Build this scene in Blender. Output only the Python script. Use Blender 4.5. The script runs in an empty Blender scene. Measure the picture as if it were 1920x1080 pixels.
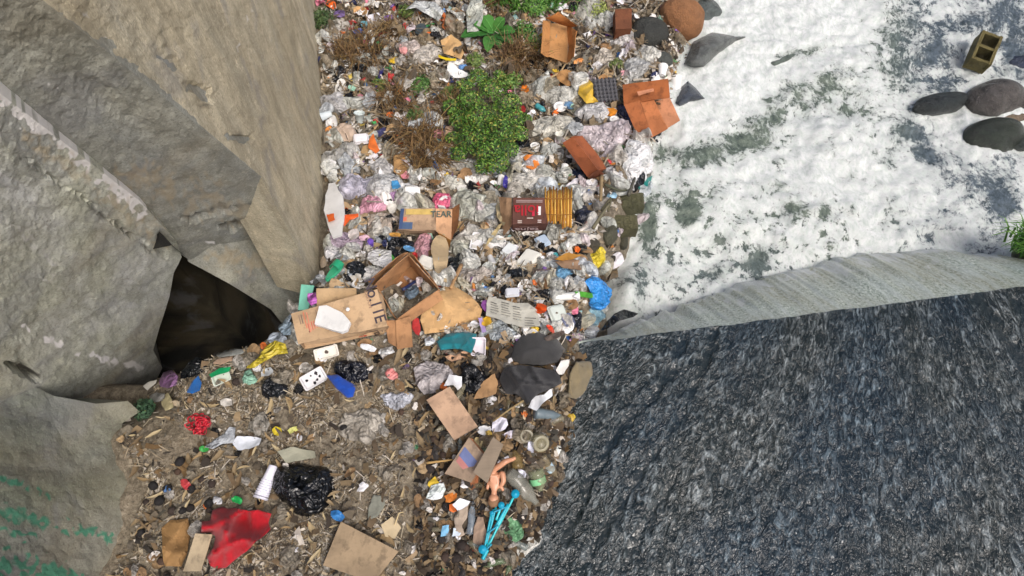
import bpy, bmesh, math, random
import numpy as np
from mathutils import Vector, Matrix
from mathutils.geometry import delaunay_2d_cdt

random.seed(7)
RNG = np.random.default_rng(7)
scene = bpy.context.scene
COL = scene.collection

# ------------------------------------------------------------------ camera
CAM_H = 4.5                      # metres above the upper stream
PITCH = math.radians(65.0)       # below the horizon
FPX = 1280.0                     # focal length in pixels of a 1920 wide frame
cam_data = bpy.data.cameras.new('camera')
cam_data.sensor_width = 36.0
cam_data.lens = FPX / 1920.0 * 36.0
cam_data.clip_start = 0.05
cam_data.clip_end = 400.0
cam = bpy.data.objects.new('camera', cam_data)
COL.objects.link(cam)
cam.location = (0, 0, CAM_H)
cam.rotation_euler = (math.pi / 2 - PITCH, 0, 0)
scene.camera = cam

# ------------------------------------------------------------------ light
SUN_EL, SUN_AZ = math.radians(58), math.radians(138)      # azimuth clockwise from +Y
world = bpy.data.worlds.new('World')
scene.world = world
world.use_nodes = True
wn = world.node_tree
bg = wn.nodes['Background']
sky = wn.nodes.new('ShaderNodeTexSky')
sky.sky_type = 'NISHITA'
sky.sun_disc = False
sky.sun_elevation = SUN_EL
sky.sun_rotation = SUN_AZ
sky.altitude = 0
sky.air_density = 0.6
sky.dust_density = 6.0
sky.ozone_density = 0.6
wn.links.new(sky.outputs[0], bg.inputs[0])
bg.inputs[1].default_value = 0.15
sun_data = bpy.data.lights.new('sun', 'SUN')
sun_data.energy = 1.3
sun_data.angle = math.radians(22)
sun_data.color = (1.0, 0.975, 0.94)
sun = bpy.data.objects.new('sun', sun_data)
COL.objects.link(sun)
sd = Vector((math.sin(SUN_AZ) * math.cos(SUN_EL), math.cos(SUN_AZ) * math.cos(SUN_EL), math.sin(SUN_EL)))
sun.rotation_euler = sd.to_track_quat('Z', 'Y').to_euler()
sun.location = sd * 20
scene.view_settings.view_transform = 'Standard'
scene.view_settings.look = 'None'
scene.view_settings.gamma = 1
scene.view_settings.use_curve_mapping = False
scene.view_settings.exposure = 0.15
scene.render.engine = 'CYCLES'
scene.cycles.adaptive_threshold = 0.03
scene.cycles.max_bounces = 5
scene.cycles.transparent_max_bounces = 12
scene.cycles.diffuse_bounces = 3
scene.cycles.glossy_bounces = 2
scene.cycles.transmission_bounces = 4
scene.cycles.caustics_reflective = False
scene.cycles.caustics_refractive = False

# ------------------------------------------------------------------ picture <-> place
SP, CP = math.sin(PITCH), math.cos(PITCH)
def rays(px, py):
    u = (np.asarray(px, float) - 960.0) / FPX
    v = -(np.asarray(py, float) - 540.0) / FPX
    return np.stack([u, CP + v * SP, -SP + v * CP], -1)
def at_z(px, py, z):
    d = rays(px, py)
    t = (np.asarray(z, float) - CAM_H) / d[..., 2]
    p = d * t[..., None]
    p[..., 2] += CAM_H
    return p
def to_px(p):
    p = np.asarray(p, float)
    x, y, z = p[..., 0], p[..., 1], p[..., 2] - CAM_H
    dep = CP * y - SP * z
    up = SP * y + CP * z
    return np.stack([960 + FPX * x / dep, 540 - FPX * up / dep], -1), dep

# ------------------------------------------------------------------ noise
_T = np.random.default_rng(3).random((256, 256, 4))
def vnoise(x, y, k=0):
    xi, yi = np.floor(x).astype(int), np.floor(y).astype(int)
    fx, fy = x - xi, y - yi
    fx, fy = fx * fx * fx * (fx * (fx * 6 - 15) + 10), fy * fy * fy * (fy * (fy * 6 - 15) + 10)
    t = _T[:, :, k % 4]
    a, b = t[xi % 256, yi % 256], t[(xi + 1) % 256, yi % 256]
    c, d = t[xi % 256, (yi + 1) % 256], t[(xi + 1) % 256, (yi + 1) % 256]
    return (a * (1 - fx) + b * fx) * (1 - fy) + (c * (1 - fx) + d * fx) * fy - 0.5
def fbm(x, y, octs=4, k=0, gain=0.5):
    s, a = 0, 1.0
    for i in range(octs):
        s = s + a * vnoise(x * 2 ** i + 17.3 * i, y * 2 ** i + 9.1 * i, k + i)
        a *= gain
    return s
def sstep(a, b, x):
    t = np.clip((x - a) / (b - a), 0, 1)
    return t * t * (3 - 2 * t)
def polydist(x, y, poly):
    """signed distance to a closed polygon, positive inside"""
    x, y = np.asarray(x, float), np.asarray(y, float)
    best = np.full(x.shape, 1e9); ins = np.zeros(x.shape, bool)
    n = len(poly)
    for i in range(n):
        (ax, ay), (bx, by) = poly[i], poly[(i + 1) % n]
        dx, dy = bx - ax, by - ay
        t = np.clip(((x - ax) * dx + (y - ay) * dy) / (dx * dx + dy * dy + 1e-12), 0, 1)
        best = np.minimum(best, np.hypot(x - ax - t * dx, y - ay - t * dy))
        c = ((ay > y) != (by > y))
        with np.errstate(divide='ignore', invalid='ignore'):
            xx = ax + (y - ay) * dx / (dy if dy != 0 else 1e-12)
        ins ^= c & (x < xx)
    return np.where(ins, best, -best)

# ------------------------------------------------------------------ objects
def new_obj(name, verts, faces, mat=None, parent=None, smooth=False, cols=None, uvs=None):
    me = bpy.data.meshes.new(name)
    me.from_pydata([tuple(v) for v in np.asarray(verts, float)] if len(verts) else [], [], [tuple(int(i) for i in f) for f in faces])
    if smooth:
        me.polygons.foreach_set('use_smooth', [True] * len(me.polygons))
    if cols is not None:
        at = me.color_attributes.new('tint', 'FLOAT_COLOR', 'POINT')
        c = np.ones((len(verts), 4)); c[:, :3] = cols if np.ndim(cols) > 1 else np.asarray(cols)[None]
        at.data.foreach_set('color', c.ravel())
    if uvs is not None:
        uv = me.uv_layers.new(name='uv')
        li = np.empty(len(me.loops), int); me.loops.foreach_get('vertex_index', li)
        uv.data.foreach_set('uv', np.asarray(uvs, float)[li].ravel())
    if mat is not None:
        me.materials.append(mat)
    me.update()
    o = bpy.data.objects.new(name, me)
    COL.objects.link(o)
    if parent is not None:
        o.parent = parent
    return o
def tag(o, label=None, cat=None, group=None, kind=None):
    if label: o['label'] = label
    if cat: o['category'] = cat
    if group: o['group'] = group
    if kind: o['kind'] = kind
    return o
def thing(name, label, cat, loc=(0, 0, 0), group=None):
    o = bpy.data.objects.new(name, None)
    o.empty_display_size = 0.05
    COL.objects.link(o)
    o.matrix_world = Matrix.Translation(loc)
    return tag(o, label, cat, group)
def grid_faces(nx, ny, close_u=False):
    """vertex index = j*nx+i"""
    i, j = np.meshgrid(np.arange(nx if close_u else nx - 1), np.arange(ny - 1), indexing='xy')
    i2 = (i + 1) % nx
    return np.stack([j * nx + i, j * nx + i2, (j + 1) * nx + i2, (j + 1) * nx + i], -1).reshape(-1, 4)

# ------------------------------------------------------------------ materials
def lin(c):
    return tuple((x / 12.92 if x <= 0.04045 else ((x + 0.055) / 1.055) ** 2.4) for x in (v / 255.0 for v in c))
class NT:
    def __init__(s, name):
        s.m = bpy.data.materials.new(name); s.m.use_nodes = True
        s.t = s.m.node_tree; s.n = s.t.nodes
        s.b = s.n['Principled BSDF']; s.o = s.n['Material Output']
    def add(s, typ, **kw):
        n = s.n.new(typ)
        for k, v in kw.items():
            if k.startswith('i_'):
                key = k[2:]
                key = int(key) if key.isdigit() else key.replace('_', ' ')
                n.inputs[key].default_value = v
            else:
                setattr(n, k, v)
        return n
    def link(s, a, b):
        s.t.links.new(a, b)
    def coord(s, kind='Object'):
        return s.add('ShaderNodeTexCoord').outputs[kind]
    def noise(s, vec, scale, detail=4, rough=0.55, dist=0.0):
        n = s.add('ShaderNodeTexNoise')
        n.inputs['Scale'].default_value = scale; n.inputs['Detail'].default_value = detail
        n.inputs['Roughness'].default_value = rough; n.inputs['Distortion'].default_value = dist
        if vec is not None: s.link(vec, n.inputs['Vector'])
        return n.outputs['Fac']
    def mapping(s, vec, scale=(1, 1, 1), rot=(0, 0, 0)):
        m = s.add('ShaderNodeMapping')
        m.inputs['Scale'].default_value = scale; m.inputs['Rotation'].default_value = rot
        s.link(vec, m.inputs['Vector']); return m.outputs[0]
    def ramp(s, fac, stops, interp='LINEAR'):
        r = s.add('ShaderNodeValToRGB'); cr = r.color_ramp; cr.interpolation = interp
        while len(cr.elements) < len(stops): cr.elements.new(0.5)
        for e, (p, c) in zip(cr.elements, stops):
            e.position = p; e.color = (c, c, c, 1) if np.isscalar(c) else tuple(c) + ((1,) if len(c) == 3 else ())
        s.link(fac, r.inputs[0]); return r.outputs[0]
    def mix(s, fac, a, b, mode='MIX'):
        m = s.add('ShaderNodeMix', data_type='RGBA', blend_type=mode)
        for k, v in ((0, fac), (6, a), (7, b)):
            sock = m.inputs[k]
            if isinstance(v, (int, float)): sock.default_value = v if k == 0 else (v, v, v, 1)
            elif isinstance(v, tuple): sock.default_value = v + ((1,) if len(v) == 3 else ())
            else: s.link(v, sock)
        return m.outputs[2]
    def math(s, op, a, b=0.0, clamp=False):
        m = s.add('ShaderNodeMath', operation=op); m.use_clamp = clamp
        for sock, v in ((m.inputs[0], a), (m.inputs[1], b)):
            if isinstance(v, (int, float)): sock.default_value = v
            else: s.link(v, sock)
        return m.outputs[0]
    def bump(s, h, strength=0.5, dist=0.02):
        b = s.add('ShaderNodeBump'); b.inputs['Strength'].default_value = strength; b.inputs['Distance'].default_value = dist
        s.link(h, b.inputs['Height']); s.link(b.outputs[0], s.b.inputs['Normal'])
    def color(s, c):
        if isinstance(c, tuple): s.b.inputs['Base Color'].default_value = c + (1,)
        else: s.link(c, s.b.inputs['Base Color'])
    def set(s, **kw):
        for k, v in kw.items():
            s.b.inputs[k.replace('_', ' ')].default_value = v
        return s.m
    def attr(s, name='tint'):
        return s.add('ShaderNodeAttribute', attribute_name=name).outputs['Color']
# ================================================================== THE SETTING
def smoothline(pts, n):
    """resample a polyline (any dim) evenly to n points"""
    p = np.asarray(pts, float)
    s = np.r_[0, np.cumsum(np.linalg.norm(np.diff(p, axis=0), axis=1))]
    u = np.linspace(0, s[-1], n)
    return np.stack([np.interp(u, s, p[:, k]) for k in range(p.shape[1])], -1)

CREST_PX = [(1060, 644), (1130, 636), (1330, 612), (1560, 582), (1750, 558), (1920, 535), (2200, 500)]
_cw = at_z([c[0] for c in CREST_PX], [c[1] for c in CREST_PX], 0.0)
_ck = np.polyfit(_cw[:, 0], _cw[:, 1], 1)
def crest_y(x): return _ck[0] * x + _ck[1] + .012 * fbm(np.asarray(x, float) * 5, np.asarray(x, float) * 0 + 3.3, 4, 2, .7)
POOL_Z = -0.9
SHORE = [(940, 1150, .02), (982, 1095, .02), (1028, 1020, .02), (1056, 945, .02), (1090, 850, .02), (1090, 775, .02), (1122, 690, .02), (1100, 645, .02),
         (1120, 625, -.1), (1160, 590, -.4), (1150, 520, -.66), (1185, 480, -.78), (1200, 430, -.86), (1212, 370, -.88), (1238, 310, -.88), (1245, 240, -.88),
         (1280, 190, -.88), (1290, 120, -.88), (1312, 60, -.88), (1350, 0, -.88), (1400, -90, -.88), (1450, -200, -.88)]
_sw = at_z([s[0] for s in SHORE], [s[1] for s in SHORE], np.array([s[2] for s in SHORE]))
LAND = [tuple(p[:2]) for p in _sw] + [(_sw[-1, 0], 9.5), (-6, 9.5), (-6, -1.2), (_sw[0, 0], -1.2)]
_cv = at_z([566, 524, 480, 430, 385, 330, 285, -300, -300, 400, 545, 600], [552, 612, 640, 655, 668, 690, 694, 720, 60, 120, 380, 470], 0.1)
CAVE = [tuple(p[:2]) for p in _cv]
def terrain(x, y, rough=True):
    x, y = np.asarray(x, float), np.asarray(y, float)
    d = y - crest_y(x)
    land = np.interp(d, [-4, -1.0, -.2, .15, .5, 1.0, 1.9, 3.0, 6], [.10, .12, .16, .10, -.06, -.28, -.60, -.78, -.84])
    land = land + .10 * fbm(x * 1.3 + 4, y * 1.3, 3, 1)
    # the mound below the big boxes, and the litter piled against the wall
    land = land + .16 * np.exp(-(((x + .95) / .55) ** 2 + ((y - 1.95) / .4) ** 2))
    land = land + .10 * np.exp(-(((x + 1.25) / .35) ** 2 + ((y - 3.0) / .8) ** 2))
    land = land - .5 * np.exp(-(((x + 2.82) / .42) ** 2 + ((y - 1.32) / .26) ** 2))
    wl = np.interp(d, [-.05, .28], [0, POOL_Z - .05])
    ds = polydist(x, y, LAND)
    k = sstep(-.10, .28, ds)
    z = (wl - .22) * (1 - k) + land * k
    dc = polydist(x, y, CAVE)
    z = z - 2.4 * sstep(-.02, .6, dc)
    if rough:
        z = z + k * (.045 * fbm(x * 7, y * 7, 4, 2) + .012 * np.abs(vnoise(x * 45, y * 45, 1)))
    return z
_gs = .03
_lx, _ly = np.arange(-5, 3.6, _gs), np.arange(-1.1, 9.6, _gs)
_LUT = terrain(*np.meshgrid(_lx, _ly), False)
def terr(x, y):
    """smooth ground height, looked up"""
    u = np.clip((np.asarray(x, float) + 5) / _gs, 0, len(_lx) - 1.001); v = np.clip((np.asarray(y, float) + 1.1) / _gs, 0, len(_ly) - 1.001)
    i, j = u.astype(int), v.astype(int); fu, fv = u - i, v - j
    return (_LUT[j, i] * (1 - fu) + _LUT[j, i + 1] * fu) * (1 - fv) + (_LUT[j + 1, i] * (1 - fu) + _LUT[j + 1, i + 1] * fu) * fv
def hit(px, py, lift=0.0):
    """points of the ground seen at these picture positions"""
    px, py = np.asarray(px, float), np.asarray(py, float)
    z = np.zeros(px.shape)
    for _ in range(14):
        p = at_z(px, py, z)
        z = z * .4 + .6 * (terr(p[..., 0], p[..., 1]) + lift)
    return at_z(px, py, z)
def scale_at(px, py):
    """metres per picture pixel on the ground there"""
    _, dep = to_px(hit(np.array([px]), np.array([py])))
    return float(dep[0]) / FPX

# ---- ground -------------------------------------------------------
def mat_ground():
    s = NT('littered_soil'); c = s.coord()
    n1 = s.noise(c, 2.2, 5, .6); n2 = s.noise(c, 26, 6, .7); n3 = s.noise(c, 90, 3, .7)
    base = s.ramp(n1, [(.3, lin((98, 90, 76))), (.5, lin((134, 124, 106))), (.68, lin((116, 110, 98)))])
    fine = s.ramp(n2, [(.32, lin((56, 49, 40))), (.5, lin((128, 118, 100))), (.66, lin((172, 162, 142)))])
    col = s.mix(.62, base, fine)
    col = s.mix(s.ramp(n3, [(.5, 0), (.68, .6)]), col, lin((52, 44, 34)))
    s.color(col); s.bump(n2, .8, .03)
    return s.set(Roughness=.95)
gx, gy = np.meshgrid(np.arange(-4.2, 2.6, .024), np.arange(-1.2, 8.2, .026))
gz = terrain(gx, gy)
ground = new_obj('ground', np.stack([gx, gy, gz], -1).reshape(-1, 3), grid_faces(gx.shape[1], gx.shape[0]), mat_ground(), smooth=True)
tag(ground, kind='structure')
base = new_obj('outer_ground', [(-80, -80, -3.6), (80, -80, -3.6), (80, 80, -3.6), (-80, 80, -3.6)], [(0, 1, 2, 3)], ground.data.materials[0])
tag(base, kind='structure')

# ---- water --------------------------------------------------------
def mat_upper_water():
    s = NT('rippled_water')
    uv = s.add('ShaderNodeUVMap', uv_map='uv').outputs[0]
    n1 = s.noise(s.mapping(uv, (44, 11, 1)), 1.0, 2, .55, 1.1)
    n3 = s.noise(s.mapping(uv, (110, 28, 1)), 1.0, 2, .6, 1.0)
    n2 = s.noise(s.mapping(uv, (5.5, .45, 1)), 1.0, 2, .5, .35)
    big = s.noise(s.mapping(uv, (2.2, .7, 1)), 1.0, 2, .5)
    soft = s.noise(s.mapping(uv, (11, 3.0, 1)), 1.0, 3, .6, .5)
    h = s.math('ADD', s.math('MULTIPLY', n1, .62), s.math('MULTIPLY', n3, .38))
    # ripple glints painted into the base colour, mixed with pale foam flecks
    froth_glint = s.ramp(h, [(.46, 0.0), (.56, .30), (.66, 1.0)])
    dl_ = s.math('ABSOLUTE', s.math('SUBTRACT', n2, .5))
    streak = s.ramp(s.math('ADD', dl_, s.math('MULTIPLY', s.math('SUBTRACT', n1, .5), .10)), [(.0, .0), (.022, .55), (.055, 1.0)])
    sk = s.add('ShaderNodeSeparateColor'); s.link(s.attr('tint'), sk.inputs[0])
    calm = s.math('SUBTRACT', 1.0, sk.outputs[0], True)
    f = s.math('MULTIPLY', s.math('MULTIPLY', s.math('MULTIPLY', froth_glint, streak), s.ramp(soft, [(.34, .35), (.62, 1.0)])), calm)
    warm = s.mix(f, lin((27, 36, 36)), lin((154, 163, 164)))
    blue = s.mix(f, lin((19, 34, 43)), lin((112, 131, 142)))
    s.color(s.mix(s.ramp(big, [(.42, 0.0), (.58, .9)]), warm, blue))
    b1 = s.add('ShaderNodeBump'); b1.inputs['Strength'].default_value = 1.0; b1.inputs['Distance'].default_value = .038
    s.link(s.math('MULTIPLY', h, s.math('ADD', .3, s.math('MULTIPLY', calm, .7))), b1.inputs['Height']); s.link(b1.outputs[0], s.b.inputs['Normal'])
    s.b.inputs['Specular IOR Level'].default_value = 1.0
    return s.set(Roughness=.07, IOR=1.34)
# flow lines run together towards a point beyond the crest
_vp = at_z(1640, 60, 0.0)
ux = np.linspace(0, 1, 260); uy = np.linspace(0, 1, 200)
verts, uvs = [], []
left_x, right_x = -.25, 4.8
xs = np.linspace(left_x, right_x, 300)
tt = np.linspace(0, 1, 240)
X = np.repeat(xs[None], len(tt), 0); YC = crest_y(X)
Y = -1.2 + (YC + 1.2) * tt[:, None]
dx, dy = X - _vp[0], Y - _vp[1]
rr = np.hypot(dx, dy); th = np.arctan2(dx, -dy)
Z = .008 * fbm(th * 14 + .6 * fbm(X * 3, Y * 3, 2), rr * 2.2, 3, 1) + .016 * fbm(th * 60, rr * 9, 3, 2)
Z *= (1 - .75 * sstep(-.25, 0, Y - YC))
Z = Z - .02 * sstep(-.3, 0, Y - YC) ** 2 - .004
# smooth dark slicks between the broken water
_wp, _ = to_px(np.stack([X, Y, Z], -1)); _wx, _wy = _wp[..., 0], _wp[..., 1]
slick = np.zeros(X.shape)
for line, wd, amt in [([(1292, 622), (1262, 690), (1222, 745), (1165, 800), (1110, 900), (1060, 1010)], 9, .95), ([(1345, 618), (1318, 690), (1282, 770), (1228, 850), (1190, 905), (1120, 1020), (1080, 1090)], 9, .95), ([(1180, 650), (1150, 720), (1118, 790)], 8, .8),
                      ([(1836, 556), (1868, 610), (1905, 668), (1960, 740)], 12, .95), ([(1900, 560), (1930, 600)], 10, .8), ([(1420, 800), (1360, 930), (1310, 1080)], 10, .5), ([(1260, 900), (1200, 1000), (1150, 1090)], 8, .8), ([(1700, 640), (1740, 760), (1800, 900), (1850, 1050)], 16, .4), ([(1560, 700), (1570, 860), (1560, 1060)], 14, .3)]:
    dd = np.full(X.shape, 1e9)
    for (ax, ay), (bx_, by_) in zip(line[:-1], line[1:]):
        t_ = np.clip(((_wx - ax) * (bx_ - ax) + (_wy - ay) * (by_ - ay)) / ((bx_ - ax) ** 2 + (by_ - ay) ** 2), 0, 1)
        dd = np.minimum(dd, np.hypot(_wx - ax - t_ * (bx_ - ax), _wy - ay - t_ * (by_ - ay)))
    dd = dd + 16 * fbm(_wx / 16, _wy / 26, 3, 1)
    slick = np.maximum(slick, amt * sstep(wd * 1.3, wd * .2, dd))
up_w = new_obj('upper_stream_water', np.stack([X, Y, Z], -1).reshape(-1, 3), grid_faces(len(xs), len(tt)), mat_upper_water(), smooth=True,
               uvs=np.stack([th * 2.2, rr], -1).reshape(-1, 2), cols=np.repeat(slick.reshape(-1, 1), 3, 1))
tag(up_w, kind='structure')

def mat_fall():
    s = NT('falling_water')
    uv = s.add('ShaderNodeUVMap', uv_map='uv').outputs[0]
    n1 = s.noise(s.mapping(uv, (58, 30, 1)), 1.0, 4, .75, .3)
    n2 = s.noise(s.mapping(uv, (1.6, 1.0, 1)), 1.0, 3, .5)
    n3 = s.noise(s.mapping(uv, (20, 2.2, 1)), 1.0, 3, .6)
    n4 = s.noise(s.mapping(uv, (7, 3, 1)), 1.0, 5, .7, .4)
    col = s.ramp(n1, [(.36, lin((132, 148, 134))), (.5, lin((184, 196, 182))), (.62, lin((232, 240, 230)))])
    tan = s.mix(.55, col, lin((158, 152, 122)))
    col = s.mix(s.ramp(n2, [(.42, 0), (.6, .8)]), col, tan)
    col = s.mix(s.ramp(n3, [(.46, 0.0), (.62, .6)]), col, lin((206, 216, 210)))
    sep = s.add('ShaderNodeSeparateXYZ'); s.link(uv, sep.inputs[0])
    fo = s.math('ADD', sep.outputs[1], s.math('MULTIPLY', s.math('SUBTRACT', n4, .5), 2.2))
    col = s.mix(s.ramp(sep.outputs[1], [(.35, 0), (.9, .45)]), col, s.mix(.4, col, lin((196, 180, 148))))
    white = s.ramp(fo, [(.70, 0), (.86, .7), (1.05, 1)])
    col = s.mix(white, col, lin((214, 218, 214)))
    s.color(col); s.bump(s.math('ADD', n1, s.math('MULTIPLY', n4, .6)), .4, .03)
    return s.set(Roughness=.2, IOR=1.33)
foot_px = [(1075, 642), (1125, 630), (1170, 614), (1250, 582), (1330, 550), (1450, 508), (1600, 475), (1750, 466), (1850, 473), (1920, 486), (2200, 500)]
fw = at_z([c[0] for c in foot_px], [c[1] for c in foot_px], np.array([-.03, -.2, -.55, -.75] + [-.88] * 7))
NF, MF = 300, 60
top = np.stack([np.linspace(.3, 4.8, NF), np.zeros(NF), np.full(NF, -.024)], -1); top[:, 1] = crest_y(top[:, 0]) - .004
bot = smoothline(fw, NF)
o = np.argsort(fw[:, 0]); 
bot = np.stack([top[:, 0], np.interp(top[:, 0], fw[o, 0], fw[o, 1]), np.interp(top[:, 0], fw[o, 0], fw[o, 2])], -1)
bot[:, 1] += (.05 * fbm(bot[:, 0] * 9, bot[:, 0] * 0 + 1.7, 4, 1, .65)) * sstep(.4, 1.2, bot[:, 0])
vv = np.linspace(0, 1, MF)[:, None]
P = top[None] * (1 - vv[..., None]) + bot[None] * vv[..., None]
bulge = np.sin(np.pi * vv) ** 1.0 * .045
P[..., 2] += bulge * np.linspace(0.2, 1, NF)[None] + .018 * fbm(P[..., 0] * 9, vv * 3 + 0 * P[..., 0], 4, 1) * np.sin(np.pi * vv)
P[-6:, :, 2] -= np.linspace(0, .05, 6)[:, None]
fall = new_obj('weir_falling_water', P.reshape(-1, 3), grid_faces(NF, MF), mat_fall(), smooth=True,
               uvs=np.stack([P[..., 0], np.broadcast_to(vv, P.shape[:2])], -1).reshape(-1, 2))
tag(fall, kind='structure')

def mat_foam():
    s = NT('foaming_water'); c = s.coord()
    a = s.attr('tint'); sep = s.add('ShaderNodeSeparateColor'); s.link(a, sep.inputs[0])
    dens = sep.outputs[0]; blue = sep.outputs[1]
    cv = s.add('ShaderNodeVectorMath', operation='MULTIPLY_ADD')
    wv = s.add('ShaderNodeTexNoise'); wv.inputs['Scale'].default_value = 1.8; wv.inputs['Detail'].default_value = 2; s.link(c, wv.inputs['Vector'])
    s.link(wv.outputs['Color'], cv.inputs[0]); cv.inputs[1].default_value = (.28, .28, .1); s.link(c, cv.inputs[2])
    v = cv.outputs[0]
    n1 = s.noise(v, 4.6, 4, .6, .2)
    n2 = s.noise(s.mapping(v, (1.15, .72, 1), (0, 0, .35)), 24, 5, .74, .25)
    # lacy net: the ridges of a distorted noise
    lace = s.math('ABSOLUTE', s.math('SUBTRACT', s.noise(v, 13, 3, .65, .4), .5))
    lacef = s.ramp(lace, [(.0, 1.0), (.07, .35), (.16, 0)])
    h = s.math('ADD', s.math('MULTIPLY', n1, .52), s.math('MULTIPLY', n2, .48))
    f = s.math('ADD', s.math('SUBTRACT', dens, h), s.math('MULTIPLY', lacef, .055))
    fl = s.ramp(s.noise(v, 8.5, 4, .7), [(.52, 0), (.66, .26)])
    f = s.math('SUBTRACT', f, s.math('MULTIPLY', fl, sep.outputs[2]))
    cover = s.ramp(s.math('ADD', f, .5), [(.455, 0.0), (.51, .40), (.57, .80), (.66, 1.0)])
    white = s.mix(s.ramp(n2, [(.36, 0), (.62, 1)]), lin((186, 196, 190)), lin((222, 225, 224)))
    deep = s.mix(blue, lin((112, 124, 112)), lin((92, 104, 114)))
    deep = s.mix(s.ramp(n2, [(.4, .0), (.66, .8)]), deep, lin((52, 62, 62)))
    s.color(s.mix(cover, deep, white))
    s.bump(s.math('ADD', s.math('MULTIPLY', cover, .5), s.math('ADD', n2, s.math('MULTIPLY', n1, .8))), .42, .03)
    rr_ = s.ramp(cover, [(0, .08), (1, .42)]); s.link(rr_, s.b.inputs['Roughness'])
    return s.set(IOR=1.33)
fx, fy = np.meshgrid(np.arange(-.6, 6.6, .03), np.arange(1.5, 8.2, .03))
fp, _ = to_px(np.stack([fx, fy, np.full(fx.shape, POOL_Z)], -1))
PX, PY = fp[..., 0], fp[..., 1]
dens = np.full(fx.shape, .606)
def spot(cx, cy, rx, ry, amt, rot=0.0):
    ca, sa = math.cos(math.radians(rot)), math.sin(math.radians(rot))
    u = ((PX - cx) * ca + (PY - cy) * sa) / rx; v = (-(PX - cx) * sa + (PY - cy) * ca) / ry
    return amt * np.exp(-(u * u + v * v))
dens += spot(1420, 60, 100, 100, .22) + spot(1570, 40, 90, 40, .10) + spot(1330, 170, 60, 80, .26) + spot(1560, 320, 150, 90, .05)
dens -= .022 * sstep(1640, 1800, PX) + .035 * sstep(1500, 1700, PX) * sstep(330, 180, PY)
for a in [(1300, 290, 60, 28, -.24, 0), (1440, 225, 60, 34, -.17, -35), (1390, 265, 44, 28, -.18, 0), (1490, 100, 50, 10, -.34, -12), (1500, 170, 60, 28, -.16, 0),
          (1690, 50, 35, 45, -.16, 20), (1690, 130, 30, 30, -.16, 0), (1750, 95, 18, 30, -.2, 10), (1285, 400, 22, 36, -.30, 20), (1215, 420, 14, 40, -.40, 0),
          (1420, 490, 22, 28, -.28, 0), (1490, 395, 30, 16, -.2, 0), (1540, 400, 12, 18, -.22, 0), (1710, 235, 40, 30, -.24, 0), (1740, 290, 40, 22, -.22, 20),
          (1840, 340, 50, 40, -.13, 30), (1885, 300, 50, 20, -.13, 0), (1850, 30, 80, 25, -.10, -15), (1905, 60, 50, 30, -.12, 0), (1900, 110, 40, 30, -.2, 0),
          (1880, 385, 30, 30, -.26, 0), (1340, 450, 60, 20, -.12, -20), (1660, 300, 30, 20, -.12, 0), (1600, 200, 40, 20, -.14, 0), (1560, 150, 30, 20, -.12, 0),
          (1780, 165, 40, 40, -.16, 0), (1340, 510, 40, 14, -.16, -15), (1190, 560, 30, 30, -.12, 0), (1460, 350, 18, 12, -.16, 0)]:
    dens += spot(*a)
for a in [(1866, 196, 80, 44, .16), (1760, 212, 72, 34, .16), (1862, 275, 76, 34, .14), (1842, 112, 44, 30, .12)]:
    dens += spot(*a)
blue = np.clip(sstep(1620, 1760, PX) + .5 * sstep(420, 520, PY) * (PX < 1500), 0, 1)
FZ = POOL_Z + .08 * fbm(fx * 2.2, fy * 2.2, 4, 1) + .055 * np.abs(fbm(fx * 7, fy * 7, 4, 2, .6)) - .01 + spot(1450, 420, 260, 60, .06) + spot(1172, 570, 34, 46, .26) + spot(1225, 530, 60, 40, .08)
foam = new_obj('foaming_pool_water', np.stack([fx, fy, FZ], -1).reshape(-1, 3), grid_faces(fx.shape[1], fx.shape[0]), mat_foam(), smooth=True,
               cols=np.stack([dens, blue, np.clip(.25 + spot(1480, 470, 280, 90, .9) + spot(1250, 450, 90, 130, .9) + spot(1430, 240, 110, 80, .6) + spot(1700, 130, 130, 130, .5), 0, 1)], -1).reshape(-1, 3))
tag(foam, kind='structure')

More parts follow.
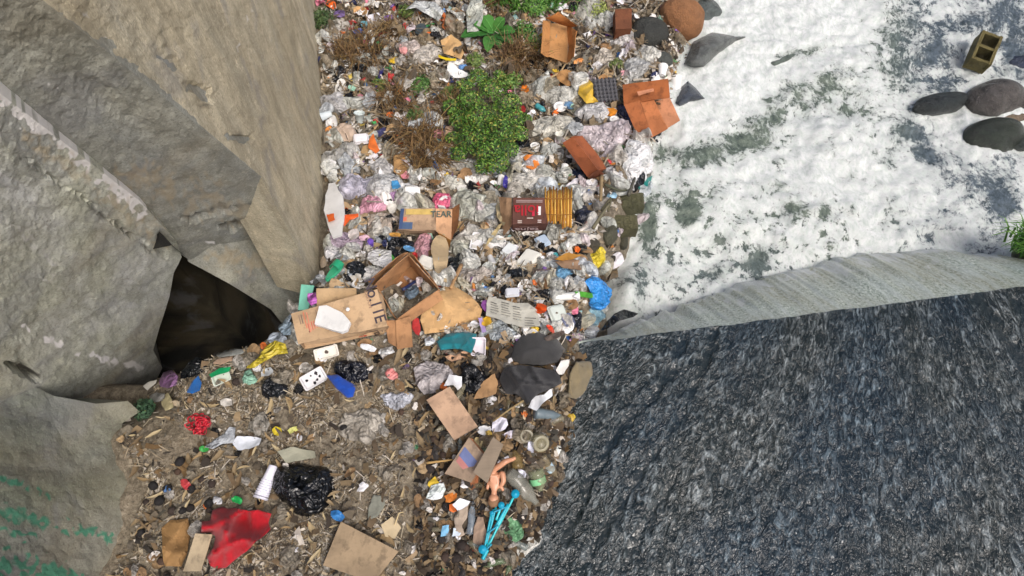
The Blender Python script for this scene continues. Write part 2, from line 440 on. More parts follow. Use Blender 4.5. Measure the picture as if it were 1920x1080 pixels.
# ---- concrete -----------------------------------------------------
def rbf(ctrl):
    """smooth Z over picture positions from control points (px,py,z)"""
    c = np.asarray(ctrl, float); p = c[:, :2] / 300.0
    d = np.linalg.norm(p[:, None] - p[None], axis=-1)
    A = np.block([[d, np.ones((len(c), 1)), p], [np.ones((1, len(c))), np.zeros((1, 3))], [p.T, np.zeros((2, 3))]])
    w = np.linalg.solve(A + 1e-9 * np.eye(len(A)), np.r_[c[:, 2], 0, 0, 0])
    def f(x, y):
        q = np.stack([x, y], -1) / 300.0
        dd = np.linalg.norm(q[:, None] - p[None], axis=-1)
        return dd @ w[:len(c)] + w[len(c)] + q @ w[len(c) + 1:]
    return f
def fill_poly(poly, step, jitter=.3):
    """constrained triangulation of a polygon (2D) with a grid of inner points"""
    poly = [tuple(map(float, p)) for p in poly]
    dense = []
    for i in range(len(poly)):
        a, b = np.array(poly[i]), np.array(poly[(i + 1) % len(poly)])
        n = max(1, int(np.linalg.norm(b - a) / step))
        dense += [tuple(a + (b - a) * k / n) for k in range(n)]
    A = np.array(dense)
    x0, y0 = A.min(0); x1, y1 = A.max(0)
    gxx, gyy = np.meshgrid(np.arange(x0, x1, step), np.arange(y0, y1, step * .9))
    gxx = gxx + (np.arange(gxx.shape[0]) % 2)[:, None] * step * .5
    pts = np.stack([gxx.ravel(), gyy.ravel()], -1) + RNG.uniform(-jitter, jitter, (gxx.size, 2)) * step
    pts = pts[polydist(pts[:, 0], pts[:, 1], poly) > step * .45]
    vin = [Vector(p) for p in dense] + [Vector(p) for p in pts]
    nb = len(dense)
    out = delaunay_2d_cdt(vin, [(i, (i + 1) % nb) for i in range(nb)], [], 1, 1e-5)
    V = np.array([tuple(v) for v in out[0]]); F = [tuple(f) for f in out[2]]
    ed = {}
    for f in F:
        for i in range(len(f)):
            e = (f[i], f[(i + 1) % len(f)])
            if (e[1], e[0]) in ed: del ed[(e[1], e[0])]
            else: ed[e] = 1
    return V, F, list(ed)
def vnormals(V, F):
    V = np.asarray(V); T = np.array([f[:3] for f in F])
    n = np.cross(V[T[:, 1]] - V[T[:, 0]], V[T[:, 2]] - V[T[:, 0]])
    N = np.zeros_like(V)
    for k in range(3): np.add.at(N, T[:, k], n)
    return N / (np.linalg.norm(N, axis=1, keepdims=True) + 1e-12)
def thicken(V, F, E, off):
    """closed slab: V + a back copy moved by off, walls along the border edges E"""
    n = len(V)
    VV = np.vstack([V, V + off])
    FF = list(F) + [tuple(i + n for i in reversed(f)) for f in F] + [(b, a, a + n, b + n) for a, b in E]
    return VV, FF
def face_camera(V, F):
    n = vnormals(V, F).mean(0); c = np.asarray(V).mean(0)
    if np.dot(n, np.array([0, 0, CAM_H]) - c) < 0:
        F = [tuple(reversed(f)) for f in F]
    return F

def mat_concrete(name, tone, stain, streak_rot, second=lin((58, 124, 98))):
    s = NT(name); c = s.coord()
    n1 = s.noise(c, 1.3, 5, .62, .3); n2 = s.noise(c, 9, 6, .72); n3 = s.noise(c, 80, 3, .75)
    st = s.noise(s.mapping(c, (7, 7, 1.1), streak_rot), 1.0, 5, .65, .9)
    st2 = s.noise(s.mapping(c, (2.2, 2.2, .35), streak_rot), 1.0, 4, .6, .3)
    base = s.ramp(n1, [(.30, tuple(x * .72 for x in tone)), (.5, tone), (.7, tuple(min(1, x * 1.25) for x in tone))])
    base = s.mix(s.ramp(st2, [(.40, 0), (.62, .85)]), base, stain)
    base = s.mix(s.ramp(st, [(.44, .0), (.62, .6)]), base, tuple(x * .5 for x in tone))
    base = s.mix(s.ramp(n2, [(.50, 0), (.70, .55)]), base, tuple(x * .45 for x in tone))
    base = s.mix(s.ramp(n2, [(.28, .5), (.42, 0)]), base, tuple(min(1, x * 1.5) for x in tone))
    base = s.mix(s.ramp(n3, [(.53, 0), (.68, .75)]), base, tuple(x * .38 for x in tone))
    base = s.mix(s.ramp(n3, [(.30, .6), (.42, 0)]), base, tuple(min(1, x * 1.55) for x in tone))
    n5 = s.noise(c, .9, 3, .55, .6); n6 = s.noise(c, 2.3, 4, .6, .4)
    base = s.mix(s.ramp(n5, [(.46, 0), (.60, .55)]), base, s.mix(.5, base, lin((142, 128, 98))))
    base = s.mix(s.ramp(n6, [(.54, 0), (.64, .6)]), base, s.mix(.6, base, lin((126, 128, 132))))
    base = s.mix(s.ramp(n6, [(.34, .5), (.44, 0)]), base, s.mix(.5, base, lin((104, 98, 78))))
    a = s.attr('tint'); sep = s.add('ShaderNodeSeparateColor'); s.link(a, sep.inputs[0])
    # red: lime crust, green: algae, blue: dirt
    lime = s.ramp(s.math('MULTIPLY', sep.outputs[0], s.math('ADD', s.math('MULTIPLY', n2, 1.2), s.math('MULTIPLY', n3, .5))), [(.20, 0), (.44, .92)])
    base = s.mix(lime, base, lin((232, 230, 227)))
    al = s.ramp(s.math('MULTIPLY', sep.outputs[1], s.math('ADD', st, s.math('MULTIPLY', n3, .4))), [(.28, 0), (.55, .9)] if second[1] > second[0] else [(.10, 0), (.75, .62)])
    base = s.mix(al, base, second)
    dirt = s.math('MULTIPLY', sep.outputs[2], s.ramp(n1, [(.3, .5), (.6, 1)]))
    base = s.mix(dirt, base, lin((40, 36, 30)))
    s.color(base)
    s.bump(s.math('ADD', s.math('MULTIPLY', n2, .7), s.math('MULTIPLY', n3, .35)), .42, .03)
    return s.set(Roughness=.92)

def plane_z(three):
    W = at_z([c[0] for c in three], [c[1] for c in three], np.array([c[2] for c in three], float))
    n = np.cross(W[1] - W[0], W[2] - W[0]); o = np.array([0, 0, CAM_H])
    def f(x, y):
        d = rays(x, y); t = ((W[0] - o) @ n) / (d @ n); return CAM_H + t * d[..., 2]
    return f
def px_face(name, poly, extra, step, mat, parent, thick, marks, rough=.02, pits=(), away=None, plane=None):
    poly = [p if len(p) == 3 else (p[0], p[1], 0) for p in poly]
    f = plane_z(plane) if plane else rbf([p for p in poly] + list(extra))
    V2, F, E = fill_poly([p[:2] for p in poly], step)
    V = at_z(V2[:, 0], V2[:, 1], f(V2[:, 0], V2[:, 1]))
    F2 = face_camera(V, F)
    if F2 is not F: E = [(b, a) for a, b in E]
    F = F2
    N = vnormals(V, F); nm = N.mean(0); nm /= np.linalg.norm(nm)
    q = V2 / 60.0
    edge = np.clip(polydist(V2[:, 0], V2[:, 1], [p[:2] for p in poly]) / 14.0, 0.15, 1)
    h = rough * (.55 * fbm(q[:, 0] * .7, q[:, 1] * .7, 3, 1) + .75 * fbm(q[:, 0] * 3, q[:, 1] * 3, 4, 2, .6))
    for (cx, cy, rx, ry, rot, dep) in pits:
        ca, sa = math.cos(math.radians(rot)), math.sin(math.radians(rot))
        wx, wy = V2[:, 0] + 14 * fbm(V2[:, 0] / 24, V2[:, 1] / 24, 3, 0), V2[:, 1] + 14 * fbm(V2[:, 0] / 24 + 7, V2[:, 1] / 24, 3, 3)
        u = ((wx - cx) * ca + (wy - cy) * sa) / rx; v = (-(wx - cx) * sa + (wy - cy) * ca) / ry
        h = h - dep * sstep(1.25, .75, np.hypot(u, v))
    V = V + N * (h * edge)[:, None]
    cols = np.zeros((len(V), 3))
    for (ch, line, wd, amt) in marks:
        L = np.asarray(line, float)
        dist = np.full(len(V), 1e9)
        for i in range(len(L) - 1):
            ab = L[i + 1] - L[i]
            t = np.clip(((V2 - L[i]) @ ab) / (ab @ ab), 0, 1)
            dist = np.minimum(dist, np.linalg.norm(V2 - L[i] - t[:, None] * ab, axis=1))
        dist = dist + wd * 1.5 * np.abs(fbm(V2[:, 0] / 26, V2[:, 1] / 26, 4, ch, .7)) + wd * .8 * vnoise(V2[:, 0] / 9, V2[:, 1] / 9, ch)
        cols[:, ch] = np.maximum(cols[:, ch], amt * sstep(wd, wd * .3, dist))
    off = -nm * thick if away is None else np.asarray(away, float)
    VV, FF = thicken(V, F, E, off)
    return new_obj(name, VV, FF, mat, parent, smooth=False, cols=np.vstack([cols, cols]))

abut = thing('concrete_abutment_wall', 'tall weathered concrete wall rising behind the rubbish slope, tan and grey', 'wall', (-1.6, 3, -.6))
abut_inv = Matrix.Translation((1.6, -3, .6))
TAN = lin((176, 158, 124))
MA = mat_concrete('concrete_tan', lin((204, 193, 164)), lin((184, 178, 156)), (0, 0, 0), TAN)
MB = mat_concrete('concrete_grey', lin((164, 164, 150)), lin((146, 150, 146)), (0, math.radians(70), 0), TAN)
MC = mat_concrete('concrete_slab_grey', lin((182, 184, 166)), lin((186, 188, 186)), (0, math.radians(60), 0), TAN)
MK = mat_concrete('hollow_shade_concrete', lin((26, 26, 22)), lin((20, 20, 17)), (0, 0, 0))  # near-black colour puts the hollow's deep shade into its lining
MD = mat_concrete('concrete_footing_grey', lin((130, 133, 124)), lin((112, 118, 100)), (0, math.radians(75), 0))
PLA = [(600, 0, -1.1), (604, 520, -.35), (80, 0, 3.05)]
zA = plane_z(PLA)
def zc(x, y): return float(zA(np.array([float(x)]), np.array([float(y)]))[0])
PLB = [(80, 0, zc(80, 0)), (490, 332, zc(490, 332)), (120, 268, 2.30)]
zB = plane_z(PLB)
def zb(x, y): return float(zB(np.array([float(x)]), np.array([float(y)]))[0])
pa = px_face('stream_face', [(596, -160, -1.15), (600, 0, -1.1), (608, 200, -.95), (613, 380, -.75), (604, 520, -.35), (602, 560, -.5), (560, 470, .25), (490, 332, 1.18), (388, 245, 1.82), (290, 165, 2.42), (80, 0, 3.05), (-70, -120, 3.4)],
        [(450, 0, .8), (300, 0, 1.9), (520, 200, .45)], 7.5, MA, abut, .3, [(2, [(340, 150), (375, 178), (385, 190)], 16, .6), (2, [(418, 262), (445, 255), (470, 268)], 10, .9), (0, [(470, 20), (440, 110)], 8, .4), (0, [(150, 20), (200, 70)], 16, .3)], .010,
        pits=[(376, 172, 30, 10, 30, .03), (452, 258, 26, 7, -5, .04), (330, 60, 30, 40, 0, .012), (320, 118, 30, 14, 40, .015)], away=(-.35, .1, 0), plane=PLA)
pb = px_face('end_face', [(80, 0), (290, 168), (388, 249), (490, 332), (560, 440), (470, 452), (400, 462), (356, 488), (322, 466), (300, 424), (240, 362), (110, 262), (-20, 165), (-140, 60), (-120, -130)],
        [], 6.5, MB, abut, .3, [(2, [(415, 426), (440, 420), (460, 422)], 6, .95), (2, [(330, 398), (350, 412), (372, 405), (410, 392), (470, 380)], 4, .7), (0, [(365, 455), (400, 455)], 7, .6), (0, [(75, 150), (110, 165)], 5, .6),
        (1, [(250, 330), (330, 360), (420, 380), (480, 420)], 60, .7)], .012, pits=[(170, 60, 60, 14, 38, .012), (200, 180, 80, 20, 38, .012), (440, 425, 30, 6, 0, .03), (400, 398, 60, 5, -14, .02)], away=(-.1, .4, 0), plane=PLB)
pd = px_face('under_face', [(560, 440, zb(560, 440) + .01), (604, 520, zc(604, 520)), (604, 560, -.6), (598, 640, -1.2), (575, 690, -1.5), (556, 640, -1.25), (508, 580, -.75), (430, 532, -.1), (352, 490, zb(352, 490) - .02), (400, 460, zb(400, 460)), (470, 450, zb(470, 450))],
        [], 6.5, MB, abut, .3, [(1, [(400, 480), (560, 500)], 40, .7)], .014, away=(-.1, .4, 0))
# the hollow: a lined culvert running back under the slab
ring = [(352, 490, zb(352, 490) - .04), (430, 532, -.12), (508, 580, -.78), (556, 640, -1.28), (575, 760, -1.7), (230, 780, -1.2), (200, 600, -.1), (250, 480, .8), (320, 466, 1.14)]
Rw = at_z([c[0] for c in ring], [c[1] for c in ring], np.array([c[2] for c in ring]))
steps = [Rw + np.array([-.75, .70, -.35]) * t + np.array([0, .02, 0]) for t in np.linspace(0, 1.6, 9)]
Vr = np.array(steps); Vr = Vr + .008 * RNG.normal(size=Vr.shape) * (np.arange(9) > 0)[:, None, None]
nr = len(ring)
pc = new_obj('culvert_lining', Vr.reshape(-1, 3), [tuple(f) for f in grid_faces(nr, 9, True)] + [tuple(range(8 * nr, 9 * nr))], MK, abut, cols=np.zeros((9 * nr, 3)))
for o_ in (pa, pb, pc, pd): o_.matrix_parent_inverse = abut_inv
slab = px_face('concrete_slab', [(-150, 45, 3.08), (0, 175, 2.76), (130, 275, 2.33), (262, 377, 1.75), (330, 452, 1.36), (341, 482, 1.14), (326, 512, .96), (318, 556, .78), (300, 612, .52), (287, 657, .29), (304, 690, .06), (270, 760, .1), (180, 800, .24), (90, 790, .5), (0, 770, .8), (-150, 740, 1.15)],
        [(150, 560, 1.08)], 6, MC, None, .5, [(0, [(-20, 168), (40, 212), (100, 258), (190, 322)], 30, 1.0), (0, [(195, 330), (240, 366), (262, 388)], 30, 1.0), (0, [(45, 612), (100, 640), (200, 675), (270, 690)], 16, .7), (0, [(20, 420), (80, 480), (120, 560)], 40, .30),
                    (2, [(20, 685), (50, 700), (70, 705)], 9, 1.0), (2, [(40, 300), (140, 370), (215, 420), (280, 470)], 3.5, .75), (1, [(60, 260), (150, 330), (240, 400), (300, 450)], 34, .8), (2, [(115, 572), (158, 595)], 2.5, .7), (2, [(85, 275), (115, 290)], 10, .5)], .015,
        pits=[(40, 692, 30, 9, 20, .08), (310, 450, 16, 30, 20, .03), (215, 417, 80, 3.5, 38, .03), (100, 335, 60, 3, 34, .02)], away=(-.25, .45, -.12), plane=[(0, 175, zb(0, 172) + .07), (322, 442, zb(322, 442) + .08), (60, 720, .66)])
tag(slab, 'pitted grey concrete slab leaning over the dark hollow, white lime crust along its upper edge', 'wall')
foot = px_face('concrete_footing', [(-160, 672, 1.12), (0, 712, .77), (60, 722, .62), (100, 742, .47), (180, 757, .22), (240, 752, .10), (262, 772, .04), (228, 795, .05), (242, 850, .04), (282, 915, .03), (262, 980, .03), (209, 1090, .02), (194, 1180, .02), (-160, 1180, 1.2)],
        [(0, 900, .92), (0, 1080, 1.0), (130, 960, .47), (130, 820, .36)], 7.5, MD, None, .4, [(1, [(-40, 885), (60, 918), (90, 928)], 15, 1.0), (1, [(-40, 950), (80, 978), (200, 1005)], 30, 1.0), (1, [(-40, 985), (60, 1005)], 18, 1.0), (1, [(-40, 1050), (130, 1085)], 50, 1.0), (1, [(190, 800), (230, 830)], 16, .25),
                    (2, [(205, 1090), (258, 985), (278, 915)], 14, .6)], .013, away=(-.4, .05, -.1))
tag(foot, 'low grey concrete footing with green algae streaks beside the bank', 'wall')
# the fill behind the walls, running back from their upper edges
zC = plane_z([(0, 175, zb(0, 172) + .07), (322, 442, zb(322, 442) + .08), (60, 720, .66)])
def zcc(x, y): return float(zC(np.array([float(x)]), np.array([float(y)]))[0])
rim = [(-160, 1180, 1.2), (-160, 900, 1.14), (-158, 735, zcc(-158, 735)), (-150, 400, zcc(-150, 400)), (-148, 45, zcc(-148, 45)), (-138, 55, zb(-138, 55)), (-118, -128, zb(-118, -128)), (-68, -118, zc(-68, -118))]
Ew = at_z([c[0] for c in rim], [c[1] for c in rim], np.array([c[2] for c in rim]))
Ew = smoothline(np.vstack([Ew[0] + np.array([0, -3.0, 0]), Ew, Ew[-1] + np.array([-.6, 5.0, .1])]), 60)
k6 = np.linspace(0, 1, 24)[:, None, None]
fill = Ew[None] + np.array([-7.0, 0, .25])[None, None] * k6
fill[..., 2] += .05 * fbm(fill[..., 0] * 2, fill[..., 1] * 2, 4, 1) * np.clip(k6[..., 0] * 6, 0, 1) - .01
fl_o = new_obj('embankment', fill.reshape(-1, 3), grid_faces(60, 24), MC, cols=np.zeros((fill.size // 3, 3)))
tag(fl_o, kind='structure')
# ================================================================== BUILDERS
MASK = np.zeros((540, 960), np.float32)          # where something large already lies (picture halves), for the litter scatter
_my, _mx = np.mgrid[0:540, 0:960]
def cover_poly(poly, grow=0):
    P = np.array(poly, float)[:, :2] / 2
    x0, y0 = np.floor(P.min(0)).astype(int) - 2; x1, y1 = np.ceil(P.max(0)).astype(int) + 2
    x0, y0, x1, y1 = max(x0, 0), max(y0, 0), min(x1, 960), min(y1, 540)
    if x1 <= x0 or y1 <= y0: return
    d = polydist(_mx[y0:y1, x0:x1], _my[y0:y1, x0:x1], [tuple(p) for p in P])
    MASK[y0:y1, x0:x1] = np.maximum(MASK[y0:y1, x0:x1], d > -grow)
def ell_poly(px, py, rx, ry, rot, n=14):
    a = np.linspace(0, 2 * np.pi, n, endpoint=False); r = math.radians(rot)
    x, y = rx * np.cos(a), ry * np.sin(a)
    return np.stack([px + x * math.cos(r) + y * math.sin(r), py - x * math.sin(r) + y * math.cos(r)], -1)

_MC = {}
def mat(kind, c, ns=1.0):
    key = (kind, tuple(c), ns)
    if key in _MC: return _MC[key]
    s = NT(kind + '_%02x%02x%02x' % tuple(c)); col = lin(c); co = s.coord() if ns == 1 else s.mapping(s.coord(), (ns, ns, ns))
    n = s.noise(co, 11, 4, .65); n2 = s.noise(co, 60, 3, .7)
    dk = tuple(x * .62 for x in col); lt = tuple(min(1, x * 1.12 + .01) for x in col)
    if kind in ('film', 'bag'):
        lt = tuple(min(.84, x * 1.2 + .05) for x in col); md = tuple(min(.8, x * .88) for x in col)
        wv = s.add('ShaderNodeVectorMath', operation='MULTIPLY_ADD'); wn_ = s.add('ShaderNodeTexNoise'); wn_.inputs['Scale'].default_value = 7; wn_.inputs['Detail'].default_value = 1
        s.link(co, wn_.inputs['Vector']); s.link(wn_.outputs['Color'], wv.inputs[0]); wv.inputs[1].default_value = (.2, .2, .2); s.link(co, wv.inputs[2])
        wr = s.math('ABSOLUTE', s.math('SUBTRACT', s.noise(wv.outputs[0], 14, 2, .5), .5))
        cc = s.mix(s.ramp(n, [(.36, 0), (.58, 1)]), md, lt)
        s.color(cc); s.bump(wr, .8, .12)
        a = s.ramp(n, [(.35, .55), (.60, .95)] if kind == 'film' else [(.35, .92), (.6, 1.0)])
        s.link(a, s.b.inputs['Alpha']); s.set(Roughness=.34)
    elif kind == 'black':
        cc = s.mix(s.ramp(n, [(.4, 0), (.6, 1)]), tuple(x * .6 for x in col), col)
        s.color(cc); s.bump(s.noise(co, 16, 2, .5, 1.2), .7, .06); s.set(Roughness=.2)
    elif kind == 'card':
        st = s.noise(co, 3.2, 4, .6, .4)
        cc = s.mix(s.ramp(st, [(.42, 0), (.60, .8)]), col, tuple(x * .62 for x in col))
        cc = s.mix(s.ramp(n, [(.54, 0), (.66, .7)]), cc, tuple(x * .42 for x in col))
        cc = s.mix(s.ramp(n2, [(.5, 0), (.7, .3)]), cc, dk)
        s.color(cc); s.bump(n, .35, .02); s.set(Roughness=.88)
    elif kind == 'paper':
        cc = s.mix(s.ramp(n, [(.45, 0), (.68, .5)]), col, dk)
        s.color(cc); s.bump(n, .4, .02); s.set(Roughness=.85)
    elif kind == 'foam':
        cc = s.mix(s.ramp(n, [(.52, 0), (.72, .35)]), col, tuple(x * .6 for x in col))
        s.color(cc); s.bump(n2, .25, .008); s.set(Roughness=.55)
    elif kind == 'plastic':
        cc = s.mix(s.ramp(n, [(.45, 0), (.68, .5)]), col, dk)
        s.color(cc); s.set(Roughness=.34)
    elif kind == 'clear':
        s.color(s.mix(s.ramp(n, [(.42, 0), (.65, .6)]), col, dk)); s.set(Roughness=.15)
        s.link(s.ramp(n, [(.35, .42), (.65, .7)]), s.b.inputs['Alpha'])
    elif kind == 'cloth':
        cc = s.mix(s.ramp(n, [(.4, 0), (.65, .55)]), col, dk)
        s.color(cc); s.bump(s.noise(co, 220, 2, .6), .4, .01); s.set(Roughness=.95)
        s.b.inputs['Sheen Weight'].default_value = .15
    elif kind == 'stone':
        cc = s.mix(s.ramp(n, [(.38, 0), (.64, .8)]), col, dk)
        cc = s.mix(s.ramp(n2, [(.52, 0), (.7, .6)]), cc, lt)
        s.color(cc); s.bump(s.math('ADD', n, n2), .8, .03); s.set(Roughness=.7)
    elif kind == 'wet':
        cc = s.mix(s.ramp(n, [(.38, 0), (.64, .85)]), col, tuple(x * .45 for x in col))
        cc = s.mix(s.ramp(n2, [(.52, 0), (.72, .5)]), cc, tuple(min(1, x * 1.7) for x in col))
        s.color(cc); s.bump(s.math('ADD', n, n2), .8, .03); s.set(Roughness=.16)
    elif kind == 'wood':
        g = s.noise(s.mapping(co, (6, 60, 60)), 1.0, 4, .6)
        s.color(s.mix(s.ramp(g, [(.4, 0), (.65, .35)]), col, dk)); s.bump(g, .3, .01); s.set(Roughness=.85)
    else:                                     # leaf, husk and the rest
        cc = s.mix(s.ramp(n, [(.38, 0), (.64, .6)]), col, dk)
        s.color(cc); s.bump(n, .4, .02); s.set(Roughness=.8)
    _MC[key] = s.m
    return s.m
def tint_mat(name, rough=.8, alpha=None):
    s = NT(name); co = s.coord(); n = s.noise(co, 30, 3, .65)
    s.color(s.mix(s.ramp(n, [(.42, 0), (.66, .5)]), s.attr('tint'), s.mix(.55, s.attr('tint'), (.02, .017, .012))))
    if alpha: s.link(s.ramp(n, [(.35, alpha), (.65, min(1, alpha + .3))]), s.b.inputs['Alpha'])
    return s.set(Roughness=rough)

def crumple(p, size, amp, n=6, seed=None, lo=1.2, hi=4.5):
    """flat facets meeting in sharp creases, over points p (N,2 or N,3)"""
    r = np.random.default_rng(seed if seed is not None else int(RNG.integers(1 << 30)))
    p = np.asarray(p, float); q = p / size
    q = q + .16 * np.sin(q[:, ::-1] * r.uniform(3, 6) + r.uniform(0, 6, p.shape[1]))
    h = np.zeros(len(p))
    for i in range(n):
        k = r.normal(size=p.shape[1]); k /= np.linalg.norm(k)
        f = lo * (hi / lo) ** (i / max(1, n - 1)) * r.uniform(.8, 1.25)
        t = q @ k * f * .5 + r.uniform(0, 1)
        h += (np.abs((t % 1.0) - .5) * 4 - 1) * .62 / f ** .75
    return h * amp * size * 1.7 / math.sqrt(n / 3.0)
def ground_frame(px, py, rot, lift=0.0, slope=.8):
    p = hit(np.array([px]), np.array([py]))[0]
    e = .08
    zx = (terr(p[0] + e, p[1]) - terr(p[0] - e, p[1])) / (2 * e)
    zy = (terr(p[0], p[1] + e) - terr(p[0], p[1] - e)) / (2 * e)
    n = Vector((-float(zx) * slope, -float(zy) * slope, 1)).normalized()
    a = math.radians(rot)
    x = Vector((math.cos(a), math.sin(a), 0)); x = (x - n * x.dot(n)).normalized()
    y = n.cross(x)
    M = Matrix((x, y, n)).transposed().to_4x4()
    q = hit(np.array([px]), np.array([py]), lift)[0]
    M.translation = Vector(q)
    return M
def mpp(px, py): return scale_at(px, py)

_ICO = {}
def ico(n):
    if n not in _ICO:
        bm = bmesh.new(); bmesh.ops.create_icosphere(bm, subdivisions=n, radius=1)
        bm.verts.ensure_lookup_table()
        _ICO[n] = (np.array([v.co[:] for v in bm.verts]), [tuple(v.index for v in f.verts) for f in bm.faces]); bm.free()
    return _ICO[n]

# ---- crumpled bag -------------------------------------------------
def disc_grid(n):
    """unit disc: points and triangles"""
    pts = [(0.0, 0.0)]; rows = [[0]]
    for i in range(1, n + 1):
        m = 6 * i; row = []
        for j in range(m):
            a = 2 * math.pi * j / m; pts.append((i / n * math.cos(a), i / n * math.sin(a))); row.append(len(pts) - 1)
        rows.append(row)
    F = []
    for i in range(1, n + 1):
        a, b = rows[i - 1], rows[i]
        for s_ in range(6):
            for j in range(i):
                o0 = b[(s_ * i + j) % len(b)]; o1 = b[(s_ * i + j + 1) % len(b)]
                c0 = a[(s_ * (i - 1) + j) % len(a)] if i > 1 else 0
                F.append((o0, o1, c0))
                if j < i - 1:
                    c1 = a[(s_ * (i - 1) + j + 1) % len(a)]; F.append((o1, c1, c0))
    return np.array(pts), F
_DG = {}
def bag_mesh(a, b, c, amp, n, spiky=.22, soft=False):
    """a gathered, creased skin over a lump, its hem on the ground"""
    if n not in _DG: _DG[n] = disc_grid(n)
    D, F = _DG[n]
    r = np.hypot(D[:, 0], D[:, 1]); an = np.arctan2(D[:, 1], D[:, 0])
    lob = 1 + .14 * np.sin(an * 2 + RNG.uniform(0, 6)) + .10 * np.sin(an * 3 + RNG.uniform(0, 6))
    m = int(RNG.integers(9, 15)); ph = RNG.uniform(0, 1, m); kn = np.linspace(0, 2 * math.pi, m + 1)
    sp = np.interp(an % (2 * math.pi), kn, np.r_[ph, ph[0]]) - .5
    lob = lob + spiky * sp * r
    x, y = D[:, 0] * a * lob, D[:, 1] * b * lob
    s = 2 * max(a, b)
    dome = c * np.sqrt(np.clip(1 - r ** 2.4, 0, 1)) * (1 + .5 * (np.sin(an + RNG.uniform(0, 6)) * r))
    P = np.stack([x, y, dome], -1)
    q = np.stack([x, y, dome], -1)
    # folds fan out from an off-centre point
    ox, oy = RNG.uniform(-.35, .35, 2)
    fa = np.arctan2(D[:, 1] - oy, D[:, 0] - ox); fr = np.hypot(D[:, 0] - ox, D[:, 1] - oy)
    fan = np.abs(((fa * RNG.integers(5, 9) / 6.283 + .25 * np.sin(fr * 5)) % 1) - .5) * 4 - 1
    fan2 = np.abs(((fa * RNG.integers(11, 17) / 6.283 + .3 * np.sin(fr * 7 + 2)) % 1) - .5) * 4 - 1
    P[:, 2] += s * amp * (.075 * fan * np.clip(fr * 1.4, 0, 1) + .035 * fan2 * np.clip(fr * 1.2, 0, 1)) * (1.1 - .5 * r)
    P[:, 2] += crumple(q, s, amp * (.26 if not soft else .24), 6 if not soft else 4, None, 1.6, 11.0 if not soft else 5.0)
    P[:, 0] += crumple(q, s, amp * .14, 4, None, 2, 8); P[:, 1] += crumple(q, s, amp * .14, 4, None, 2, 8)
    P[:, 2] -= c * .25 * r ** 6
    return P, F
def bag(name, px, py, rx, ry, rot, col, label, kind='film', h=.55, amp=.3, cat='plastic bag', lift=0.0, knot=False, sub=None, parent=None, cov=True, pinch=0):
    k = mpp(px, py); a, b = rx * k, ry * k / .93
    c = (a + b) / 2 * h
    P, F = bag_mesh(a, b, c, amp, 26 if max(rx, ry) > 40 else (20 if max(rx, ry) > 20 else 13), soft=(kind == 'black'), spiky=.12 if kind == 'black' else .26)
    M = ground_frame(px, py, rot, lift)
    o = new_obj(name, P, F, mat(kind, col), parent, smooth=(kind in ('black', 'film', 'bag')))
    o.matrix_world = M
    if label: tag(o, label, cat)
    if knot:
        s = 2 * max(a, b); m = 11; vs, fs = [(0, 0, c * .9)], []
        for i in range(m):
            t = i / m * 6.283; r = s * (.07 if i % 2 else .15) * RNG.uniform(.7, 1.2)
            vs.append((r * math.cos(t), r * math.sin(t), c * .95 + s * (.09 if i % 2 else .03)))
        for i in range(m): fs.append((0, 1 + i, 1 + (i + 1) % m))
        new_obj('tied_neck', vs, fs, mat(kind, col), o)
    if cov: cover_poly(ell_poly(px, py, rx, ry, rot))
    return o

